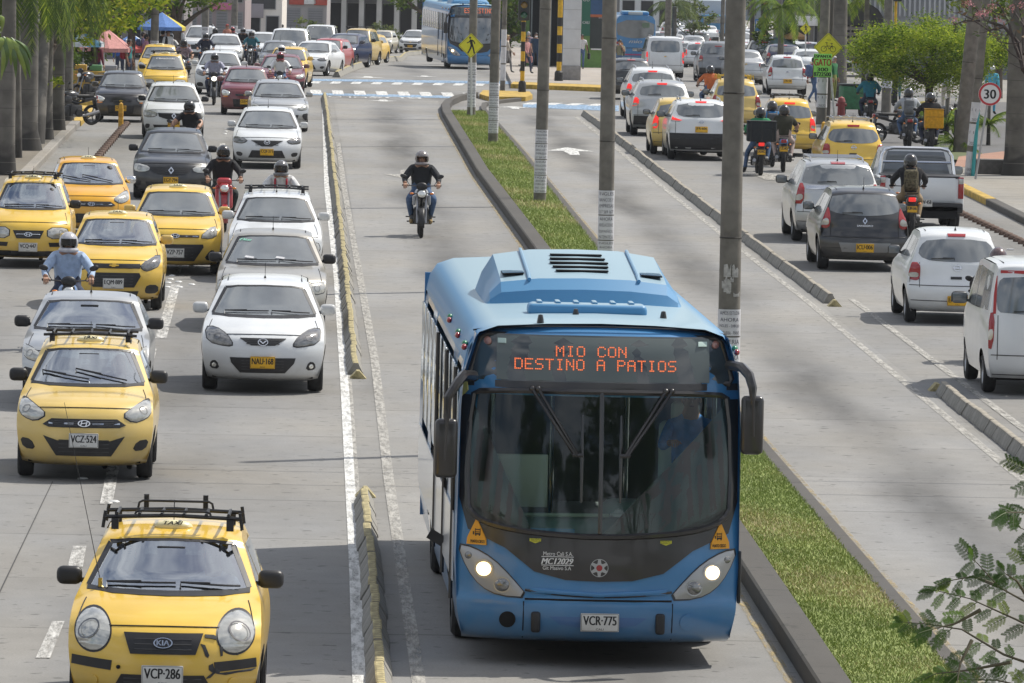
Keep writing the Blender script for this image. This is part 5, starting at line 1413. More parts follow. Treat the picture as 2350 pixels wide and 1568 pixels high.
    ws = chaikin(WS, 1, True); m = MB(); m.tube([bpt(x, z, .02) for x, z in ws] + [bpt(*ws[0], .02)], .028, 0, 6); m.build('windscreen_seal', BUSBLK, root)
    sp_ = [(-1.19, 2.60), (-1.17, 2.56), (1.17, 2.56), (1.19, 2.60), (1.09, 2.93), (1.03, 2.965), (-1.03, 2.965), (-1.09, 2.93)]
    m = MB(); bpatch(m, sp_, .014, cuts=5); sg_ = m.build('destination_sign', mat('sign glass', (.045, .055, .058), .12, coat=.6, ior=1.7), root, smooth=60)
    m = MB(); m.tube([bpt(x, z, .02) for x, z in sp_] + [bpt(*sp_[0], .02)], .026, 0, 6); m.build('sign_frame', BUSBLK, sg_)
    m = MB(); bpatch(m, [(-.94, 2.57), (.97, 2.57), (.97, 2.95), (-.94, 2.95)], .017, cuts=4); m.build('display_panel', mat('display panel', (.10, .125, .125), .3, coat=.3), sg_, smooth=60)
    LED = mat('led orange', (.9, .2, .06), .4, emit=(1, .20, .06), es=.75)
    for s, x0, x1, z0, z1 in sign: m = MB(); led(m, s, x0, x1, z0, z1, lambda x, z: bpt(x, z, .030)); m.build('led_text', LED, sg_, smooth=0, fixn=False)
    m = MB(); bpatch(m, [(-1.25, 2.50), (1.25, 2.50), (1.25, 2.56), (-1.25, 2.56)], .016, cuts=5); m.build('brow_bar', BUSBLK, root, smooth=60)
    if full:
        for x, z in ((-1.02, 2.90), (1.03, 2.90)): m = MB(); bpatch(m, circ(x, z, .033, 12), .02, .01, cuts=1); m.build('marker_lamp', mat('marker lens', (.35, .16, .12), .2, coat=1), sg_)
        for x0, x1 in ((-.93, -.86), (.87, .95)): m = MB(); bpatch(m, [(x0, 2.885), (x1, 2.885), (x1, 2.925), (x0, 2.925)], .020, cuts=1); m.build('sign_sticker', mat('pale sticker', (.45, .58, .54), .5), sg_)
        m = MB(); bpatch(m, [(-1.24, 2.40), (-1.19, 2.46), (-1.195, 2.53), (-1.235, 2.53)], .022, cuts=1); m.build('tape', mat('yellow tape', (.55, .5, .15), .6), root)
    m = MB(); m.tube([bpt(.0, z, .02) for z in (1.22, 1.5, 1.9, 2.3, 2.48)], .022, 0, 6); m.build('windscreen_bar', BUSBLK, root)
    LC = [(1.254, 1.07), (1.12, 1.055), (.947, .965), (.80, .83), (.63, .636), (.89, .642), (1.05, .716), (1.167, .86)]
    CLM = mat('silver lamp housing', (.42, .42, .42), .35, .5)
    for sg in (-1, 1):
        m = MB(); bpatch(m, [(sg * x, z) for x, z in (LC if sg > 0 else LC[::-1])], .016, .02, cuts=3, rnd=1); cl = m.build('headlight_cluster', CLM, root, smooth=60)
        m = MB(); bpatch(m, [(sg * (.94 + (x - .94) * 1.06), .82 + (z - .82) * 1.07) for x, z in (LC if sg > 0 else LC[::-1])], .008, cuts=3, rnd=1); m.build('cluster_seam', BUSBLK, cl, smooth=60)
        m = MB(); bpatch(m, circ(sg * 1.015, .874, .085), .034, cuts=1); m.build('lamp_bezel', ALU, cl, smooth=60)
        m = MB(); bpatch(m, circ(sg * 1.015, .874, .062), .042, .012, cuts=2); m.build('headlight_lens', mat('bus headlight on', (1, .9, .7), .2, emit=(1, .68, .32), es=3.2), cl, smooth=60)
        m = MB(); bpatch(m, circ(sg * .855, .738, .075), .032, cuts=1); m.build('lamp_bezel', ALU, cl, smooth=60)
        m = MB(); bpatch(m, circ(sg * .855, .738, .062), .040, .015, cuts=2); m.build('fog_lens', LENSD, cl, smooth=60)
        m = MB(); bpatch(m, circ(sg * 1.152, .985, .032, 12), .03, .012, cuts=1); m.build('side_lens', LENSD, cl, smooth=60)
    m = MB(); m.tube([bpt(x, .655 + .06 * abs(x / .75) ** 2, .006) for x in [(-.66 + .066 * i) for i in range(21)]], .012, 0, 6); m.build('bonnet_crease', BUSBLK, root)
    m = MB(); bpatch(m, [(-.62, .725), (0, .69), (.62, .725), (.60, .675), (0, .645), (-.60, .675)], .014, .01, cuts=4); m.build('bonnet_ledge', BLU, root, smooth=60)
    if full:
        m = MB(); bpatch(m, [(-.66, .628), (.66, .628), (.66, .612), (-.66, .612)], .008, cuts=3); m.build('bumper_gap', DARK, root, smooth=60)
        for sg in (-1, 1):
            m = MB(); m.tube([bpt(sg * .67, z, .002) for z in (.26, .35, .45, .6)], .006, 0, 5); m.build('bumper_seam', DARK, root)
            m = MB(); m.rbox(bpt(sg * .56, .415, .02), (.085, .05, .19), .03, 0, None, 3); m.build('rubber_stop', BLK, root)
            m = MB(); bpatch(m, circ(sg * .81, .43, .072), .012, cuts=1); m.build('tow_cover', BLU if sg > 0 else DARK, root, smooth=60)
            m = MB(); bpatch(m, [(sg * 1.09 - .085, 1.085), (sg * 1.09 + .085, 1.085), (sg * 1.09 + .08, 1.145), (sg * 1.09, 1.325), (sg * 1.09 - .08, 1.145)], .022, cuts=2); ws_ = m.build('warning_sticker', mat('sticker orange', (.80, .36, .02), .45), root, smooth=60)
            m = MB(); f = Matrix.Translation(bpt(sg * 1.09, 1.115, .030)) @ Matrix.Rotation(sg * rad(26), 4, 'Z') @ Matrix.Rotation(PI / 2, 4, 'X')
            put_text(m, 'PUNTO CIEGO', f, width=.14, height=.028, bold=.001)
            g = Matrix.Translation(bpt(sg * 1.09, 1.20, .030)) @ Matrix.Rotation(sg * rad(26), 4, 'Z') @ Matrix.Rotation(PI / 2, 4, 'X')
            for a, b, c, d in ((0, .022, .052, .008), (0, .0, .052, .006), (-.024, .01, .006, .045), (.024, .01, .006, .045), (0, -.018, .056, .014), (-.018, -.03, .012, .012), (.018, -.03, .012, .012), (-.042, -.01, .012, .03)):
                m.add([g @ Vector((a + c / 2 * p, b + d / 2 * q, 0)) for p, q in ((-1, -1), (1, -1), (1, 1), (-1, 1))], [(0, 1, 2, 3)])
            m.build('sticker_print', INK, ws_, smooth=0, fixn=False)
        m = MB(); bpatch(m, [(-.44, .47), (-.35, .40), (-.2, .375), (.2, .375), (.35, .40), (.44, .47)], .003, cuts=4); m.build('bumper_dish', paint('bus blue lower', (.035, .16, .42)), root, smooth=60)
        for x in (-.575, .595):
            m = MB(); bpatch(m, [(x - .05, 1.165), (x + .05, 1.165), (x + .05, 1.14), (x, 1.122), (x - .05, 1.14)], .022, cuts=1); e = m.build('exit_sticker', mat('exit yellow', (.62, .60, .05), .5), root)
            m = MB(); put_text(m, 'SALIDAS', Matrix.Translation(bpt(x, 1.16, .03)) @ Matrix.Rotation(PI / 2, 4, 'X'), width=.088, height=.014); put_text(m, 'EMERGENCIA', Matrix.Translation(bpt(x, 1.144, .03)) @ Matrix.Rotation(PI / 2, 4, 'X'), width=.088, height=.010); m.build('lettering', INK, e, smooth=0, fixn=False)
        m = MB(); T = lambda x, z: Matrix.Translation(bpt(x, z, .020)) @ Matrix.Rotation(rad(-4), 4, 'Z') @ Matrix.Rotation(PI / 2, 4, 'X')
        put_text(m, 'Metro Cali S.A.', T(-.372, 1.035), width=.265, height=.036); put_text(m, 'MC12029', T(-.378, .968), width=.285, height=.055, italic=True, bold=.003); put_text(m, 'Git Masivo S.A', T(-.380, .907), width=.255, height=.034)
        for z in (1.008, .932): 
            f = T(-.376, z); m.add([f @ Vector((a, b, 0)) for a, b in ((-.145, -.003), (.145, -.003), (.145, .003), (-.145, .003))], [(0, 1, 2, 3)])
        m.build('fleet_lettering', WHT, root, smooth=0, fixn=False)
        m = MB(); f = Matrix.Translation(bpt(.0, .915, .022)) @ Matrix.Rotation(PI / 2, 4, 'X'); seg = 28
        m.add([f @ Vector((.082 * q * math.cos(2 * PI * i / seg), .082 * q * math.sin(2 * PI * i / seg), .002)) for i in range(seg) for q in (1, .93)], [(2 * i, 2 * i + 1, (2 * i + 3) % (2 * seg), (2 * i + 2) % (2 * seg)) for i in range(seg)])
        for i in range(6):
            a = 2 * PI * i / 6 + PI / 2; R_ = Matrix.Rotation(a, 4, 'Z'); m.add([f @ R_ @ Vector(p) for p in ((.03, -.018, .003), (.078, -.012, .003), (.078, .012, .003), (.03, .018, .003))], [(0, 1, 2, 3)])
        m.add([f @ Vector((.045 * math.cos(2 * PI * i / 20), .045 * math.sin(2 * PI * i / 20), .004)) for i in range(20)], [tuple(range(20))]); m.add([f @ Vector((.028 * math.cos(2 * PI * i / 20), .028 * math.sin(2 * PI * i / 20), .006)) for i in range(20)], [tuple(range(20))], 1)
        m.build('emblem', [ALU, REDL], root, smooth=0, fixn=False)
        plate(root, Matrix.Translation(bpt(.015, .425, .03)) @ Matrix.Rotation(PI / 2, 4, 'X'), txt, False, 'CALI', .345, .165)
        for sg in (-1, 1):
            m = MB(); tip = (sg * .17, 1.93)
            for q in (0, .055):
                a = (sg * (.63 - q), 2.50); b = (sg * (.24 - q * .6), 1.93 - q * .3)
                m.tube([bpt(a[0] + (b[0] - a[0]) * t, a[1] + (b[1] - a[1]) * t, .065) for t in (0, .3, .6, 1)], .016, 0, 6); m.ball(bpt(*a, .06), .028, 0, 8)
            m.tube([bpt(sg * .26, 1.925, .06), bpt(sg * .165, 1.92, .06)], .02, 0, 6); m.tube([bpt(sg * .175 + 0, z, .045) for z in (2.28, 2.1, 1.9, 1.7, 1.5)], [.008, .014, .016, .014, .010], 0, 5)
            m.build('wiper', BUSBLK, root)
        m = MB(); m.rbox((0, .62, 1.18), (2.3, .75, .30), .12, 0, None, 3); m.rbox((.55, .75, 1.36), (1.0, .5, .22), .10, 0, None, 3); m.build('dashboard', mat('bus dash teal', (.20, .28, .27), .6), root)
        m = MB(); m.rbox((-.75, .85, 1.62), (.62, .05, .48), .01); m.build('door_panel_inside', mat('cream board', (.6, .57, .5), .7), root)
        m = MB(); m.rbox((.86, 1.75, 1.75), (.48, .14, .75), .06, 0, None, 3); m.rbox((.86, 1.5, 1.36), (.5, .5, .16), .06, 0, None, 3); m.rbox((.86, 1.77, 2.2), (.26, .10, .2), .04, 0, None, 3); m.build('driver_seat', mat('seat vinyl grey', (.5, .58, .56), .6), root)
        m = MB(); m.lathe([(.215, .018), (.235, 0), (.215, -.018), (.20, 0), (.215, .018)], (.80, 1.05, 1.60), 'Z', 24, 0, False, Matrix.Rotation(rad(22), 3, 'X'))
        for a in (0, 2.1, 4.2): m.tube([(.80, 1.05, 1.58), (.80 + .21 * math.cos(a), 1.05 + .2 * math.sin(a), 1.60 + .08 * math.sin(a))], .014, 0, 6)
        m.tube([(.80, 1.05, 1.6), (.80, .9, 1.3)], .03, 0, 8); m.build('steering_wheel', BLK, root)
        m = MB(); m.lathe([(0.001, .07), (.03, .06), (.045, .035), (.075, .025), (.08, 0)], (.19, .50, 1.34), n=18); m.build('dome_camera', WHT, root)
        m = MB(); m.tube([(-.9, .42, 1.345), (.1, .40, 1.355)], .018, 0, 6); m.build('dash_bar', mat('pale rod', (.40, .46, .38), .5), root)
        m = MB(); m.box((0, 7, 1.02), (2.4, 11, .06)); m.box((0, 3.6, 2.6), (2.42, 6.0, .04)); m.build('floor_and_ceiling', mat('bus lining', (.16, .17, .17), .8), root, smooth=0)
        m = MB(); m.box((-.0, 4.2, 1.9), (2.42, .04, 1.5)); m.build('inner_bulkhead', mat('bus dim lining', (.10, .11, .115), .8), root, smooth=0)
        for x, y in ((-.35, 2.0), (.35, 2.2), (-.9, 2.1)): m = MB(); m.tube([(x, y, 1.05), (x, y, 2.6)], .02, 0, 8); m.build('grab_pole', CHR, root)
    for sg, zc in ((-1, 1.965), (1, 2.225)):
        m = MB(); x = sg * (1.40 if sg < 0 else 1.345)
        m.tube([(sg * 1.15, .38, 2.74 if sg > 0 else 2.60), (sg * 1.25, .14, 2.735 if sg > 0 else 2.62), (sg * 1.31, .06, 2.67 if sg > 0 else 2.55), (x - sg * .005, .01, 2.56 if sg > 0 else 2.42), (x, .0, zc + .18)], [.045, .045, .045, .04, .02] if full else .04, 0, 8)
        m.tube([(x, -.02, zc + .25), (x + sg * .01, -.03, zc - .1)], .014, 0, 6)
        m.rbox((x, .04, zc), (.205, .10, .53), .045, 0, None, 3); mo = m.build('wing_mirror', BLK if not full else BUSBLK, root)
        m = MB(); m.rbox((x, .092, zc), (.17, .012, .48), .005); m.build('mirror_glass', GLASS, mo)
    if full:
        m = MB(); m.box((-1.36, 3.3, .86), (.16, .02, .10), 0, Matrix.Rotation(rad(30), 3, 'Y')); m.build('side_flap', BLK, root)
        m = MB(); m.rbox((1.29, .42, .82), (.03, .10, .48), .012); m.build('corner_guard', BLK, root)
    return root
POLEM = mat('cast concrete', (.165, .153, .132), .85, var=.28, scale=5, bump=.2)
PAPER = mat('poster paper', (.60, .60, .62), .8, var=.12, scale=5)
PRINT = mat('poster print', (.05, .05, .07), .8)
def cyl_text(mb, s, z, r, width, height, ang0=-PI / 2, mi=0):
    vs, fs, tw, th = text_geo(s)
    if not vs: return
    mb.add([Vector((math.cos(ang0 + v.x * width / tw / r) * (r + .003), math.sin(ang0 + v.x * width / tw / r) * (r + .003), z + v.y * height / th)) for v in vs], fs, mi)
def posters(root, r, sheets, pics=False, dark=False):
    for z0, z1, lines in sheets:
        m = MB(); n = 16; vs = []
        for z in (z0, z1):
            for q in range(n + 1):
                a = -PI / 2 + (q / n - .5) * 2.7; vs.append((math.cos(a) * (r + .004), math.sin(a) * (r + .004), z))
        m.add(vs, [(q, q + 1, q + n + 2, q + n + 1) for q in range(n)])
        sd = m.build('poster', PAPER, root, smooth=60, fixn=False)
        m = MB(); L = len(lines)
        for i, s in enumerate(lines):
            if s: cyl_text(m, s, z1 - (z1 - z0) * (i + .55) / L, r + .002, min(2.0 * r, .045 * len(s) * 8 * r), (z1 - z0) / L * .55)
        if lines: m.build('lettering', PRINT, sd, smooth=0, fixn=False)
TX1 = ['AHORA', 'NIVELACIONES', 'ESPAÑOL', 'MATEMATICAS']; TX2 = ['INGLES', 'BANCOS Y', 'EMPRESAS', '317 569 1677']; TX3 = ['INGLES', 'AHORA', 'DIBUJO', 'PIANO - CANTO', 'GUITARRA']
def pole(label, px, py, r, h=9.5, sheets=(), tilt=0.0, name='concrete_pole', s=None, cat='pole', m=None, tri=False):
    p = S(px, s) if s else G(px, py)
    root = empty(name, p, 0, label, cat, 'roadside poles'); root.rotation_euler = (0, tilt, 0)
    mb = MB(); mb.lathe([(r * 1.02, -.1), (r, 0), (r * .98, .5), (r * .9, h * .5), (r * .8, h)], n=24, cap=True); mb.build('shaft', m or POLEM, root)
    if sheets: posters(root, r, sheets)
    for z in (2.6, 4.4):
        b = MB(); b.lathe([(r * .97, -.008), (r * 1.0, 0), (r * .97, .008)], (0, 0, z), n=24); b.build('steel_strap', mat('strap', (.06, .055, .05), .6, .6), root)
    return root, p
pole('slim concrete pole with posters right behind the walking figure sign', 1081, 275, .135, 9, [(.40, .9, TX3), (.92, 1.42, TX1), (1.44, 1.8, TX2)])
pole('second concrete pole of the grass median, papered with stacked notices', 1131, 337, .14, 9, [(.38, .72, TX3), (.74, 1.08, TX2), (1.10, 1.42, TX1), (1.44, 1.78, TX1)])
pole('third concrete pole of the grass median, notices almost to its foot', 1238, 475, .14, 9.5, [(.32, .7, TX3), (.72, 1.05, TX1), (1.07, 1.4, TX2), (1.42, 1.72, TX1)], rad(.4))
pole('concrete pole standing just behind the blue bus roof, notices halfway up', 1388, 665, .14, 9.5, [(.5, .86, TX3), (.88, 1.3, TX1), (1.32, 1.74, TX2)], rad(-.4))
pole('nearest concrete pole beside the bus mirror with torn paper on it', 1667, 1023, .142, 9.5, [(.62, .95, ['DIA', '', 'TECNICO', '2 1677']), (.97, 1.36, ['BATERIA', 'VOCAL', 'ELECTRICA', '677']), (1.38, 1.71, ['VAMOS ESTUDIA', 'AHORA', 'INGLES - DIBUJO', 'GUITARRA - PIANO'])], rad(-.2))
o = [o for o in bpy.data.objects if o.name.startswith('concrete_pole')][-1]
m = MB(); rnd = random.Random(5)
for q in range(7):
    a0 = -PI / 2 + rnd.uniform(-1, .8); z0 = 1.85 + rnd.uniform(0, .35); w_ = rnd.uniform(.3, .7); hh = rnd.uniform(.05, .14)
    vs = [(math.cos(a0 + w_ * t) * .1435, math.sin(a0 + w_ * t) * .1435, z0 + hh * u * rnd.uniform(.6, 1.3)) for u in (0, 1) for t in (0, .25, .5, .75, 1)]
    m.add(vs, [(i, i + 1, i + 6, i + 5) for i in range(4)])
m.build('torn_paper', mat('torn paper', (.40, .39, .37), .9, var=.3, scale=20), o, smooth=0, fixn=False)
PIC = lambda z: [(z, z + .3, ['', ''])]
pole('grey poster pole leaning beside the teal post at the kerb', 2222, 416, .115, 7, [(.12, .75, ['', '', '', 'GRAN', 'FERIA']), (.9, 1.45, ['', '1 1 1', '', '2022']), (1.5, 2.0, ['', '1 1 1', '', '2022'])], rad(4.2))
pole('thick grey utility pole behind the teal post, leaning right', 2204, 355, .23, 9, [], rad(4.4))
pole('stout utility pole carrying the green GATO board', 1884, 286, .17, 9, [(.55, .95, ['1 1 1', '', '2022']), (1.0, 1.5, ['1 1 1', '', '']), ], rad(.6))
pole('darker pole pressed against the utility pole behind the bicycle sign', 1899, 284, .08, 9, [], rad(.6), m=mat('dark pole', (.10, .09, .08), .8))
pole('plain concrete pole beside the blue and yellow umbrella', 352, 0, .16, 9, [(1.2, 1.6, TX1)], rad(.4), s=60)
pole('pale pole rising behind the white pickup on the left', 469, 0, .17, 9, [(1.0, 1.8, TX1)], rad(.2), s=50)
pole('pale pole rising left of the maroon truck', 536, 0, .18, 9, [(1.0, 1.8, TX1)], rad(.2), s=42)
pole('faint far pole to the right of the blue bus tail', 1530, 0, .21, 9, [], rad(.4), s=38)
pole('far pale pole between the red hatchback and blue truck', 1655, 0, .14, 9, [], rad(.4), s=36)
pole('thin poster pole just right of the second median pole', 1153, 216, .10, 7, [(.5, 1.1, ['']), (1.15, 1.75, ['']), (1.8, 2.4, [''])], rad(.2))
pole('dark far pole beside the blue wheelchair sign', 1723, 0, .13, 8, [], rad(.3), s=45, m=mat('dark pole', (.10, .09, .08), .8))
pole('grey pole shadowed by the leafy tree with a banded foot', 2033, 262, .17, 7, [(.9, 1.2, ['1 1 1']),], 0)

SGY = mat('sign yellow', (.72, .66, .03), .45, var=.06); SGK = mat('sign black', (.012, .012, .012), .5)
def signpost(label, px, py, cx, cy, s, r=.035, col=None, name='road_sign', tilt=0.0):
    p = G(px, py) if py else S(px, s); root = empty(name, p, 0, label, 'road sign', 'road signs')
    c = A(cx, cy, s) - p
    m = MB(); m.tube([(0, 0, -.05), (c.x, 0, c.z + .1)], r, 0, 10); m.build('post', col or mat('sign post white', (.55, .55, .54), .5, var=.15), root)
    return root, Vector((c.x, -.06, c.z))
def diamond(root, c, half, pics):
    m = MB(); f = Matrix.Translation(c) @ Matrix.Rotation(PI / 2, 4, 'X')
    d = chaikin([(half, 0), (0, half), (-half, 0), (0, -half)], 0); dd = []
    for i in range(4):
        a, b = Vector(d[i]), Vector(d[(i + 1) % 4]); dd += [tuple(a.lerp(b, .05)), tuple(a.lerp(b, .95))]
    m.prism(dd, -.01, .006, 0, f); o = m.build('sign_plate', SGY, root, smooth=0)
    m = MB()
    for i in range(4):
        a, b = Vector(d[i]) * .93, Vector(d[(i + 1) % 4]) * .93; a2, b2 = a * .965, b * .965
        m.add([f @ Vector((*q, .008)) for q in (a, b, b2, a2)], [(0, 1, 2, 3)])
    for poly in pics: m.add([f @ Vector((x * half, y * half, .009)) for x, y in poly], [tuple(range(len(poly)))])
    m.build('symbol', SGK, o, smooth=0, fixn=False)
def thick(a, b, t):
    a, b = Vector(a), Vector(b); n = (b - a).normalized(); n = Vector((-n.y, n.x)) * t / 2
    return [tuple(a + n), tuple(b + n), tuple(b - n), tuple(a - n)]
def cring(cx, cy, r, t, n=18):
    return [[(cx + r * q * math.cos(2 * PI * (i + e) / n), cy + r * q * math.sin(2 * PI * (i + e) / n)) for q, e in ((1, 0), (1, 1), (1 - t, 1), (1 - t, 0))] for i in range(n)]
WALK = [circ(-.08, .62, .085, 12), [(-.10, .50), (.10, .46), (.16, .05), (.02, .02), (-.06, .1)], thick((.0, .45), (-.16, .28), .09), thick((-.16, .28), (-.32, .20), .08), thick((.08, .44), (.24, .32), .09), thick((.24, .32), (.30, .14), .08),
        thick((.05, .08), (-.05, -.25), .13), thick((-.05, -.25), (-.24, -.60), .11), thick((.10, .08), (.20, -.25), .13), thick((.20, -.25), (.28, -.62), .11)]
r_, c_ = signpost('yellow diamond sign with walking figure in front of the slim pole', 1082, 276, 1083, 107, 73.5); diamond(r_, c_, .40, WALK)
BIKE = cring(-.30, -.10, .20, .16) + cring(.32, -.12, .20, .16) + [thick((-.30, -.10), (-.08, .12), .035), thick((-.08, .12), (.05, -.12), .035), thick((.05, -.12), (.26, .12), .04), thick((-.12, .10), (.24, .08), .035), thick((.32, -.12), (.22, .26), .035), thick((-.08, .12), (-.12, .30), .035), thick((-.20, .32), (-.04, .30), .045), thick((.14, .28), (.30, .27), .04)] + [thick((x, .50), (x + .07, .50), .035) for x in (-.12, -.02, .08)] + [thick((x, -.44), (x + .06, -.44), .035) for x in (-.24, -.12, 0, .12, .24)]
r_, c_ = signpost('large yellow diamond sign with a bicycle on a white post', 1917, 287, 1922, 115, 73); diamond(r_, c_, .475, BIKE)
r_, c_ = signpost('small far yellow diamond sign with a walking figure', 1848, 0, 1848, 66, 52, .03); diamond(r_, c_, .26, WALK)
r_, c_ = signpost('round red rimmed speed limit sign reading 30', 2236, 424, 2250, 210, 91, .03, mat('thin grey post', (.35, .36, .37), .5))
c_.y -= .1; m = MB(); f = Matrix.Translation(c_) @ Matrix.Rotation(PI / 2, 4, 'X'); m.prism(circ(0, 0, .29, 36), -.01, .008, 0, f); so_ = m.build('sign_plate', mat('sign white', (.66, .66, .66), .5), r_, smooth=0)
m = MB(); [m.add([f @ Vector((*q, .011)) for q in p], [(0, 1, 2, 3)]) for p in cring(0, 0, .285, .19, 36)]; m.build('red_rim', mat('sign red', (.45, .03, .04), .45), so_, smooth=0, fixn=False)
m = MB(); put_text(m, '30', f @ Matrix.Translation((0, 0, .012)), width=.29, height=.23, bold=.008); m.build('lettering', SGK, so_, smooth=0, fixn=False)
p = G(2231, 417); t = A(2264, 20, 91) - p; m = MB(); m.tube([(0, 0, -.05), t, t * 1.5], .048, 0, 12); tag(m.build('teal_post', mat('teal paint', (.03, .30, .31), .45, var=.15), loc=p), 'leaning teal post behind the round 30 sign', 'post')
c0 = A(1886.5, 150, 72); m = MB(); m.rbox((0, 0, 0), (.575, .015, .74), .01); b0 = m.build('notice_board', mat('fluorescent card', (.28, .72, .12), .6, var=.06), loc=c0 + Vector((0, -.25, 0))); tag(b0, 'fluorescent green board reading GATO fixed to the utility pole', 'sign')
for s, z, h_, w_, mm in (('ESPANTA', .29, .09, .54, INK), ('GATO', .10, .22, .54, mat('gato red', (.5, .03, .03), .6)), ('300', -.13, .12, .34, INK), ('8722500', -.28, .13, .54, INK)):
    m = MB(); put_text(m, s, Matrix.Translation((0, -.010, z)) @ Matrix.Rotation(PI / 2, 4, 'X'), width=w_, height=h_, bold=.008); m.build('lettering', mm, b0, smooth=0, fixn=False)
r_, c_ = signpost('blue square sign with a wheelchair symbol on a yellow post', 1742, 0, 1742, 58, 45, .05, mat('yellow post', (.5, .3, .03), .6))
m = MB(); m.rbox((c_.x, c_.y, c_.z), (.46, .02, .62), .02); so_ = m.build('sign_plate', mat('sign blue', (.03, .16, .46), .5), r_)
f = Matrix.Translation(c_ + Vector((0, -.013, .06))) @ Matrix.Rotation(PI / 2, 4, 'X'); m = MB(); m.add([f @ Vector((a, b, 0)) for a, b in ((-.17, -.17), (.17, -.17), (.17, .17), (-.17, .17))], [(0, 1, 2, 3)]); m.build('white_panel', WHT, so_, smooth=0, fixn=False)
m = MB()
for poly in [circ(-.03, .12, .03, 10), thick((-.03, .09), (-.02, -.01), .035), thick((-.02, -.01), (.06, -.02), .03), thick((.06, -.02), (.10, -.12), .03)] + cring(-.02, -.05, .085, .25, 14): m.add([f @ Vector((x, y, .003)) for x, y in poly], [tuple(range(len(poly)))])
m.build('symbol', SGK, so_, smooth=0, fixn=False)
YB1, YB2 = mat('band yellow', (.60, .36, .02), .6, var=.2), mat('band black', (.02, .02, .02), .6, var=.3)
def banded(label, px, py, top, r=.085, light=None, s=None):
    p = G(px, py, .15) if py else S(px, s); root = empty('traffic_light', p, 0, label, 'traffic light', 'traffic lights')
    m = MB(); z = 0; i = 0
    m.lathe([(r * 1.8, 0), (r * 1.7, .35), (r * 1.15, .42)], n=14, mi=1, cap=True)
    z = .42
    while z < top:
        zz = min(top, z + (.36 if z < 2.6 else 9)); m.lathe([(r, z), (r, zz)], n=14, mi=i % 2 if z < 2.6 else 0); z = zz; i += 1
    m.build('post', [YB1, YB2], root)
    if light:
        zc, on = light; m = MB(); m.rbox((.0, -.18, zc), (.42, .22, 1.15), .05); h_ = m.build('light_housing', mat('signal housing', (.03, .035, .035), .5), root)
        for k, cc in enumerate(((.25, .02, .02), (.25, .15, .02), (.02, .12, .07))):
            lit_ = k == on; m = MB(); m.ball((0, -.29, zc + .36 - .36 * k), (.125, .04, .125), 0, 14)
            m.build('signal_lens', mat('lens lit red', (.8, .05, .05), .3, emit=(1, .05, .08), es=6) if lit_ and k == 0 else mat('lens %d' % k, cc, .25, coat=.8), h_)
            m = MB(); n = 9; vs = [(math.cos(PI * q / n) * .15, y, zc + .36 - .36 * k + math.sin(PI * q / n) * .15) for y in (-.28, -.46) for q in range(n + 1)]; m.add(vs, [(q, q + 1, q + n + 2, q + n + 1) for q in range(n)]); hd_ = m.build('hood', BLK, h_); sd = hd_.modifiers.new('t', 'SOLIDIFY'); sd.thickness = .012
    return root
banded('unlit signal on a yellow and black banded post left of the white pillar', 1198, 212, 3.6, .08, (3.2, -1))
banded('tall yellow post with black bands beside the white pillar', 1282, 186, 6, .10)
banded('far signal showing red above the blue wheelchair sign', 1752, 0, 4.2, .06, (3.55, 0), s=45)
banded('dark unlit signal above the leafy tree on an orange post', 2050, 0, 6.2, .05, (4.35, -1), s=62)
for x, y, lb in ((277, 293, 'weathered yellow bollard in front of the black hatchback'), (1889, 338, 'orange bollard at the kerb beside the yellow taxi')):
    m = MB(); m.lathe([(.075, 0), (.072, .55), (.055, .70), (.0, .74)], n=14); m.lathe([(.074, .3), (.075, .36), (.074, .42)], n=14, mi=1); tag(m.build('bollard', [mat('bollard yellow', (.55, .30, .03), .7, var=.25), mat('bollard band', (.45, .22, .02), .7)], loc=G(x, y)), lb, 'bollard')
m = MB(); m.rbox((0, 0, 1.0), (.24, .2, .34), .05); m.rbox((0, 0, .5), (.2, .2, .9), .04, 1); tag(m.build('waste_bin', [YB1, YB2], loc=G(2053, 238)), 'yellow topped dark bin on the pavement under the tree', 'bin')
m = MB(); m.lathe([(.13, 0), (.12, .5), (.14, .55), (.10, .68), (.0, .74)], n=14); m.tube([(-.18, 0, .45), (.18, 0, .45)], .05, 0, 8); tag(m.build('fire_hydrant', mat('hydrant red', (.22, .04, .04), .6, var=.2), loc=G(1930, 272)), 'dull red hydrant beside the bicycle sign post', 'hydrant')
m = MB(); m.rbox((0, 0, .26), (.9, .5, .52), .04); tag(m.build('concrete_block', mat('block', (.12, .115, .11), .9, var=.2), loc=G(2268, 412)), 'low dark concrete block at the palm trunk foot', 'block')
for i, (x, y) in enumerate([(2108, 560), (2318, 575), (225, 390)]):
    m = MB(); m.rbox((0, 0, .01), (.14, .08, .02), .008); tag(m.build('litter', PAPER, loc=G(x, y) + Vector((0, 0, .012))), ['scrap of paper lying by the right cycle lane', 'white wrapper at the right kerb', 'white wrapper in the left cycle lane'][i], 'litter')

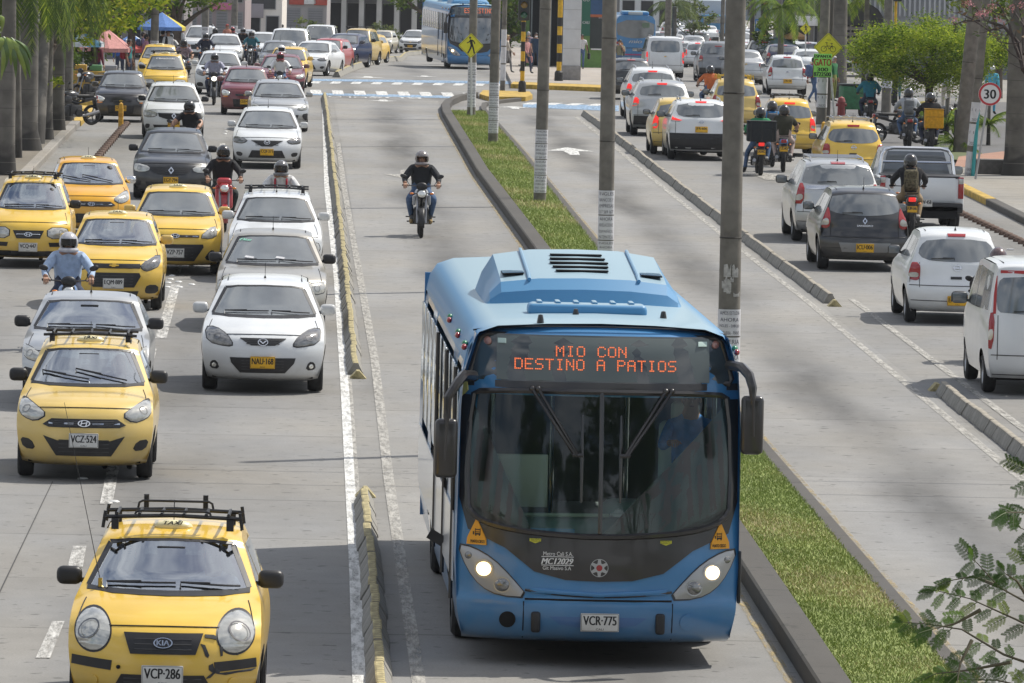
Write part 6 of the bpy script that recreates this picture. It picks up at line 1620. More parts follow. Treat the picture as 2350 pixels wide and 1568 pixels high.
def leafmats(tag_, cols):
    r = []
    for i, c in enumerate(cols):
        m = mat(f'leaf {tag_} {i}', c, .75, ior=1.3); n = m.node_tree; b = n.nodes['Principled BSDF']; t = n.nodes.new('ShaderNodeBsdfTranslucent'); x = n.nodes.new('ShaderNodeMixShader')
        t.inputs[0].default_value = (min(1, c[0] * 1.5), min(1, c[1] * 1.35), c[2] * .8, 1); x.inputs[0].default_value = .5
        n.links.new(b.outputs[0], x.inputs[1]); n.links.new(t.outputs[0], x.inputs[2]); n.links.new(x.outputs[0], n.nodes['Material Output'].inputs[0]); r.append(m)
    return r
GRN = leafmats('bright', [(.11, .17, .025), (.16, .22, .03), (.06, .11, .02), (.24, .27, .05)])
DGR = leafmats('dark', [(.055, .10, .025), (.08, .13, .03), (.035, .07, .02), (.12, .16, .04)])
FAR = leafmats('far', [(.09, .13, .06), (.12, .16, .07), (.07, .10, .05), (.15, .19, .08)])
BARK = mat('bark', (.085, .065, .05), .9, var=.3, scale=6, bump=.4)
PALMB = mat('palm bark', (.135, .125, .11), .85, var=.4, scale=2.2, bump=.3)
_n = PALMB.node_tree; _b = _n.nodes['Principled BSDF']; _s = _b.inputs['Base Color'].links[0].from_socket; _t = _n.nodes.new('ShaderNodeTexCoord'); _x = _n.nodes.new('ShaderNodeSeparateXYZ'); _z = _n.nodes.new('ShaderNodeTexNoise'); _z.inputs['Scale'].default_value = 1.3; _a = _n.nodes.new('ShaderNodeMath'); _a.operation = 'MULTIPLY_ADD'; _a.inputs[1].default_value = -2.6; _r = _n.nodes.new('ShaderNodeMapRange'); _m = _n.nodes.new('ShaderNodeMixRGB')
_n.links.new(_t.outputs['Object'], _x.inputs[0]); _n.links.new(_t.outputs['Object'], _z.inputs['Vector']); _n.links.new(_z.outputs['Fac'], _a.inputs[0]); _n.links.new(_x.outputs[2], _a.inputs[2]); _n.links.new(_a.outputs[0], _r.inputs[0]); _r.inputs[1].default_value = -.75; _r.inputs[2].default_value = -.5; _n.links.new(_r.outputs[0], _m.inputs[0]); _m.inputs[1].default_value = (.045, .042, .038, 1); _n.links.new(_s, _m.inputs[2]); _n.links.new(_m.outputs[0], _b.inputs['Base Color'])   # damp stain on the lower trunk
def crown_mb(center, rad_, blobs, per, leaf, rnd, flat_=.0, hollow=.55):
    mb = MB(); bl = []
    for _ in range(blobs):
        while True:
            v = Vector((rnd.uniform(-1, 1), rnd.uniform(-1, 1), rnd.uniform(-1, 1)))
            if hollow < v.length < 1: break
        bl.append(Vector((v.x * rad_[0], v.y * rad_[1], v.z * rad_[2])) + Vector(center))
    for b in bl:
        br = rnd.uniform(.18, .34) * (rad_[0] * rad_[2]) ** .5; base = rnd.choice([0, 1, 1, 2])
        for _ in range(per):
            v = Vector((rnd.gauss(0, .5), rnd.gauss(0, .5), rnd.gauss(0, .34))) * br; p = b + v
            a = Vector((rnd.gauss(0, 1), rnd.gauss(0, 1), rnd.gauss(0, .5))).normalized(); c = a.cross(Vector((rnd.gauss(0, 1), rnd.gauss(0, 1), rnd.gauss(0, 1)))).normalized()
            l = leaf * rnd.uniform(.6, 1.4); k = base if rnd.random() < .6 else rnd.choice([0, 1, 2, 3])
            mb.add([p, p + a * l * .5 + c * l * .22, p + a * l, p + a * l * .5 - c * l * .22], [(0, 1, 2, 3)], k)
    return mb, bl
def tree(label, base, center, rad_, blobs, per, leaf, mats, tr=.16, seed=1, group='trees', limbs=9, hollow=.55, name='leafy_tree', fork=.35):
    rnd = random.Random(seed); base = Vector(base); root = empty(name, base, 0, label, 'tree', group)
    c = Vector(center) - base; mb, bl = crown_mb(c, rad_, blobs, per, leaf, rnd, hollow=hollow); mb.build('crown', mats, root, smooth=0, fixn=False)
    m = MB(); f = Vector((c.x * fork, c.y * fork, max(.3, c.z * fork + .2)))
    m.tube([(0, 0, -.1), (rnd.uniform(-.05, .05), 0, f.z * .5), f], [tr, tr * .85, tr * .7], 0, 9)
    for b in rnd.sample(bl, min(limbs, len(bl))):
        mid = f.lerp(b, .5) + Vector((rnd.gauss(0, .1), rnd.gauss(0, .1), .12)) * rad_[0] * .3
        m.tube([f, mid, b], [tr * .5, tr * .3, tr * .08], 0, 6)
    m.build('trunk', BARK, root); return root
def frond(mb, o, d, ln, rnd, droop=.9, wid=.42, n=34, mi=0):
    d = Vector(d).normalized(); side = d.cross(Vector((0, 0, 1)))
    side = side.normalized() if side.length > .05 else Vector((1, 0, 0)); pts = []; p = Vector(o); v = d.copy()
    for i in range(n + 1):
        pts.append(p.copy()); v = (v + Vector((0, 0, -1)) * droop / n * (1 + i / n)).normalized(); p = p + v * ln / n
    mb.tube(pts[::4] + [pts[-1]], [max(.004, .022 * (1 - i * 4 / n)) for i in range(len(pts[::4]) + 1)], mi, 5)
    for i in range(3, n):
        t = (pts[min(i + 1, n)] - pts[i - 1]).normalized(); w_ = wid * math.sin(PI * (i / n) ** .7) + .06
        for sg in (-1, 1):
            e = pts[i] + side * sg * w_ * rnd.uniform(.75, 1.05) * .75 + t * w_ * .45 + Vector((0, 0, -w_ * rnd.uniform(.35, .75)))
            q = t * ln / n * .42
            mb.add([pts[i] - q, pts[i] + q, e], [(0, 1, 2)], rnd.choice([mi, mi, mi + 1, mi + 2]))
PALG = leafmats('palm', [(.12, .20, .04), (.20, .27, .06), (.08, .14, .03), (.30, .32, .10)])
def palm(label, px, py, r, h=6.5, s=None, tilt=(0, 0), fr=13, ln=2.6, seed=1, group='palms along the left pavement', mats=PALG, bulge=1.25, name='palm_tree', zoff=.15, droop=1.6, fw=.42):
    rnd = random.Random(seed); p = S(px, s) if s else G(px, py, zoff); root = empty(name, p, 0, label, 'palm', group)
    m = MB(); T = Vector((tilt[0], tilt[1], h)); prof = [(r * bulge * 1.12, -.1), (r * bulge, .1), (r * 1.06, .5), (r, 1.2), (r * .95, h * .5), (r * .75, h)]
    m.tube([T * (z / h) if z > 0 else Vector((0, 0, z)) for _, z in prof], [a for a, _ in prof], 0, 20); tk = m.build('trunk', PALMB, root)
    for q in range(int(h / .42)):
        z = .3 + q * .42; rr = lerp([(b, a) for a, b in prof], z); g_ = MB(); g_.lathe([(rr * 1.0, -.012), (rr * 1.015, 0), (rr * 1.0, .012)], T * (z / h), n=20); 
        if q < 8: g_.build('ring_scar', mat('ring scar', (.115, .107, .095), .9), tk)
    m = MB()
    for i in range(fr):
        a = 2 * PI * i / fr + rnd.uniform(-.2, .2); e = rnd.uniform(.05, 1.0)
        frond(m, T + Vector((0, 0, .05)), (math.cos(a) * math.cos(e), math.sin(a) * math.cos(e), math.sin(e)), ln * rnd.uniform(.85, 1.1), rnd, droop * rnd.uniform(.8, 1.2), fw)
    m.build('crown', mats, root, smooth=0, fixn=False); return root
palm('front palm trunk of the left row, cut by the picture edge', 14, 402, .19, 5.6, seed=1, ln=2.4)
palm('swollen footed palm, widest of the left row', 62, 345, .26, 5.2, seed=2, bulge=1.45)
palm('slim palm third from the left edge in the pavement row', 102, 320, .20, 5.4, seed=3)
palm('mottled grey palm fourth in the pavement row', 130, 299, .20, 5.0, seed=4)
palm('last palm of the row beside the parked motorcycle wheel', 152, 277, .18, 4.6, seed=5, fr=16)
palm('thick pale palm trunk at the right picture edge', 2331, 402, .29, 6.5, seed=6, group='palms on the right', bulge=1.25)
palm('pale palm trunk rising behind the bicycle sign', 1921, 0, .34, 5.4, s=60, seed=7, group='palms on the right', ln=3.0, fr=18)
palm('hazy far palm above the line of white cars', 1545, 0, .18, 3.6, s=36, seed=8, group='distant palms', mats=FAR, fr=16, ln=2.6)
palm('yellow green far palm left of the small diamond sign', 1790, 0, .15, 3.2, s=50, seed=9, group='distant palms', fr=22, ln=2.4, droop=1.9)
palm('far palm overhanging the dark tarpaulin truck', 1985, 0, .14, 3.9, s=52, seed=10, group='distant palms', fr=18, ln=2.2, mats=GRN)
palm('far palm right of the far red signal', 1880, 0, .15, 3.9, s=48, seed=12, group='distant palms', fr=20, ln=2.8, droop=1.9)
palm('small spiky palm bush left of the leaning utility pole', 2172, 318, .06, .35, seed=13, group='palm bushes', fr=18, ln=1.1, zoff=.05, mats=PALG, droop=.9, fw=.2)
palm('small palm bush right of the teal post', 2268, 330, .05, .5, seed=14, group='palm bushes', fr=14, ln=.9, zoff=.05, mats=PALG, droop=.9, fw=.2)
palm('low palm bush in the bed behind the yellow delivery box', 2192, 350, .05, .2, seed=15, group='palm bushes', fr=14, ln=.9, zoff=.05, mats=PALG, droop=.8, fw=.18)
b_ = G(2130, 292); s_ = 72
LIME = leafmats('lime', [(.15, .24, .03), (.25, .34, .05), (.07, .13, .02), (.34, .40, .09)])
tree('low feathery lime green tree spreading over the parked motorcycles', b_, A(2135, 128, s_), (2.62, 2.0, 1.12), 170, 250, .085, LIME, .17, 21, 'trees on the right', 12, .3, 'feathery_tree', .5)
def far_tree(label, px, s, cz, rad_, seed, mats=FAR, blobs=46, per=70, leaf=.3, tr=.2): 
    p = S(px, s); tree(label, p, p + Vector((0, 0, cz)), rad_, blobs, per, leaf, mats, tr, seed, 'trees beyond the crossing', 8, .3)
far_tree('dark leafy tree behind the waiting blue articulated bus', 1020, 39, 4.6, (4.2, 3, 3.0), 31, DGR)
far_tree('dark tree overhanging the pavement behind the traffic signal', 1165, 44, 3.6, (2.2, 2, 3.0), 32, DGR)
far_tree('flowering far tree in front of the white wall', 1590, 33, 2.3, (1.6, 1.2, 1.2), 33, FAR, 26, 60, .22, .08)
far_tree('hazy bush beside the far wheelchair sign', 1772, 46, 1.6, (1.1, 1, 1.3), 34, DGR, 24, 60, .2)
far_tree('hazy green tree at the end of the right lanes', 1700, 27, 5.0, (4.5, 3, 3.2), 35, FAR)
far_tree('bushy planting in front of the shuttered shop', 712, 36, 1.3, (1.5, .8, 1.1), 36, FAR, 24, 60, .22, .07)
far_tree('low hedge plant beside the portico', 872, 34, .9, (1.6, .8, .8), 37, FAR, 20, 60, .2, .06)
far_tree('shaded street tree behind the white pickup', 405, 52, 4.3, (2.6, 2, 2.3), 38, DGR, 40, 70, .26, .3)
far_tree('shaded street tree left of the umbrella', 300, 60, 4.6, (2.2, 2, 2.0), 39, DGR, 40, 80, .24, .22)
tree('unseen tree added high over the left pavement for its shade', S(-90, 84), (-7.2, 188, 8.6), (3.4, 17, 1.9), 110, 130, .4, DGR, .3, 71, 'trees on the left', 8, .2)  # crown out of view, added so its shadow falls on the pavement
for x, s, r, i, lb in ((8, 74, 1.5, 51, 'dark shrub added for the shade behind the front palm trunks'), (70, 70, 1.6, 52, 'dark shrub added for the shade between the left palm trunks'), (122, 66, 1.3, 53, 'dark shrub added for the shade left of the parked motorcycles'), (160, 60, 1.4, 54, 'dark bush added for the shade behind the market stall')): far_tree(lb, x, s, 1.6, (r, 1, 1.5), i, DGR, 34, 90, .16, .06)  # dark foliage added to stand in for the black shade behind the trunks
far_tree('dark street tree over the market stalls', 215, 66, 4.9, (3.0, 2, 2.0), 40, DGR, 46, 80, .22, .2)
for i, (x, y, h, lb) in enumerate([(-11, 22, 12, 'tall broad tree on the left of the footbridge'), (9, 26, 11, 'tall dark tree on the right of the footbridge'), (-7, -6, 13, 'big tree behind the footbridge'), (17, 8, 14, 'spreading tree far right of the footbridge'), (3, -18, 15, 'dark tree directly behind the footbridge'), (-18, 2, 13, 'tree far left of the footbridge')]): tree(lb, (x, y, 0), (x, y, h), (5.5, 4, 5.5), 70, 100, .55, DGR, .3, 60 + i, 'trees by the footbridge', 8, .3)  # unseen trees mirrored in the bus windscreen, some added only to darken it
far_tree('shaded tree behind the grey ribbed building', 2290, 58, 4.4, (2.6, 2, 1.6), 41, GRN, 40, 70, .2, .2)
rnd = random.Random(11); p0 = G(-40, 330, .15); root = empty('spreading_tree', p0, 0, 'spreading tree whose dark bough reaches over the left pavement', 'tree')
BP = lambda x, y, d=0: A(x, y, 84 - d) - p0
m = MB(); 
for q, rr in (([(-40, 300), (-20, 215), (20, 165), (77, 158), (101, 157), (126, 101), (150, 78), (165, 60), (182, 36), (200, 5)], [.22, .2, .14, .11, .10, .10, .09, .07, .05, .03]), ([(20, 130), (60, 70), (90, 20)], [.12, .09, .05]), ([(150, 78), (200, 58), (260, 40), (300, 22)], [.05, .035, .025, .012]), ([(165, 60), (215, 78), (270, 62)], [.035, .025, .01]), ([(126, 101), (95, 135), (60, 175)], [.05, .03, .012]), ([(182, 36), (240, 14), (330, 6)], [.04, .03, .012])):
    m.tube([BP(x, y, i * .25) for i, (x, y) in enumerate(q)], rr, 0, 8)
m.build('boughs', BARK, root)
mb = MB()
def spray(cx, cy, n, sx, sy, ln, d=0):
    for _ in range(n):
        x, y = cx + rnd.gauss(0, sx), cy + rnd.gauss(0, sy); p = BP(x, y, d + rnd.uniform(-2, 2)); a = Vector((rnd.gauss(0, 1), rnd.gauss(0, .6), rnd.gauss(-.3, .5))).normalized(); c = a.cross(Vector((rnd.gauss(0, .5), -1, rnd.gauss(0, .8)))).normalized(); l = ln * rnd.uniform(.6, 1.3)
        mb.add([p, p + a * l * .45 + c * l * .22, p + a * l, p + a * l * .45 - c * l * .22], [(0, 1, 2, 3)], rnd.choice([0, 1, 1, 2, 3]))
for c in [(180, 20, 160, 22, 10), (230, 8, 220, 30, 9), (285, 14, 220, 26, 11), (335, 8, 160, 26, 8), (215, 62, 110, 18, 8), (268, 58, 130, 20, 9), (300, 52, 90, 14, 6), (200, 92, 40, 9, 5), (245, 38, 200, 28, 10), (360, 2, 80, 16, 6), (150, 40, 60, 14, 10), (105, 188, 60, 12, 6), (125, 185, 50, 10, 5), (95, 150, 30, 10, 8)]: spray(*c, .17)
for c in [(40, -70, 300, 70, 30), (180, -80, 420, 70, 34), (320, -70, 300, 60, 30), (100, -190, 300, 90, 40), (260, -190, 300, 90, 40), (60, 40, 90, 40, 30), (10, 70, 60, 20, 40)]: spray(*c, .24, 0)  # sprays above the view are added to shade the pavement below
mb.build('crown', GRN, root, smooth=0, fixn=False)
p0 = G(-60, 520, .15); root = empty('big_leaved_shrub', p0, 0, 'glossy sprig of long drooping leaves at the left edge', 'plant')
BP2 = lambda x, y: A(x, y, 105) - p0
m = MB(); m.tube([Vector((0, 0, 0)), BP2(-50, 200), BP2(-20, 95), BP2(14, 84), BP2(30, 92)], [.06, .05, .03, .014, .008], 0, 6); m.build('stem', BARK, root)
mb = MB()
for (x0, y0, x1, y1, w_) in [(25, 86, 70, 180, 11), (22, 88, 60, 183, 10), (18, 88, 48, 150, 12), (14, 86, 25, 150, 13), (8, 84, 10, 165, 12), (0, 86, -8, 130, 12), (28, 92, 66, 170, 8), (30, 90, 74, 150, 9), (16, 90, 36, 178, 9), (4, 88, 2, 185, 9), (-3, 35, 3, 75, 8)]:
    a, b = BP2(x0, y0), BP2(x1, y1); n = 8; vs = []; ax = (b - a); wv = Vector((1, 0, .1)) * w_ * .66 / 105
    for i in range(n + 1):
        t = i / n; c = a + ax * t + Vector((.06 * math.sin(PI * t), -.12 * math.sin(PI * t), .10 * math.sin(PI * t))); e = math.sin(PI * min(1, t * .9 + .08)) ** .8
        vs += [c - wv * e, c + Vector((0, -.03, 0)), c + wv * e]
    mb.add(vs, [(3 * i + k, 3 * i + k + 1, 3 * i + k + 4, 3 * i + k + 3) for i in range(n) for k in (0, 1)], rnd.choice([0, 1, 1]))
lo_ = mb.build('leaves', [mat('glossy leaf', (.07, .13, .02), .3, coat=.4, var=.15), mat('glossy leaf light', (.19, .26, .04), .3, coat=.4, var=.15)], root, smooth=60, fixn=False)
for bx, by, tx, ty, ss, lb in ((88, 330, 112, -62, 86, 'overhanging palm whose feathery fronds hang in the upper left corner'), (36, 362, 34, -66, 93, 'palm beside the swollen trunk, its dark fronds hanging nearest the left edge')):
  p0 = G(bx, by, .15); root = empty('palm_tree', p0, 0, lb, 'palm', 'palms along the left pavement'); m = MB(); T = A(tx, ty, ss) - p0
  for a, e, ln in [(-1.8, .9, 3.0), (-1.3, .8, 3.0), (-2.4, .8, 3.0), (-.7, .8, 2.9), (-2.6, .3, 2.6), (-1.9, .2, 2.5), (-1.2, .2, 2.5), (-.5, .4, 2.6), (.2, .3, 2.6), (1.0, .4, 2.4), (2.2, .4, 2.4), (-2.2, .7, 2.7), (-1.5, .6, 2.8), (-.9, .6, 2.8), (-3.0, .5, 2.5), (-1.6, 0, 2.2), (-.2, 0, 2.6)]:
    frond(m, T, (math.cos(a) * math.cos(e), math.sin(a) * math.cos(e), math.sin(e)), ln * 1.15, rnd, 2.7, .55, 46)
  m.build('crown', DGR[:2] + [PALG[1], PALG[3]], root, smooth=0, fixn=False); m = MB(); m.tube([(0, 0, -.1), T * .5, T], [.17, .14, .11], 0, 14); m.build('trunk', PALMB, root)
p0 = G(2480, 430, .14); root = empty('flowering_tree', p0, 0, 'bare twigged tree with pink blossom in the upper right corner', 'tree'); BP3 = lambda x, y, d=0: A(x, y, 92 - d) - p0
m = MB(); tips = []
BR = [([(2480, 430), (2450, 290), (2400, 215), (2350, 160)], [.16, .14, .11, .08]), ([(2350, 160), (2338, 100), (2305, 62), (2262, 48), (2215, 48), (2190, 56)], [.08, .06, .045, .035, .02, .01]), ([(2350, 160), (2325, 92), (2312, 40), (2290, 8)], [.05, .04, .03, .02]), ([(2305, 62), (2270, 70), (2230, 44), (2200, 30)], [.035, .025, .018, .008]), ([(2350, 125), (2350, 60), (2340, 20)], [.05, .04, .02]), ([(2262, 48), (2240, 20), (2215, 6)], [.025, .018, .01]), ([(2312, 40), (2285, 30), (2262, 18)], [.025, .018, .008]), ([(2338, 100), (2310, 100), (2290, 95)], [.02, .014, .006]), ([(2400, 215), (2385, 130), (2370, 50)], [.09, .07, .04]), ([(2345, 140), (2318, 122), (2300, 105)], [.02, .015, .006]), ([(2350, 60), (2330, 30), (2322, 5)], [.03, .02, .01])]
for q, rr in BR:
    m.tube([BP3(x, y, i * .3) for i, (x, y) in enumerate(q)], rr, 0, 7)
    for (x, y) in q[1:]:
        for _ in range(2):
            e = (x + rnd.gauss(-6, 12), y + rnd.gauss(-6, 9)); m.tube([BP3(x, y), BP3((x + e[0]) / 2 + 2, (y + e[1]) / 2 + 2), BP3(*e)], [.012, .009, .004], 0, 5); tips.append(e)
m.build('branches', mat('dark bark', (.045, .032, .028), .9, var=.3), root)
mb = MB()
def fl(x, y, n, sp, ln, cols):
    for _ in range(n):
        p = BP3(x + rnd.gauss(0, sp), y + rnd.gauss(0, sp * .7), rnd.uniform(-1.5, 1.5)); a = Vector((rnd.gauss(0, 1), rnd.gauss(0, .6), rnd.gauss(-.2, .7))).normalized(); c = a.cross(Vector((rnd.gauss(0, .5), -1, rnd.gauss(0, .6)))).normalized(); l = ln * rnd.uniform(.6, 1.3)
        mb.add([p, p + a * l * .5 + c * l * .2, p + a * l, p + a * l * .5 - c * l * .2], [(0, 1, 2, 3)], rnd.choice(cols))
for x, y in tips: 
    if y < 95: fl(x, y, 4, 5, .15, [0, 0, 1, 4])
for x, y, n in ((2262, 28, 90), (2248, 32, 50), (2322, 18, 40), (2275, 14, 40), (2218, 6, 30), (2190, 44, 30), (2296, 48, 26), (2230, 8, 30), (2345, 10, 30)): fl(x, y, n, 6, .055, [2, 2, 3])
mb.build('leaves_and_blossom', [mat('leaf olive', (.08, .11, .035), .6), mat('leaf brown', (.16, .10, .05), .7), mat('blossom pink', (.62, .26, .28), .7), mat('blossom rose', (.5, .18, .20), .7), mat('leaf pale', (.14, .18, .06), .6)], root, smooth=0, fixn=False)
MIM = leafmats('mimosa', [(.05, .105, .03), (.035, .075, .02), (.075, .145, .04), (.14, .20, .05)])
SM = 350.0; pb = A(2740, 1900, SM); p0 = Vector((pb.x, pb.y, 0.0)); root = empty('mimosa_tree', p0, 0, 'dark feathery mimosa twigs in the lower right foreground', 'tree'); MP = lambda x, y, d=0.0: A(x, y, SM) + Vector((0, d, 0)) - p0
m = MB(); mb = MB(); rnd = random.Random(17)
m.tube([(0, 0, -.05), (.05, 0, .8), MP(2700, 1700), MP(2640, 1500), MP(2600, 1300)], [.06, .05, .045, .04, .03], 0, 8)
def pinnate(o, d, ln, nrm):
    """bipinnate leaf: a rachis carrying comb-like pinnae"""
    d = d.normalized(); sd = d.cross(nrm).normalized(); n = 6; sag = Vector((0, 0, -1)); base = rnd.choice([0, 1, 1, 2]) if rnd.random() < .9 else 3; pts = [o + d * ln * i / n + sag * .02 * (i / n) ** 2 * ln * 4 for i in range(n + 1)]
    m.tube(pts, [.0035 - .0003 * i for i in range(n + 1)], 1, 4)
    for i in range(1, n + 1):
        for sg in (-1, 1):
            pl = ln * (.40 - .03 * abs(i - 3)) * rnd.uniform(.85, 1.1); pd = (sd * sg * .75 + d * .65 + sag * .15).normalized(); ps = pd.cross(nrm).normalized(); k = 12
            for j in range(1, k):
                c = pts[i] + pd * pl * j / k + sag * pl * .12 * (j / k) ** 2; w_ = pl * .09 * math.sin(PI * (j + 2) / (k + 3)) + .003
                for s2 in (-1, 1):
                    e = c + ps * s2 * w_ * 1.5 + pd * w_ * .8; q = pd * pl / k * .44
                    mb.add([c - q, c + q, e + q * .5, e - q * .5], [(0, 1, 2, 3)], base)
TW = [[(2600, 1300), (2480, 1200), (2410, 1120), (2365, 1085)], [(2480, 1200), (2400, 1180), (2330, 1165), (2290, 1160)], [(2600, 1300), (2450, 1270), (2380, 1225), (2340, 1210)], [(2640, 1500), (2480, 1440), (2370, 1390), (2290, 1345), (2240, 1290), (2228, 1280)], [(2290, 1345), (2240, 1330), (2200, 1345)], [(2640, 1500), (2480, 1500), (2350, 1440), (2250, 1400), (2180, 1390)],
      [(2640, 1560), (2450, 1560), (2320, 1520), (2230, 1470), (2150, 1465), (2110, 1470)], [(2250, 1400), (2190, 1430), (2140, 1440)], [(2370, 1390), (2330, 1330), (2300, 1310)], [(2320, 1520), (2230, 1545), (2160, 1560)], [(2600, 1640), (2430, 1600), (2300, 1575), (2220, 1580)], [(2480, 1440), (2400, 1370), (2365, 1300)], [(2230, 1470), (2200, 1520), (2190, 1560)]]
for q in TW:
    dd = rnd.uniform(-.25, .25); P_ = [MP(x, y, dd * i) for i, (x, y) in enumerate(q)]; m.tube(P_, [max(.003, .014 * (1 - i / (len(q) - .8))) for i in range(len(q))], 0, 6)
    for a, b in zip(P_, P_[1:]):
        L_ = (b - a).length; k = max(1, int(L_ / .125))
        for i in range(k):
            for sg in (-1, 1):
                if rnd.random() < .12: continue
                o = a.lerp(b, (i + .5) / k); t = (b - a).normalized(); nr = Vector((rnd.gauss(0, .25), -1, rnd.gauss(.5, .3))).normalized(); sd = t.cross(nr).normalized()
                pinnate(o, t * .75 + sd * sg * .8 + Vector((0, 0, -.25)), rnd.uniform(.09, .16), nr)
    for _ in range(2): t = (P_[-1] - P_[-2]).normalized(); pinnate(P_[-1], t + Vector((rnd.gauss(0, .3), 0, rnd.gauss(0, .3))), rnd.uniform(.12, .18), Vector((0, -1, .5)).normalized())
m.build('twigs', [mat('twig', (.10, .085, .05), .8), mat('rachis', (.10, .13, .05), .7)], root); mb.build('leaves', MIM, root, smooth=0, fixn=False)

def wallm(n, c, v=.10): return mat('wall ' + n, c, .85, var=v, scale=.8)
def block(label, x0, x1, s, h, m, dep=9, name='building', rz=0.0, floors=(), sign=None, cols=0, colm=None, base=0.0):
    """a street front between two pixel columns at one distance; floors: rows of openings (z0, z1, count, kind)"""
    a, b = S(x0, s), S(x1, s); a.z = b.z = min(a.z, b.z); w_ = (b - a).length; root = empty(name, (a + b) / 2, math.atan2(b.y - a.y, b.x - a.x), label, 'building', 'buildings beyond the crossing')
    mb = MB(); mb.box((0, dep / 2, h / 2 + base / 2), (w_, dep, h - base)); mb.build('wall', m, root, smooth=0)
    mb = MB(); mb.box((0, dep / 2, h + .1), (w_ + .4, dep + .4, .2)); mb.build('roof', wallm('roof edge', (.3, .29, .28)), root, smooth=0)
    for z0, z1, n, kind in floors:
        for i in range(n):
            cx = -w_ / 2 + w_ * (i + .5) / n; ww = w_ / n * (.62 if kind != 'wide' else .86)
            mb = MB(); mb.box((cx, -.01, (z0 + z1) / 2), (ww + .12, .06, z1 - z0 + .12), 0); fo_ = mb.build('window_frame' if kind != 'shutter' else 'shutter_frame', wallm('frame grey', (.28, .28, .28)), root, smooth=0)
            mb = MB(); mb.box((cx, -.03, (z0 + z1) / 2), (ww, .06, z1 - z0), 0)
            if kind == 'shutter':
                for q in range(int((z1 - z0) / .16)): mb.box((cx, -.065, z0 + .08 + q * .16), (ww, .02, .05), 1)
                mb.build('shutter', [wallm('shutter', (.24, .24, .25)), wallm('shutter rib', (.17, .17, .18))], fo_, smooth=0)
            else: mb.build('pane', mat('shop glass', (.05, .055, .06), .15) if kind != 'dark' else mat('dark opening', (.02, .02, .022), .8), fo_, smooth=0)
    for cx, cz, cw, ch, cm in (sign or ()): mb = MB(); mb.rbox((cx * w_ / 2, -.12, cz), (cw, .12, ch), .02); mb.build('shop_sign', cm, root)
    for i in range(cols):
        cx = -w_ / 2 + w_ * i / max(1, cols - 1); mb = MB(); mb.box((cx, -1.2, h / 2 - .3), (.34, .34, h - .6)); mb.build('column', colm or wallm('column white', (.55, .55, .53)), root, smooth=0)
    return root, w_
RS = mat('red signage', (.42, .07, .05), .5, var=.2, scale=3); WS_ = mat('white signage', (.70, .70, .70), .5, var=.1)
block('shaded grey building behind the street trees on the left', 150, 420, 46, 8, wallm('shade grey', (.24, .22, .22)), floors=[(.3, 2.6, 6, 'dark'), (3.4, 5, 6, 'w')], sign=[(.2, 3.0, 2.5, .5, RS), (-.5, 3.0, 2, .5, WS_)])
block('pinkish grey building with shuttered doors behind the white pickup', 420, 560, 40, 8, wallm('pink grey', (.34, .28, .28)), floors=[(.2, 2.6, 4, 'shutter'), (3.2, 4.8, 4, 'w')], sign=[(.1, 2.95, 1.6, .4, mat('pink signage', (.5, .15, .25), .6))])
block('tall bright white building above the maroon truck', 560, 645, 36, 11, wallm('bright white', (.75, .70, .64)), floors=[(.3, 2.4, 2, 'dark'), (2.9, 4.3, 1, 'w')], sign=[(-.5, 2.75, 1.2, .9, wallm('mauve board', (.32, .29, .31)))])
block('grey building with red and white sign boards over a shutter', 645, 748, 34, 9, wallm('warm grey', (.36, .34, .34)), floors=[(.2, 2.7, 2, 'shutter'), (3.5, 4.6, 2, 'w')], sign=[(-.35, 3.35, 1.0, .8, RS), (.25, 3.4, .8, .8, WS_), (.72, 3.35, .9, .8, RS)])
r_, w_ = block('white columned portico with striped canopy and dark openings', 748, 950, 33, 8, wallm('dim grey', (.22, .22, .23)), floors=[(.2, 3.0, 5, 'dark'), (3.6, 5.0, 6, 'w')], cols=6)
mb = MB(); mb.box((0, -1.0, 3.75), (w_ + .6, 1.6, .3), 0); mb.build('canopy_beam', wallm('pale beam', (.50, .50, .48)), r_, smooth=0)
mb = MB(); n = 44
for i in range(n): mb.box((-w_ / 2 + w_ * (i + .5) / n, -1.3, 4.35), (w_ / n, .06, .9), i % 2)
mb.build('striped_canopy', [mat('canopy teal', (.10, .24, .24), .7), mat('canopy white', (.60, .62, .60), .7)], r_, smooth=0)
block('pale stone faced building left of the waiting articulated bus', 945, 1120, 31, 9, wallm('stone', (.40, .38, .35)), floors=[(.3, 3.0, 6, 'dark'), (3.6, 5.2, 6, 'w')])
block('dim concrete building behind the station', 1100, 1420, 30, 10, wallm('dim concrete', (.18, .18, .18)), floors=[(.3, 3, 8, 'dark'), (3.6, 5.5, 8, 'w')])
block('white rendered building above the tail of the blue bus', 1420, 1590, 26, 12, wallm('white render', (.66, .67, .68)), floors=[(.3, 2.6, 4, 'dark'), (4.0, 5.5, 3, 'w')], sign=[(-.55, 5.0, 3.5, 2.0, WS_)])
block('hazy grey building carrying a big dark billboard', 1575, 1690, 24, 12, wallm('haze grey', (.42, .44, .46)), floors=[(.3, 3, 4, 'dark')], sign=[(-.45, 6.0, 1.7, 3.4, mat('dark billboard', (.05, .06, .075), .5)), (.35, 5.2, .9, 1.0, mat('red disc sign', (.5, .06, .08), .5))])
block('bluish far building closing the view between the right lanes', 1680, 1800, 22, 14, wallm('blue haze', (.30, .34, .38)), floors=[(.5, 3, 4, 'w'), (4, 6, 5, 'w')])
block('shaded shop row behind the far palms on the right', 1785, 2010, 38, 9, wallm('shade brown', (.16, .15, .14)), floors=[(.2, 2.8, 6, 'dark'), (3.4, 5.0, 6, 'w')], sign=[(-.3, 3.0, 2.2, .6, WS_)])
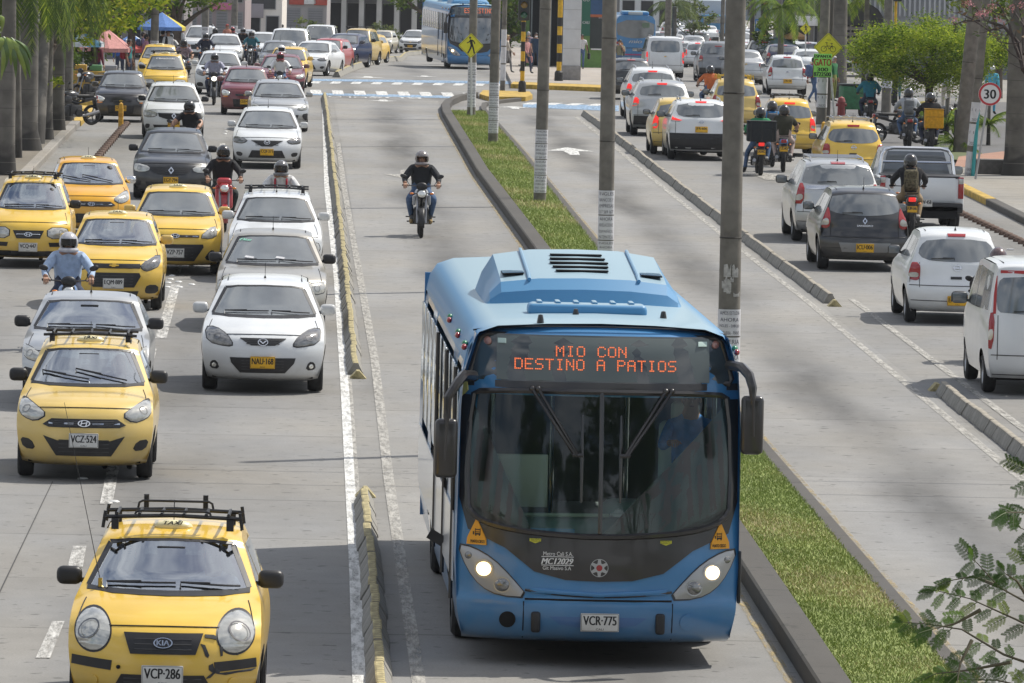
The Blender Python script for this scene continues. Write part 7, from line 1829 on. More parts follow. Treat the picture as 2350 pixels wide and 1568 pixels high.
r_, w_ = block('grey ribbed metal clad building behind the flowering tree', 1975, 2500, 46, 9, wallm('metal grey', (.33, .34, .36)), floors=[(.2, 2.6, 9, 'shutter')])
mb = MB()
for i in range(46): mb.box((-w_ / 2 + w_ * (i + .5) / 46, -.06, 5.8), (.10, .10, 5.6), 0)
mb.build('cladding_ribs', wallm('rib pale', (.48, .49, .51)), r_, smooth=0)
sp = S(1300, 47); sp.z = G(1300, 186).z * 0 + gz(sp.y); st = empty('bus_station', sp, 0, 'green and blue glazed station kiosk behind the white pillar', 'bus station'); U = lambda x: (x - 1300) / 47.0
def sbox(nm, x0, x1, z0, z1, y, d, m, par=None): mb = MB(); mb.box(((U(x0) + U(x1)) / 2, y + d / 2, (z0 + z1) / 2), (abs(U(x1) - U(x0)), d, z1 - z0)); return mb.build(nm, m, par or st, smooth=0)
GP, BP_ = mat('station green', (.13, .26, .06), .5, var=.12), mat('station blue', (.03, .09, .20), .5, var=.1)
sbox('end_wall', 1332, 1392, .1, 2.2, 0, 3, GP); sbox('sign_panel', 1332, 1352, 1.7, 4.4, -.06, .06, mat('station dark green', (.02, .13, .08), .5)); sbox('name_panel', 1352, 1392, 2.75, 4.4, -.06, .06, BP_)
sbox('stripe', 1352, 1392, 2.62, 2.75, -.065, .06, mat('stripe orange', (.45, .12, .04), .5)); g_ = sbox('glass_screen', 1352, 1392, 1.1, 2.55, -.04, .04, mat('station glass', (.03, .04, .04), .15)); sbox('sill', 1355, 1380, 1.02, 1.09, -.12, .1, WHT)
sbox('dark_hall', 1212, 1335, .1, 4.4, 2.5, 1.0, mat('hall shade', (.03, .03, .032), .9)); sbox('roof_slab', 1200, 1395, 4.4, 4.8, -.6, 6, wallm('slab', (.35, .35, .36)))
for x in (1218, 1240, 1262, 1316): sbox('mullion', x, x + 3, .1, 4.4, 1.2, .15, mat('mullion', (.20, .22, .22), .5, .3))
for x in (1208, 1248): sbox('green_leaf_door', x, x + 7, .1, 4.0, 1.4, .1, GP)
sbox('platform', 1195, 1395, -.3, .15, -1.0, 5, PLAZ)
mb = MB(); f = Matrix.Translation((U(1370), -.075, 4.05)) @ Matrix.Rotation(PI / 2, 4, 'X'); put_text(mb, 'Estadio', f, width=.62, height=.16); put_text(mb, 'CALI', Matrix.Translation((U(1342), -.075, 2.35)) @ Matrix.Rotation(PI / 2, 4, 'X'), width=.32, height=.13, bold=.006)
mb.build('lettering', WHT, st, smooth=0, fixn=False)
for cx, cz, r in ((1341, 3.95, .17), (1338, 3.45, .07), (1346, 3.45, .07)):
    mb = MB()
    for p_ in cring(U(cx), cz, r, .3, 18): mb.add([Vector((x, -.075, z)) for x, z in p_], [(0, 1, 2, 3)])
    mb.build('route_symbol', WHT, st, smooth=0, fixn=False)
p = G(1310, 184, .15); mb = MB(); mb.rbox((0, 0, .3), (.78, .6, .6), .02, 1); mb.rbox((0, 0, 4.5), (.72, .5, 7.9), .02, 0)
for z in (1.3, 2.1, 2.9, 3.7): mb.box((0, -.251, z), (.72, .006, .012), 1)
tag(mb.build('white_pillar', [mat('pillar paint', (.60, .61, .62), .7, var=.08, scale=3), mat('pillar foot', (.27, .26, .25), .85, var=.15)], loc=p), 'broad white painted pillar on the station corner', 'pillar')
def parasol(label, px, py, s, r, cols, h=.55, name='parasol'):
    c = A(px, py, s); g0 = gz(c.y) + .14; root = empty(name, (c.x, c.y, g0), 0, label, 'parasol', 'market parasols'); zc = c.z - g0; m = MB(); n = 8; vs = [(0, 0, zc)]
    for q in range(n): a = 2 * PI * q / n + .2; vs.append((r * math.cos(a), r * math.sin(a), zc - h))
    for q in range(n): a = 2 * PI * q / n + .2; vs.append((r * 1.0 * math.cos(a), r * 1.0 * math.sin(a), zc - h - .14))
    for q in range(n): m.add([vs[0], vs[1 + q], vs[1 + (q + 1) % n]], [(0, 1, 2)], q % len(cols)); m.add([vs[1 + q], vs[1 + (q + 1) % n], vs[9 + (q + 1) % n], vs[9 + q]], [(0, 1, 2, 3)], q % len(cols))
    cv = m.build('canopy', cols, root, smooth=0); sd = cv.modifiers.new('t', 'SOLIDIFY'); sd.thickness = .01
    m = MB(); m.tube([(0, 0, 0), (0, 0, zc)], .022, 0, 8); m.build('post', ALU, root)
PK, RD, BU_, WH_, GN_, YL_ = cloth('canopy pink', (.50, .24, .22)), cloth('canopy red', (.42, .08, .07)), cloth('canopy blue', (.10, .20, .45)), cloth('canopy white', (.6, .65, .68)), cloth('canopy green', (.08, .30, .10)), cloth('canopy yellow', (.55, .45, .06))
parasol('wide faded pink parasol over the left market stall', 240, 62, 64, 1.05, [PK], .75)
parasol('blue and white parasol under the bough', 192, 75, 66, .75, [cloth('canopy sky', (.16, .38, .55)), WH_], .35)
parasol('small red parasol behind the pink one', 305, 92, 58, .6, [RD, PK], .35)
parasol('blue parasol edged in yellow and green on the left pavement', 372, 28, 56, 1.0, [BU_, BU_, BU_, YL_], .6)
parasol('small blue and white parasol far along the pavement', 303, 78, 54, .45, [BU_, WH_], .25)
parasol('green market parasol beyond the far wheelchair sign', 1790, 80, 46, 1.3, [cloth('canopy grey green', (.10, .16, .16))], .7)
parasol('orange parasol next to the far grey green one', 1825, 70, 46, .6, [cloth('canopy orange', (.5, .30, .14))], .3)
p = G(205, 225, .14); root = empty('market_stall', p, 0, 'low market stall with yellow front and crates under the parasols', 'stall'); m = MB(); m.rbox((0, 0, .45), (2.2, .8, .9), .03); m.build('counter', mat('stall yellow', (.45, .28, .05), .7, var=.2), root);
for i in range(4): m = MB(); m.rbox((-.8 + .5 * i, -.05, 1.0), (.4, .5, .2), .02); m.build('tray', mat('tray %d' % i, [(.4, .1, .1), (.5, .3, .05), (.1, .25, .1), (.3, .3, .32)][i], .7), root)
for yq, zq, lb in ((80.5, 8.2, 'thin overhead cable crossing above the near lanes'), (82.5, 8.6, 'second overhead cable crossing above the near lanes')):
    m = MB(); m.tube([(-30 + 2.5 * i, yq + .04 * i, zq - .8 * math.sin(PI * i / 28)) for i in range(29)], .022, 0, 6); tag(m.build('overhead_cable', BLK), lb, 'cable')
HX, SX, UX, VX = S_hatch, S_sedan, S_suv, S_van
BLKM = BLK
car('yellow round lamp taxi with cracked bumper and tall roof rack, nearest the camera', S(378, 282), 'F', HX(3.55, 1.6, 1.46, 1.02, .86), YEL, 'kia', 2.37, .72, .28, txt='VCP·286', yel=False, rack=(-.12, .5, True), mcol=BLK, opened=True, taxi=True, rz=rad(-1.0), name='taxi', cat='taxi')
car('pale yellow taxi with low roof rack and teardrop lamps in the left lane', G(195, 1096), 'F', HX(3.57, 1.6, 1.51, 1.03, .9), YEL2, 'i10', 2.38, .74, .28, txt='VCZ·524', yel=False, rack=(-.05, .75, False), mcol=BLK, taxi=True, opened=True, name='taxi', cat='taxi')
car('silver sedan with black mirrors hidden behind the pale yellow taxi', S(196, 176), 'F', SX(4.3, 1.69, 1.42), SIL, 'accent', 2.5, .8, .29, txt=None, mcol=BLK, opened=True)
car('clean white hatchback with smoked lamps and yellow plate beside the white line', G(602, 897), 'F', HX(3.9, 1.7, 1.47, 1.02, .86), WHI, 'maz2', 2.49, .78, .3, txt='NAU·168', city='MANIZALES')
car('champagne sedan with papers under its wipers behind the white hatchback', S(621, 148), 'F', SX(4.25, 1.74, 1.50, 1.0, .86), CHA, 'logan', 2.63, .8, .3, txt=None, mcol=BLK)
car('white wagon with black roof rack in front of the helmeted rider', S(630, 131), 'F', HX(4.0, 1.68, 1.52, 1.03, .9), WHI, 'atos', 2.5, .78, .29, txt=None, rack=(-.1, .9, False))
car('bright yellow taxi with split grille beside the blue shirted rider', G(262, 709), 'F', HX(3.6, 1.6, 1.5, 1.02, .88), YEL, 'spark2', 2.37, .75, .28, txt='EQM·889', yel=False, taxi=True, opened=True, name='taxi', cat='taxi')
car('yellow taxi with slim chrome grille in the middle lane by the red scooter', G(402, 628), 'F', HX(3.77, 1.66, 1.5, 1.02, .88), YEL, 'gi10', 2.42, .76, .28, txt='VZP·757', yel=False, taxi=True, name='taxi', cat='taxi')
car('boxy yellow taxi with roof rack and square lamps at the left edge', G(67, 612), 'F', HX(3.5, 1.52, 1.55, 1.03, .88), YEL, 'atos', 2.38, .70, .27, txt='VCQ·447', yel=False, rack=(-.1, .8, False), mcol=BLK, taxi=True, opened=True, name='taxi', cat='taxi')
car('deep yellow taxi with clear windscreen turning behind the boxy one', S(205, 117), 'F', HX(3.6, 1.6, 1.5, 1.02, .88), paint('deep taxi yellow', (.80, .40, .01)), 'i10', 2.38, .74, .28, txt=None, mcol=CHR, opened=True, rz=rad(4), taxi=True, name='taxi', cat='taxi')
car('dark grey sedan with big diamond badge in the left lanes', G(393, 457), 'F', SX(4.35, 1.74, 1.52, 1.0, .87), GRY, 'logan', 2.63, .8, .3, txt='EGY·794', mcol=BLK)
car('white sedan with yellow plate ahead of the lane motorcyclist', G(612, 386), 'F', SX(4.45, 1.75, 1.47), WHI, 'maz3', 2.64, .85, .3, txt='CQI·371')
car('white hatchback behind the helmeted rider in the left lane', G(397, 319), 'F', HX(4.0, 1.74, 1.53, 1.03, .88), WHI, 'logan', 2.59, .8, .3, txt='KLX·204', mcol=BLK, rz=rad(2))
car('black hatchback with bright lamps leaving the yellow kerb', G(278, 280), 'F', HX(3.5, 1.6, 1.5, 1.02, .88), BLKC, 'spark1', 2.35, .72, .28, txt='CPZ·602', lit=True)
car('yellow taxi with lettered windscreen behind the black hatchback', S(377, 68), 'F', HX(3.5, 1.54, 1.58, 1.04, .9), YEL, 'atos', 2.38, .72, .27, rack=(0, .8, False), taxi=True, name='taxi', cat='taxi', mcol=BLK)
car('yellow taxi partly hidden behind the lettered taxi', S(364, 62), 'F', HX(3.6, 1.6, 1.55, 1.03, .9), YEL, 'i10', 2.38, .74, .28, taxi=True, name='taxi', cat='taxi', mcol=BLK)
car('silver sedan turning in behind the white sedan by the separators', G(640, 302), 'F', SX(4.4, 1.72, 1.46), SIL, 'accent', 2.6, .85, .3, txt=None, rz=rad(2))
car('maroon hatchback with pale lamps beside the silver sedan', G(563, 264), 'F', HX(3.5, 1.6, 1.5, 1.02, .88), MAR, 'spark1', 2.35, .72, .28, txt='CUU·434')
car('second maroon car directly behind the silver sedan', S(645, 65), 'F', SX(4.2, 1.7, 1.46), MAR, 'accent', 2.5, .8, .29)
car('far yellow taxi showing its flank beyond the maroon car', S(657, 61), 'F', HX(3.6, 1.62, 1.52, 1.02, .88), YEL, 'gi10', 2.42, .76, .28, rz=rad(-5), name='taxi', cat='taxi')
car('dusty grey hatchback beyond the far yellow taxi', S(641, 56), 'F', HX(4.0, 1.74, 1.5, 1.02, .88), LGRY, 'logan', 2.59, .8, .3)
car('white van with broad windscreen behind the grey hatchback', S(662, 53), 'F', VX(4.4, 1.75, 1.9), WHI, 'suv', 2.7, .8, .29, rz=rad(-3))
car('white hatchback behind the lavender shirted motorcyclist', G(502, 217), 'F', HX(4.0, 1.74, 1.52, 1.02, .88), WHI, 'spark2', 2.5, .8, .3, txt=None)
car('white car tucked behind the white hatchback and riders', S(514, 50), 'F', SX(4.3, 1.72, 1.48), WHI, 'logan', 2.6, .8, .3)
car('white pickup with orange lamp far in the left lane', S(461, 47), 'F', UX(4.6, 1.84, 1.78, 1.2, 1.05), WHI, 'suv', 2.9, .85, .34, name='pickup', cat='pickup', rails=True)
car('white minivan beyond the white van near the shuttered shop', S(732, 42), 'F', VX(4.4, 1.8, 1.95), WHI, 'suv', 2.7, .8, .3, rz=rad(-4))
car('white sedan turning out of the curve beyond the crossing', G(708, 174), 'F', SX(4.5, 1.78, 1.45), WHI, 'maz3', 2.7, .85, .31, rz=rad(-12))
car('red hatchback rounding the curve beyond the crossing', G(742, 164), 'F', HX(3.8, 1.6, 1.46, 1.0, .86), REDC, 'atos', 2.4, .75, .28, rz=rad(-13), mcol=BLK)
car('dark navy car in the curve behind the red hatchback', G(778, 155), 'F', UX(4.2, 1.75, 1.6), NAVY, 'suv', 2.6, .8, .31, rz=rad(-14))
car('old yellow jeep with roof rack in the curve', G(806, 149), 'F', UX(3.9, 1.7, 1.8, 1.15, 1.0), YEL2, 'atos', 2.4, .7, .33, rack=(-.3, 1.0, False), rz=rad(-15), mcol=BLK)
car('yellow taxi farthest round the curve', G(832, 144), 'F', HX(3.6, 1.6, 1.5, 1.02, .88), YEL, 'i10', 2.38, .74, .28, rz=rad(-16), name='taxi', cat='taxi')
car('white car half hidden beyond the curve taxi', S(836, 37), 'F', SX(4.3, 1.7, 1.47), WHI, 'logan', 2.6, .8, .29, rz=rad(-14))
car('cream hatchback alone beyond the curved separators', G(873, 123), 'F', HX(3.7, 1.6, 1.5, 1.04, .9), paint('cream', (.62, .58, .46)), 'suv', 2.42, .76, .29, txt='JHK·881', rz=rad(-10), mcol=BLK)
car('white hatchback farthest right before the waiting blue bus', G(945, 122), 'F', HX(3.75, 1.66, 1.52, 1.02, .88), WHI, 'spark2', 2.42, .76, .29, txt='IOP·517', rz=rad(-10))
car('white taxi roofed car behind the white van', S(676, 38), 'F', HX(3.8, 1.66, 1.52, 1.02, .88), WHI, 'logan', 2.45, .76, .29)
def truck(label, px, s, m1, rz=0.0, rear=False, py=None):
    p = G(px, py) if py else S(px, s); root = empty('truck', p, rz, label, 'truck', 'trucks'); return root
r_ = truck('maroon truck with roof rail and blue banded windscreen', 601, 36, MAR); r_.scale = (.93, .93, .9)
m = MB(); m.rbox((0, .1, 1.05), (2.0, 1.0, .7), .12, 0, None, 3); m.rbox((0, 1.3, 1.7), (2.2, 1.6, 1.9), .14, 0, None, 3); m.rbox((0, 4.0, 1.9), (2.3, 4.4, 2.0), .06); m.build('body', MAR, r_)
m = MB(); m.rbox((0, .48, 2.0), (1.9, .06, .72), .05); m.build('windscreen', GLASS, r_); m = MB(); m.box((0, .44, 2.3), (1.8, .03, .14)); m.build('sun_band', mat('band blue', (.05, .10, .40), .5), r_)
m = MB(); m.rbox((0, -.42, 1.0), (1.1, .06, .5), .02); m.build('grille', BLK, r_); m = MB(); m.rbox((0, -.5, .55), (2.1, .14, .24), .04); m.build('bumper', BLK, r_)
for sx in (-1, 1):
    m = MB(); m.ball((sx * .78, -.40, 1.02), (.15, .06, .13), 0, 12); m.build('headlight', LENSI, r_); wheel(r_, sx * .9, .3, .42, .25); wheel(r_, sx * .9, 4.6, .42, .25); mirror(r_, sx * 1.15, .45, 2.0, BLK, sx, 1.6)
m = MB()
for z in (2.72, 2.85, 2.98): m.tube([(-1.0, .6, z), (1.0, .6, z), (1.0, 2, z), (-1.0, 2, z), (-1.0, .6, z)], .02, 0, 5)
for x in (-1, -.5, 0, .5, 1): m.tube([(x, .6, 2.6), (x, .6, 2.98)], .02, 0, 5)
m.build('roof_rail', BLK, r_)
BUSP = G(1370, 1537)
city_bus(BUSP, rad(.75), .975, True, 'large blue city bus with lit orange sign and headlights, filling the middle', sign=[('MIO CON', -.42, .22, 2.79, 2.885), ('DESTINO A PATIOS', -.79, .67, 2.67, 2.77)])
bd = person('driver in a blue shirt leaning inside the large blue bus', BUSP + Vector((.86, 1.45, 1.02)), 0, 'sit', cloth('driver blue', (.06, .24, .62)), DKJ, hair=mat('hair black', (.012, .01, .01), .6))
city_bus(G(1088, 160), rad(3.2), 1.0, False, 'far blue articulated bus waiting beyond the walking figure sign', sign=[('ES', -.5, -.25, 2.68, 2.9), ('DESTINO', -.1, .85, 2.68, 2.9)], L=17.5)
def rear_bus(label, px, s, rz=0):
    p = S(px, s); root = empty('city_bus', p, PI + rz, label, 'bus', 'city buses')
    mb = MB(); n = 14; pr = [(-1.27, .3), (-1.28, 1.0), (-1.26, 2.3), (-1.22, 2.75), (-1.1, 2.98), (-.9, 3.05), (.9, 3.05), (1.1, 2.98), (1.22, 2.75), (1.26, 2.3), (1.28, 1.0), (1.27, .3)]
    vs = [(x * (.985 if y > -.05 else 1), y, z) for y in (0, -.08, -12) for x, z in pr]; k = len(pr)
    mb.add(vs, [(r * k + i, r * k + i + 1, (r + 1) * k + i + 1, (r + 1) * k + i) for r in range(2) for i in range(k - 1)]); mb.add(vs[:k], [tuple(range(k))]); mb.build('body', BLU, root, smooth=40)
    def q(nm, poly, m, d=.015, par=None): mb = MB(); mb.prism(poly, 0, d, 0, Matrix(((1, 0, 0, 0), (0, 0, 1, 0), (0, 1, 0, 0), (0, 0, 0, 1)))); return mb.build(nm, m, par or root, smooth=0)
    q('rear_window', chaikin([(-1.18, 2.75), (-1.18, 1.85), (-.9, 1.75), (-.4, 1.62), (.4, 1.62), (.9, 1.75), (1.18, 1.85), (1.18, 2.75)], 1, True), GLASS); q('route_card', [(-.86, 2.3), (-.4, 2.3), (-.4, 2.6), (-.86, 2.6)], mat('card green', (.12, .18, .12), .5), .03)
    q('pink_stripe', [(-1.0, .55), (1.0, .55), (1.0, .63), (-1.0, .63)], mat('pink stripe', (.45, .05, .16), .5), .02); q('engine_hatch', [(-.6, .98), (.6, .98), (.6, 1.02), (-.6, 1.02)], DARK, .012); q('rear_skirt', [(-1.25, .28), (1.25, .28), (1.25, .40), (-1.25, .40)], mat('skirt blue', (.02, .09, .25), .5), .03)
    plate(root, Matrix.Translation((0, .03, .9)) @ Matrix.Rotation(PI, 4, 'Z') @ Matrix.Rotation(PI / 2, 4, 'X'), 'VCQ·119', False)
    for sx in (-1, 1):
        t = q('tail_cluster', [(sx * 1.24, 1.65), (sx * 1.16, 1.45), (sx * 1.02, .65), (sx * 1.2, .75)][::sx], mat('silver lamp housing', (.42, .42, .42), .35, .5), .02)
        for z, mm in ((1.32, REDL), (1.08, REDON), (.84, LENS)): mb = MB(); mb.ball((sx * 1.13, .02, z), (.07, .03, .09), 0, 10); mb.build('lamp', mm, t)
        q('warning_sticker', [(sx * .85 - .09, 1.2), (sx * .85 + .09, 1.2), (sx * .85, 1.4)], mat('sticker orange', (.8, .36, .02), .45), .018); wheel(root, sx * 1.05, -3.2, .48, .28)
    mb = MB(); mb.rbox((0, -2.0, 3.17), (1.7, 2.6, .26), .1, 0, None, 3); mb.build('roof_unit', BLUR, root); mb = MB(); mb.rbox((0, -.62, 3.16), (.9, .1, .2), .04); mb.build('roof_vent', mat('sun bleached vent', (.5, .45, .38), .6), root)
    mb = MB(); put_text(mb, 'mio', Matrix.Translation((0, .02, 1.42)) @ Matrix.Rotation(PI, 4, 'Z') @ Matrix.Rotation(PI / 2, 4, 'X'), width=.82, height=.22, italic=True, bold=.012); mb.build('lettering', WHT, root, smooth=0, fixn=False)
    mb = MB(); mb.box((0, -6, .35), (2.3, 11, .3)); mb.build('underbody', DARK, root, smooth=0); return root
rear_bus('blue city bus seen from behind with mio lettering, stopped at the station', 1457, 36.5)
car('dark grey hatchback with yellow plate beside the separator gap', G(1977, 620), 'R', HX(4.02, 1.74, 1.53, 1.02, .88), GRY, 'sandero', 2.59, .8, .31, txt='ICU·006', mcol=BLK)
car('white rounded hatchback with small red lamps behind the minivan', G(2187, 742), 'R', HX(3.78, 1.67, 1.53, 1.03, .88), WHI, 'march', 2.45, .75, .29, txt='EHW·660', mcol=BLK)
car('white minivan with red stripes cut by the right picture edge', G(2378, 903), 'R', VX(4.0, 1.6, 1.86), WHI, 'vanr', 2.5, .7, .28, mcol=BLK, lit=False, name='minivan', cat='minivan')
vn = [o for o in bpy.data.objects if o.name.startswith('minivan')][-1]; shv = VX(4.0, 1.6, 1.86); RSTR = mat('red stripe', (.42, .03, .03), .4)
for nm, poly in (('red_stripe', [(-.70, 1.14), (-.665, 1.14), (-.645, 1.66), (-.68, 1.66)]), ('red_stripe', [(.665, 1.14), (.70, 1.14), (.68, 1.66), (.645, 1.66)]), ('red_stripe', [(-.60, 1.70), (.60, 1.70), (.60, 1.74), (-.60, 1.74)])): m = MB(); shv.patch(m, poly, 'R', .012, cuts=3); m.build(nm, RSTR, vn)
car('silver people carrier with roof rails in front of the pickup', G(1915, 555), 'R', UX(4.5, 1.82, 1.66, 1.1, .95), SIL, 'carens', 2.7, .85, .31, rails=2, mcol=BLK)
car('white crossover with yellow plate left of the delivery rider', G(1604, 367), 'R', UX(4.3, 1.76, 1.60, 1.08, .93), WHI, 'kicks', 2.62, .8, .33, txt='JFR·606', mcol=BLK, rails=True)
car('pale yellow hatchback taxi behind the white crossover', S(1557, 84), 'R', HX(3.6, 1.6, 1.53, 1.03, .88), YEL2, 'i10r', 2.38, .74, .28, mcol=BLK, lit=True, name='taxi', cat='taxi')
car('silver crossover with black mirror ahead of the pale taxi', G(1515, 312), 'R', UX(4.45, 1.84, 1.64), SIL, 'suvr', 2.67, .85, .34, mcol=BLK, lit=True, rails=True)
car('white crossover with roof rails ahead of the silver one', S(1494, 71), 'R', UX(4.3, 1.8, 1.66), WHI, 'suvr', 2.67, .8, .33, mcol=BLK, rails=True, lit=True)
car('dark car peeping from behind the median pole', S(1446, 63), 'R', HX(3.9, 1.7, 1.5), GRY, 'i10r', 2.5, .76, .29, mcol=BLK)
car('white passenger van with black rear window near the station', S(1523, 51), 'R', VX(4.4, 1.8, 1.85), WHI, 'vanr', 2.7, .8, .3, mcol=BLK, rails=True, name='minivan', cat='minivan', lit=True)
car('grey green jeep half hidden by the nearest pole', S(1645, 53), 'R', UX(4.3, 1.78, 1.75), LGRY, 'suvr', 2.6, .8, .33, mcol=BLK)
car('pale yellow taxi with loaded rack behind the nearest pole', G(1686, 298), 'R', HX(3.7, 1.62, 1.56, 1.04, .9), YEL2, 'i10r', 2.42, .76, .28, rack=(-.2, .9, True, mat('rack yellow', (.5, .36, .05), .6)), mcol=BLK, name='taxi', cat='taxi')
car('yellow taxi with white plate 421 ahead of the two riders', G(1808, 358), 'R', HX(3.5, 1.52, 1.57, 1.05, .9), YEL, 'i10r', 2.38, .72, .28, txt='VCD·621', yel=False, rack=(-.3, .7, False), mcol=BLK, lit=True, name='taxi', cat='taxi')
car('yellow taxi with silver roof bars behind the white pickup', S(1953, 93), 'R', HX(4.0, 1.62, 1.55, 1.03, .88), YEL, 'march', 2.5, .78, .29, rack=(-.2, .7, False, ALU), mcol=BLK, name='taxi', cat='taxi')
car('white hatchback with red lamps near the GATO board', S(1804, 59), 'R', HX(3.6, 1.6, 1.53, 1.03, .88), WHI, 'i10r', 2.38, .74, .28, txt='CVK·330')
car('dark crossover behind the nearest pole, plate in yellow', S(1752, 46), 'R', UX(4.3, 1.8, 1.65), GRY, 'suvr', 2.6, .8, .33, txt='HZW·145')
car('dark blue hatchback behind the white red lamped one', S(1797, 49), 'R', UX(4.1, 1.74, 1.55), NAVY, 'suvr', 2.6, .8, .31)
car('white estate car far right with rails', S(1807, 43), 'R', UX(4.3, 1.78, 1.65), WHI, 'suvr', 2.6, .8, .32, rails=True)
car('white car beside the utility pole far right', S(1853, 45), 'R', UX(4.2, 1.76, 1.6), WHI, 'suvr', 2.6, .8, .31)
car('white car just left of the GATO board', S(1857, 52), 'R', SX(4.3, 1.7, 1.46), WHI, 'sedanr', 2.6, .8, .29)
car('pale sedan right of the nearest pole, farther off', S(1716, 42), 'R', SX(4.3, 1.72, 1.46), WHI, 'sedanr', 2.6, .8, .29, rails=False)
car('silver grey sedan just right of the nearest pole', S(1708, 54), 'R', SX(4.4, 1.72, 1.46), SIL, 'sedanr', 2.6, .8, .29, mcol=BLK)
for (x, s, lb, sh, col, st, f, rz_) in [(1515, 37, 'far white hatchback with yellow plate beside the blue bus tail', HX(3.7, 1.62, 1.5), WHI, 'i10r', 'R', 0), (1562, 37, 'far white estate behind the far motorcyclist', UX(4.2, 1.74, 1.58), WHI, 'suvr', 'R', 0), (1600, 39, 'far white hatchback with bright red lamps', HX(3.8, 1.68, 1.52), WHI, 'i10r', 'R', rad(-5)), (1632, 39, 'far red hatchback braking in the queue', HX(3.8, 1.66, 1.52), REDC, 'i10r', 'R', rad(-6)), (1660, 40, 'far silver hatchback last left of the nearest pole', HX(3.9, 1.7, 1.5), SIL, 'i10r', 'R', rad(-6)),
        (1580, 31, 'bright white sedan glinting far up the road', SX(4.4, 1.75, 1.46), WHI, 'logan', 'F', 0), (1566, 30, 'white car beside the glinting sedan far up the road', SX(4.4, 1.75, 1.46), WHI, 'logan', 'F', 0), (1573, 28, 'dark roofed car far up the road', UX(4.2, 1.74, 1.6), GRY, 'suv', 'F', 0), (1603, 28, 'silver car far up the road left of the blue truck', SX(4.3, 1.72, 1.46), SIL, 'logan', 'F', 0), (1592, 34, 'pale far car behind the red lamped hatchback', SX(4.3, 1.72, 1.46), SIL, 'sedanr', 'R', 0), (1690, 37, 'white far car behind the nearest pole in the queue', HX(3.8, 1.68, 1.5), WHI, 'i10r', 'R', 0), (1700, 33, 'white far car above the pale sedan roof', UX(4.2, 1.74, 1.6), WHI, 'suv', 'F', 0)]:
    car(lb, S(x, s), f, sh, col, st, 2.45, .78, .29, rz=rz_, lit=(st == 'i10r'), det=0, group='cars far up the road')
for i, (x, s) in enumerate([(1518, 33), (1545, 33.5), (1575, 32.5), (1606, 33), (1624, 30), (1540, 29.5), (1678, 34.5), (1712, 36), (1738, 37), (1764, 38), (1726, 31), (1752, 33), (1778, 35), (1695, 29)]):
    car('small pale car packed in the queue far up the right lanes', S(x, s), 'R', [HX(3.8, 1.68, 1.52), SX(4.3, 1.72, 1.46), UX(4.2, 1.74, 1.6)][i % 3], [WHI, SIL, WHI, LGRY][i % 4], 'suvr', 2.45, .78, .29, det=0, group='queue far up the right lanes', ant=False)
for i, (x, s) in enumerate([(604, 47), (556, 43), (690, 34), (716, 33), (655, 40)]): car('small pale car packed in the queue far up the left lanes', S(x, s), 'F', [HX(3.8, 1.68, 1.52), UX(4.2, 1.74, 1.6)][i % 2], [WHI, SIL][i % 2], 'logan', 2.45, .78, .29, det=0, group='queue far up the left lanes', ant=False)
r_ = truck('far pale blue box truck between the poles', 1637, 28, BLU)
m = MB(); m.rbox((0, .2, 1.2), (2.1, 1.6, 1.5), .12, 0, None, 3); m.build('cab', mat('truck blue', (.05, .20, .38), .4), r_); m = MB(); m.rbox((0, 3.6, 1.9), (2.3, 4.8, 2.4), .04); m.build('cargo_box', mat('box grey', (.42, .46, .50), .6), r_); m = MB(); m.rbox((0, -.58, 1.55), (1.8, .05, .6), .04); m.build('windscreen', GLASS, r_)
for sx in (-1, 1): wheel(r_, sx * .9, -.1, .42, .25); wheel(r_, sx * .9, 4.6, .42, .25); m = MB(); m.ball((sx * .75, -.58, .85), (.14, .05, .1), 0, 10); m.build('headlight', LENSI, r_)
p = G(2113, 530); pk = empty('pickup', p, PI, 'white double cab pickup with black cargo cover and roll bar', 'pickup'); pk.location = p + Vector((0, 1.15, 0))
shp = UX(5.0, 1.8, 1.74, 1.14, 1.0)
m = MB(); m.rbox((0, -1.6, .75), (1.8, 2.6, .75), .10, 0, None, 3); m.rbox((0, .35, .78), (1.80, 1.55, .70), .06, 0, None, 3)
vs = [(sx * w_, y, z) for y, z, w_ in ((-2.2, 1.1, .86), (-1.7, 1.66, .70), (-.6, 1.72, .70), (-.35, 1.1, .86)) for sx in (-1, 1)]
m.add(vs, [(0, 1, 3, 2), (2, 3, 5, 4), (4, 5, 7, 6), (0, 2, 4, 6), (1, 3, 5, 7)]); bo = m.build('body', WHI, pk, smooth=35)
m = MB(); vs = [(sx * w_, y, z) for y, z, w_ in ((-.545, 1.62, .60), (-.335, 1.16, .72)) for sx in (-1, 1)]; m.add([Vector(v) + Vector((0, .02, 0)) for v in vs], [(0, 1, 3, 2)]); g = m.build('rear_window', GLASS, pk, smooth=0)
for sx in (-1, 1):
    m = MB(); m.add([(sx * .735, -1.6, 1.6), (sx * .735, -.7, 1.62), (sx * .84, -.6, 1.14), (sx * .86, -1.95, 1.14)], [(0, 1, 2, 3)]); m.build('side_window', GLASS, pk, smooth=0)
    m = MB(); m.rbox((sx * .83, 1.12, .92), (.12, .06, .46), .02); tl = m.build('tail_light', REDL, pk); m = MB(); m.rbox((sx * .83, 1.145, 1.06), (.11, .03, .12), .02); m.build('reversing_lens', LENS, tl)
    for y in (-1.85, .0): wheel(pk, sx * .78, y, .36, .24)
    mirror(pk, sx * .88, -1.7, 1.18, BLK, sx, 1.3)
m = MB(); m.rbox((0, .4, 1.14), (1.64, 1.45, .05), .02); m.build('cargo_cover', BLK, pk)
m = MB()
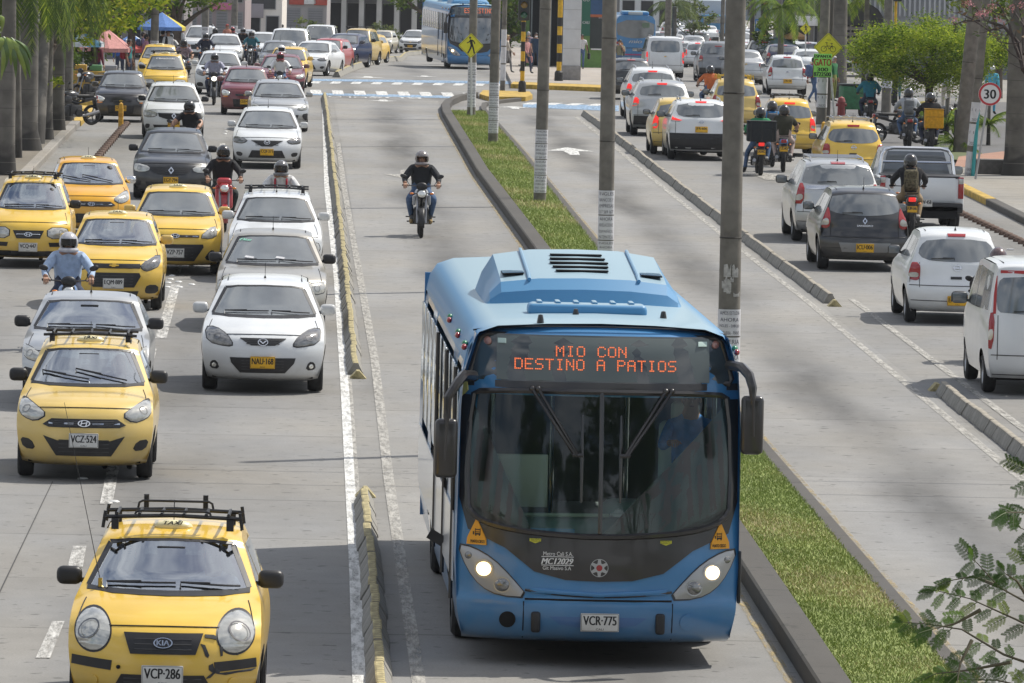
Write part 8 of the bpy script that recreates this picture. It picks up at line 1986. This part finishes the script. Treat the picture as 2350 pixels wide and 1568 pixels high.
for y in (-.22, -.12): m.tube([(-.80, y, 1.1), (-.74, y - .05, 1.55), (-.66, y - .08, 1.66), (-.5, y - .08, 1.70), (.5, y - .08, 1.70), (.66, y - .08, 1.66), (.74, y - .05, 1.55), (.80, y, 1.1)], .035, 0, 8)
m.tube([(-.76, -.16, 1.40), (.76, -.16, 1.40)], .03, 0, 8); m.build('roll_bar', CHR, pk)
m = MB(); m.rbox((0, 1.12, .88), (1.44, .04, .50), .02); m.build('tailgate', WHI, pk); m = MB(); m.rbox((0, 1.2, .50), (1.74, .2, .22), .04); m.build('rear_bumper', BLK, pk)
m = MB(); m.box((0, -.6, .40), (1.5, 3.8, .25)); m.build('underbody', DARK, pk, smooth=0); plate(pk, Matrix.Translation((-.05, 1.31, .60)) @ Matrix.Rotation(PI, 4, 'Z') @ Matrix.Rotation(PI / 2, 4, 'X'), 'MTW·458')
r_ = truck('stake truck with arched black tarpaulin behind the leafy tree', 1968, 47, BLK); r_.rotation_euler = (0, 0, PI)
m = MB(); n = 10; pr = [(-1.2, 2.5)] + [(-1.2 + 2.4 * i / n, 2.9 + .75 * math.sin(PI * i / n) ** .6) for i in range(n + 1)] + [(1.2, 2.5)]
m.add([(x, y, z) for y in (0, -5.5) for x, z in pr], [(i, i + 1, i + len(pr) + 1, i + len(pr)) for i in range(len(pr) - 1)] + [tuple(range(len(pr)))]); m.build('tarpaulin', mat('black tarpaulin', (.012, .012, .013), .45, var=.4, scale=4), r_)
m = MB()
for i in range(6): m.box((0, .03, .95 + .28 * i), (2.4, .05, .17), 0)
for x in (-1.15, -.4, .4, 1.15): m.box((x, .06, 1.6), (.08, .05, 1.8), 0)
for sx in (-1, 1):
    for i in range(6): m.box((sx * 1.18, -2.7, .95 + .28 * i), (.05, 5.4, .17), 0)
m.box((0, -2.7, .8), (2.4, 5.4, .1)); m.build('stake_body', mat('grey planks', (.16, .145, .13), .85, var=.25), r_); m = MB(); m.box((0, -2.8, 1.8), (2.2, 5.2, 1.6)); m.build('load', DARK, r_, smooth=0)
m = MB()
for i in range(8): m.box((-1.05 + .3 * i, .08, .72), (.3, .06, .14), i % 2)
m.build('hazard_bar', [mat('hazard red', (.45, .05, .05), .5), WHT], r_, smooth=0)
for sx in (-1, 1): wheel(r_, sx * .95, -1.0, .45, .3); wheel(r_, sx * .95, -4.6, .45, .25)

c_ = cloth
rider((155, 0), 'F', paint('bike blue', (.04, .16, .42)), 'rider in pale blue shirt and silver helmet', c_('pale blue', (.36, .46, .62)), DKJ, HS, 'beside the split grille taxi', s=157, k=1.0, rz=rad(3), bike='blue motorcycle ridden')
rider((966, 547), 'F', paint('bike silver', (.35, .36, .38)), 'rider in black jacket and patterned helmet', c_('black jacket', (.02, .022, .026)), JEANS, hel('patterned', (.20, .18, .18)), 'alone in the bus lane', visor=False, bike='black and silver motorcycle ridden', shoe=c_('tan shoe', (.35, .25, .12)))
rider((514, 534), 'F', paint('scooter red', (.42, .02, .03)), 'rider all in black with black helmet', BLKT, c_('black jeans', (.02, .03, .03)), HB, 'between the grey sedan and yellow taxis', kind='scooter', rz=rad(4), bike='shiny red scooter ridden')
rider((641, 0), 'F', BLKC, 'rider in white shirt with red straps', c_('white', (.6, .6, .6)), JEANS, HG, 'behind the white wagon', s=121, vest=c_('red strap', (.40, .03, .05)), bike='dark motorcycle hidden', k=1.0)
rider((414, 0), 'F', BLKC, 'rider in black tee shirt and dark helmet', BLKT, JEANS, HB, 'between the grey sedan and white hatchback', s=94, rz=rad(-14), sleeves='short', bike='dark motorcycle')
rider((490, 242), 'F', BLKC, 'rider in lavender shirt', c_('lavender', (.36, .36, .45)), DKJ, HG, 'between white hatchback and maroon hatchback', lit=True, bike='dark motorcycle ridden')
rider((641, 0), 'F', BLKC, 'rider with maroon helmet', WHT, JEANS, HR, 'behind the silver sedan', s=68, bike='motorcycle hidden')
rider((644, 0), 'F', BLKC, 'rider with white and black helmet', c_('grey', (.2, .2, .2)), JEANS, HW, 'in front of the far yellow taxi', s=63.5, bike='motorcycle hidden')
rider((573, 0), 'F', BLKC, 'rider in teal jacket', c_('teal', (.04, .16, .20)), DKJ, HG, 'right of the far white hatchback', s=52, rz=rad(-4), bike='motorcycle ridden')
rider((470, 0), 'F', BLKC, 'rider in dark jacket with grey helmet', c_('navy', (.03, .035, .06)), DKJ, HG, 'left of the far white hatchback', s=55, bike='motorcycle ridden')
rider((419, 0), 'F', BLKC, 'rider in plaid shirt', c_('plaid', (.25, .20, .24), .5), DKJ, HB, 'beside the lettered taxi', s=61, sleeves='short', bike='motorcycle ridden')
rider((388, 0), 'F', BLKC, 'rider with white helmet', c_('white', (.6, .6, .6)), DKJ, HW, 'behind the lettered taxi', s=56, bike='motorcycle')
rider((492, 0), 'F', BLKC, 'rider with black and white helmet', BLKT, DKJ, HB, 'in front of the white pickup', s=49, bike='motorcycle')
rider((532, 0), 'F', BLKC, 'rider with maroon helmet in pale shirt', c_('pale', (.4, .42, .45)), DKJ, HR, 'left of the maroon truck', s=44, bike='motorcycle')
rider((556, 0), 'F', BLKC, 'rider half hidden in dark clothes', BLKT, DKJ, HG, 'below the maroon truck', s=47, bike='motorcycle')
rider((1745, 404), 'R', BLKC, 'rider in green jacket carrying a delivery box', c_('green jacket', (.03, .24, .10)), JEANS, HB, 'right of the nearest pole', txt='LAO41C', lit=True, pose='stop', bike='black motorcycle')
rider((1797, 396), 'R', paint('bike blue', (.04, .16, .42)), 'rider in dark green shirt and pale trousers', c_('dark green', (.035, .035, .022)), c_('pale trousers', (.42, .33, .30)), HB, 'left of the silver people carrier', txt='TZL54D', sleeves='short', rz=rad(-3), bike='small blue motorcycle')
rider((1772, 384), 'R', BLKC, 'rider in bright blue shirt', c_('bright blue', (.02, .18, .42)), JEANS, HB, 'ahead of the green jacket rider', bag=('pack', c_('grey pack', (.08, .085, .095))), sleeves='short', bike='black motorcycle')
rider((2090, 547), 'R', BLKC, 'rider in black tee shirt and khaki trousers', BLKT, KHK, HB, 'behind the white pickup', txt='FUM·54A', lit=True, bag=('pack', mat('camouflage', (.10, .085, .05), .9, var=.7, scale=22)), bike='black and red motorcycle')
rider((2292, 0), 'R', BLKC, 'rider whose striped dark helmet shows', BLKT, DKJ, hel('striped', (.10, .06, .06)), 'above the white minivan roof', s=154, bike='motorcycle hidden')
rider((1633, 0), 'R', BLKC, 'rider in orange tee shirt and black helmet', c_('orange', (.50, .13, .04)), JEANS, HB, 'left of the pale taxi with loaded rack', s=70, sleeves='short', rz=rad(6), bike='dark motorcycle')
rider((1534, 0), 'R', BLKC, 'far rider in blue patterned shirt', c_('blue pattern', (.10, .12, .20), .5), DKJ, HB, 'among the far white cars', s=37.5, lit=True, bike='far motorcycle')
rider((1996, 0), 'R', BLKC, 'rider in turquoise shirt and helmet', c_('turquoise', (.03, .20, .30)), DKJ, HB, 'beyond the yellow taxi roof bars', s=72, bike='motorcycle')
rider((2086, 0), 'R', BLKC, 'rider with grey backpack', c_('grey white', (.4, .42, .45)), JEANS, HB, 'in the parking court', s=80, bag=('pack', c_('silver pack', (.16, .17, .18))), bike='motorcycle')
rider((2136, 0), 'R', BLKC, 'courier in black with a yellow delivery box', BLKT, DKJ, HB, 'beyond the white pickup', s=82, bike='courier motorcycle')
for (x, s, lb, z, col, d) in ((1745, 91, 'large black cube shaped delivery bag on the green jacket rider', 1.12, c_('box black', (.02, .025, .03)), (.74, .42, .50)), (2141, 82, 'bright yellow insulated delivery box on the courier motorcycle', 1.0, c_('box yellow', (.62, .32, .02)), (.52, .40, .52))):
    p = S(x, s) if x > 2000 else G(1745, 404); m = MB(); m.rbox((0, 0, 0), d, .03, 0, None, 2); bo = m.build('delivery_box', col, loc=p + Vector((0, -.02 if x < 2000 else 0, z))); tag(bo, lb, 'delivery box')
    m = MB(); m.rbox((0, 0, d[2] / 2 + .012), (d[0] * 1.03, d[1] * 1.03, .03), .012); m.box((0, -d[1] / 2 - .004, d[2] * .12), (d[0] * .94, .012, .02)); m.build('lid', mat('box lid ' + col.name, tuple(c * .7 for c in col.node_tree.nodes['Principled BSDF'].inputs['Base Color'].default_value[:3]), .7), bo)
    if x < 2000:
        for sx in (-.28, 0, .28): m = MB(); m.box((sx, -d[1] / 2 - .004, 0), (.025, .01, d[2])); m.build('strap', BLK, bo)
for i, (x, s, rz_, lb) in enumerate([(2058, 78, 1.9, 'parked motorcycle with a big black wheel at the left of the court'), (2112, 74, 1.2, 'parked dark motorcycle under the leafy tree'), (2160, 76, 1.0, 'parked scooter half behind the palm bushes')]): moto(lb, S(x, s), rz_, [BLKC, paint('bike yellow', (.35, .28, .04)), GRY][i])
moto('parked dark motorcycle by the market stall', G(206, 235, .14), rad(-40), BLKC)
moto('parked motorcycle whose wheel shows behind the last left palm', G(168, 288, .14), rad(-55), BLKC)
HBK = mat('hair black', (.012, .01, .01), .6); HGY = mat('hair grey', (.35, .35, .35), .7); HBL = mat('hair fair', (.40, .28, .14), .6); NV = c_('navy scrubs', (.025, .05, .09))
def ped(label, px, py, pose, rz, top, legs, s=None, z=0.0, k=1.0, **kw):
    p = S(px, s) if s else G(px, py, z)
    if s: p.z += z
    kw.setdefault('hair', HBK); return person(label, p, rz, pose, top, legs, group='people on foot', k=k, **kw)
ped('woman in navy scrubs and white mask walking at the station', 1228, 156, 'walk', rad(10), NV, NV, s=50, z=.16, mask=True, sleeves='short')
ped('woman in white tee shirt and jeans beside the white pillar', 1334, 166, 'walk', rad(-8), c_('white', (.6, .6, .6)), JEANS, s=49, z=.16, sleeves='short', k=.97, bag=('bag', BLKT))
ped('man in black behind the white shirted woman', 1341, 150, 'stand', 0, BLKT, DKJ, s=46, z=.16)
ped('grey haired person in plaid shirt seen from behind near the signal', 1211, 140, 'stand', PI, c_('plaid', (.25, .20, .24), .5), BLKT, s=48, z=.16, hair=HGY)
ped('person with a pink bag stooping behind the banded signal post', 1207, 184, 'walk', rad(50), c_('pink', (.5, .25, .24)), DKJ, s=53, z=.16, k=.95, bag=('bag', c_('pink bag', (.5, .26, .25))))
ped('fair haired person left of the signal in pale clothes', 1163, 170, 'walk', rad(90), c_('cream', (.5, .45, .38)), c_('grey trousers', (.2, .2, .2)), s=52, z=.1, hair=HBL)
ped('man on the phone behind the median pole near the blue bus', 1421, 170, 'call', rad(-30), c_('olive', (.2, .2, .13)), JEANS, s=52, sleeves='short', bag=('pack', c_('grey pack', (.08, .085, .095))))
ped('dark clothed person standing in the station hall', 1262, 150, 'stand', 0, BLKT, BLKT, s=46, z=.2)
ped('second dark clothed person in the station hall', 1285, 150, 'stand', rad(90), BLKT, DKJ, s=46, z=.2)
ped('person in red jacket crossing between the taxis near the GATO board', 1866, 252, 'walk', rad(120), c_('red jacket', (.38, .03, .05)), JEANS, s=63, k=1.0, bag=('pack', c_('blue pack', (.08, .12, .22))))
ped('street worker in green and yellow overall beside the bicycle sign', 1912, 264, 'stand', rad(60), c_('worker green', (.03, .16, .06)), c_('worker olive', (.20, .22, .05)), s=62, hair=c_('cap white', (.5, .5, .5)))
ped('person in jeans walking under the leafy tree, upper body hidden by leaves', 2046, 258, 'walk', rad(160), BLKT, JEANS, s=60)
ped('second person in jeans walking under the leafy tree', 2058, 256, 'walk', rad(175), DKJ, c_('teal jeans', (.05, .13, .15)), s=61)
ped('person wearing a white rucksack beside the dark tree trunk', 2170, 300, 'stand', PI, c_('white', (.6, .6, .6)), c_('cream', (.5, .45, .38)), s=66, bag=('pack', c_('white pack', (.55, .55, .57))))
ped('person in turquoise clothes behind the 30 sign', 2275, 268, 'stand', rad(150), c_('aqua', (.10, .42, .55)), c_('aqua trousers', (.06, .32, .46)), s=66, hair=HW)
ped('woman in teal tee shirt at the market stall', 295, 190, 'stand', rad(70), c_('teal tee', (.02, .20, .20)), DKJ, s=64, z=.14, sleeves='short', bag=('pack', c_('red pack', (.40, .04, .07))))
ped('man in dark red shirt by the parked motorcycle', 222, 200, 'stand', rad(140), c_('wine', (.16, .03, .05)), DKJ, s=66, z=.14, bag=('bag', BLKT))
ped('person in bright blue at the stall back', 274, 190, 'stand', PI, c_('royal', (.04, .10, .34)), DKJ, s=62, z=.14)
ped('tall person in purple tee shirt on the left pavement', 327, 180, 'stand', rad(100), c_('purple', (.20, .14, .24)), DKJ, s=58, z=.14, sleeves='short', bag=('pack', c_('navy pack', (.04, .06, .12))))
ped('person in pink next to the purple shirted one', 334, 190, 'walk', rad(100), c_('pink tee', (.45, .2, .28)), DKJ, s=60, z=.14)
ped('person in white tee shirt under the blue parasol', 384, 140, 'stand', rad(40), c_('white', (.6, .6, .6)), BLKT, s=56, z=.14)
ped('woman in dark clothes near the second street tree', 372, 140, 'stand', rad(140), BLKT, DKJ, s=56, z=.14)
ped('person in white by the street tree trunk', 418, 140, 'walk', rad(90), c_('white', (.6, .6, .6)), DKJ, s=52, z=.14)
ped('person in orange shirt behind the white pickup', 485, 90, 'stand', rad(170), c_('vivid orange', (.60, .16, .05)), DKJ, s=44, z=.15)
ped('person in red cap behind the far riders', 520, 90, 'stand', rad(30), c_('salmon', (.45, .2, .15)), DKJ, s=44, z=.15, hair=RD)
p = G(1953, 266); ct = empty('delivery_cart', p, rad(12), 'green wheeled delivery cart beside the street worker', 'cart'); m = MB(); m.rbox((0, 0, .62), (.75, .6, .8), .05); m.build('bin', mat('cart green', (.03, .14, .06), .6, var=.25), ct); m = MB(); m.rbox((0, 0, 1.06), (.80, .64, .06), .02); m.build('lid', mat('cart rim', (.04, .05, .05), .6), ct)
for sx in (-1, 1): m = MB(); m.lathe([(.16, -.04), (.17, 0), (.16, .04)], (sx * .3, -.1, .17), 'X', 16, 0, True); m.build('wheel', RUB, ct)
for lb, base, dx, dy, dz, col in (('driver in pale blue shirt inside the nearest taxi', S(378, 282), .36, 1.55, .1, c_('driver pale', (.35, .42, .55))), ('passenger in grey inside the nearest taxi', S(378, 282), -.36, 1.55, .1, c_('passenger grey', (.30, .32, .36))), ('driver inside the pale yellow taxi', G(195, 1096), .36, 1.5, .1, c_('driver white', (.5, .5, .52))), ('driver inside the split grille taxi', G(262, 709), .36, 1.5, .1, c_('driver white', (.5, .5, .52))), ('passenger inside the split grille taxi', G(262, 709), -.36, 1.5, .1, BLKT), ('driver inside the boxy taxi at the left edge', G(67, 612), .34, 1.45, .12, BLKT), ('driver in white inside the deep yellow taxi', S(205, 117), .34, 1.45, .1, c_('driver white', (.5, .5, .52)))):
    person(lb, base + Vector((dx, dy - .75, dz - .05)), 0, 'sit', col, DKJ, hair=HBK, k=.95)
kt = [o for o in bpy.data.objects if o.name == 'taxi'][0]; ks = HX(3.55, 1.6, 1.46, 1.02, .86); m = MB()
for poly in ([(.33, .74), (.40, .735), (.43, .72), (.42, .70), (.38, .71), (.335, .715)], [(.30, .67), (.335, .66), (.37, .58), (.36, .56), (.34, .575), (.32, .63)], [(.37, .50), (.40, .515), (.41, .48), (.46, .46), (.45, .43), (.42, .44), (.38, .40), (.35, .395), (.36, .41), (.40, .44), (.37, .465)], [(.45, .645), (.475, .645), (.475, .575), (.46, .57), (.455, .61)], [(.585, .59), (.60, .59), (.598, .575), (.585, .575)], [(.42, .435), (.74, .462), (.70, .44), (.6, .435), (.5, .42)]): ks.patch(m, poly, 'F', .009, cuts=1)
m.build('cracked_paint', mat('bare bumper plastic', (.04, .042, .045), .7, var=.4, scale=20), kt, smooth=0)
m = MB(); ks.patch(m, circ(-.355, .475, .016, 10), 'F', .012, cuts=0); m.build('tow_hole', DARK, kt)
m = MB(); q = ks.at('F', -.56, 1.02); m.lathe([(.018, 0), (.018, .07)], q, n=10, cap=True); m.tube([q + Vector((0, 0, .05)), q + Vector((-.12, -.02, .6)), q + Vector((-.32, 0, 1.5))], [.004, .003, .002], 1, 5); m.build('whip_antenna', [mat('brass', (.55, .38, .08), .3, .9), BLK], kt)
def glass_word(owner_label, s, x, z, w_, h_, col, sh):
    o = [o for o in bpy.data.objects if o.get('label') == owner_label][0]; m = MB(); put_text(m, s, sh.frame('F', x, z, .012), width=w_, height=h_, italic=True, bold=.003); m.build('screen_lettering', col, o, smooth=0, fixn=False)
glass_word('yellow taxi with lettered windscreen behind the black hatchback', 'Climatizado', 0, 1.40, .62, .08, WHT, HX(3.5, 1.54, 1.58, 1.04, .9))
glass_word('champagne sedan with papers under its wipers behind the white hatchback', 'Dios', -.42, 1.34, .20, .07, mat('mint lettering', (.3, .75, .55), .5), SX(4.25, 1.74, 1.50, 1.0, .86))
o = [o for o in bpy.data.objects if o.get('label', '').startswith('champagne sedan')][0]; sh = SX(4.25, 1.74, 1.50, 1.0, .86)
for x in (-.36, .12): m = MB(); sh.patch(m, [(x - .07, 1.075), (x + .06, 1.06), (x + .08, 1.085), (x - .05, 1.10)], 'F', .03, cuts=1); m.build('paper', PAPER, o)
m = MB(); m.ball((0, 0, 0), (.12, .07, .08), 0, 12); mo = m.build('wing_mirror', [WHI], None, loc=A(-2, 653, 138)); bpy.data.objects.remove(mo)
m = MB(); m.box((0, 340, 4.5), (700, 900, 60)); hz = m.build('haze', mat('haze air', (1, 1, 1)), smooth=0); hz['kind'] = 'stuff'
hm_ = MATS['haze air'].node_tree; hm_.nodes.clear(); o_ = hm_.nodes.new('ShaderNodeOutputMaterial'); v_ = hm_.nodes.new('ShaderNodeVolumePrincipled')
v_.inputs['Color'].default_value = (.90, .94, 1, 1); v_.inputs['Density'].default_value = .00008; v_.inputs['Anisotropy'].default_value = .3; hm_.links.new(v_.outputs[0], o_.inputs['Volume'])
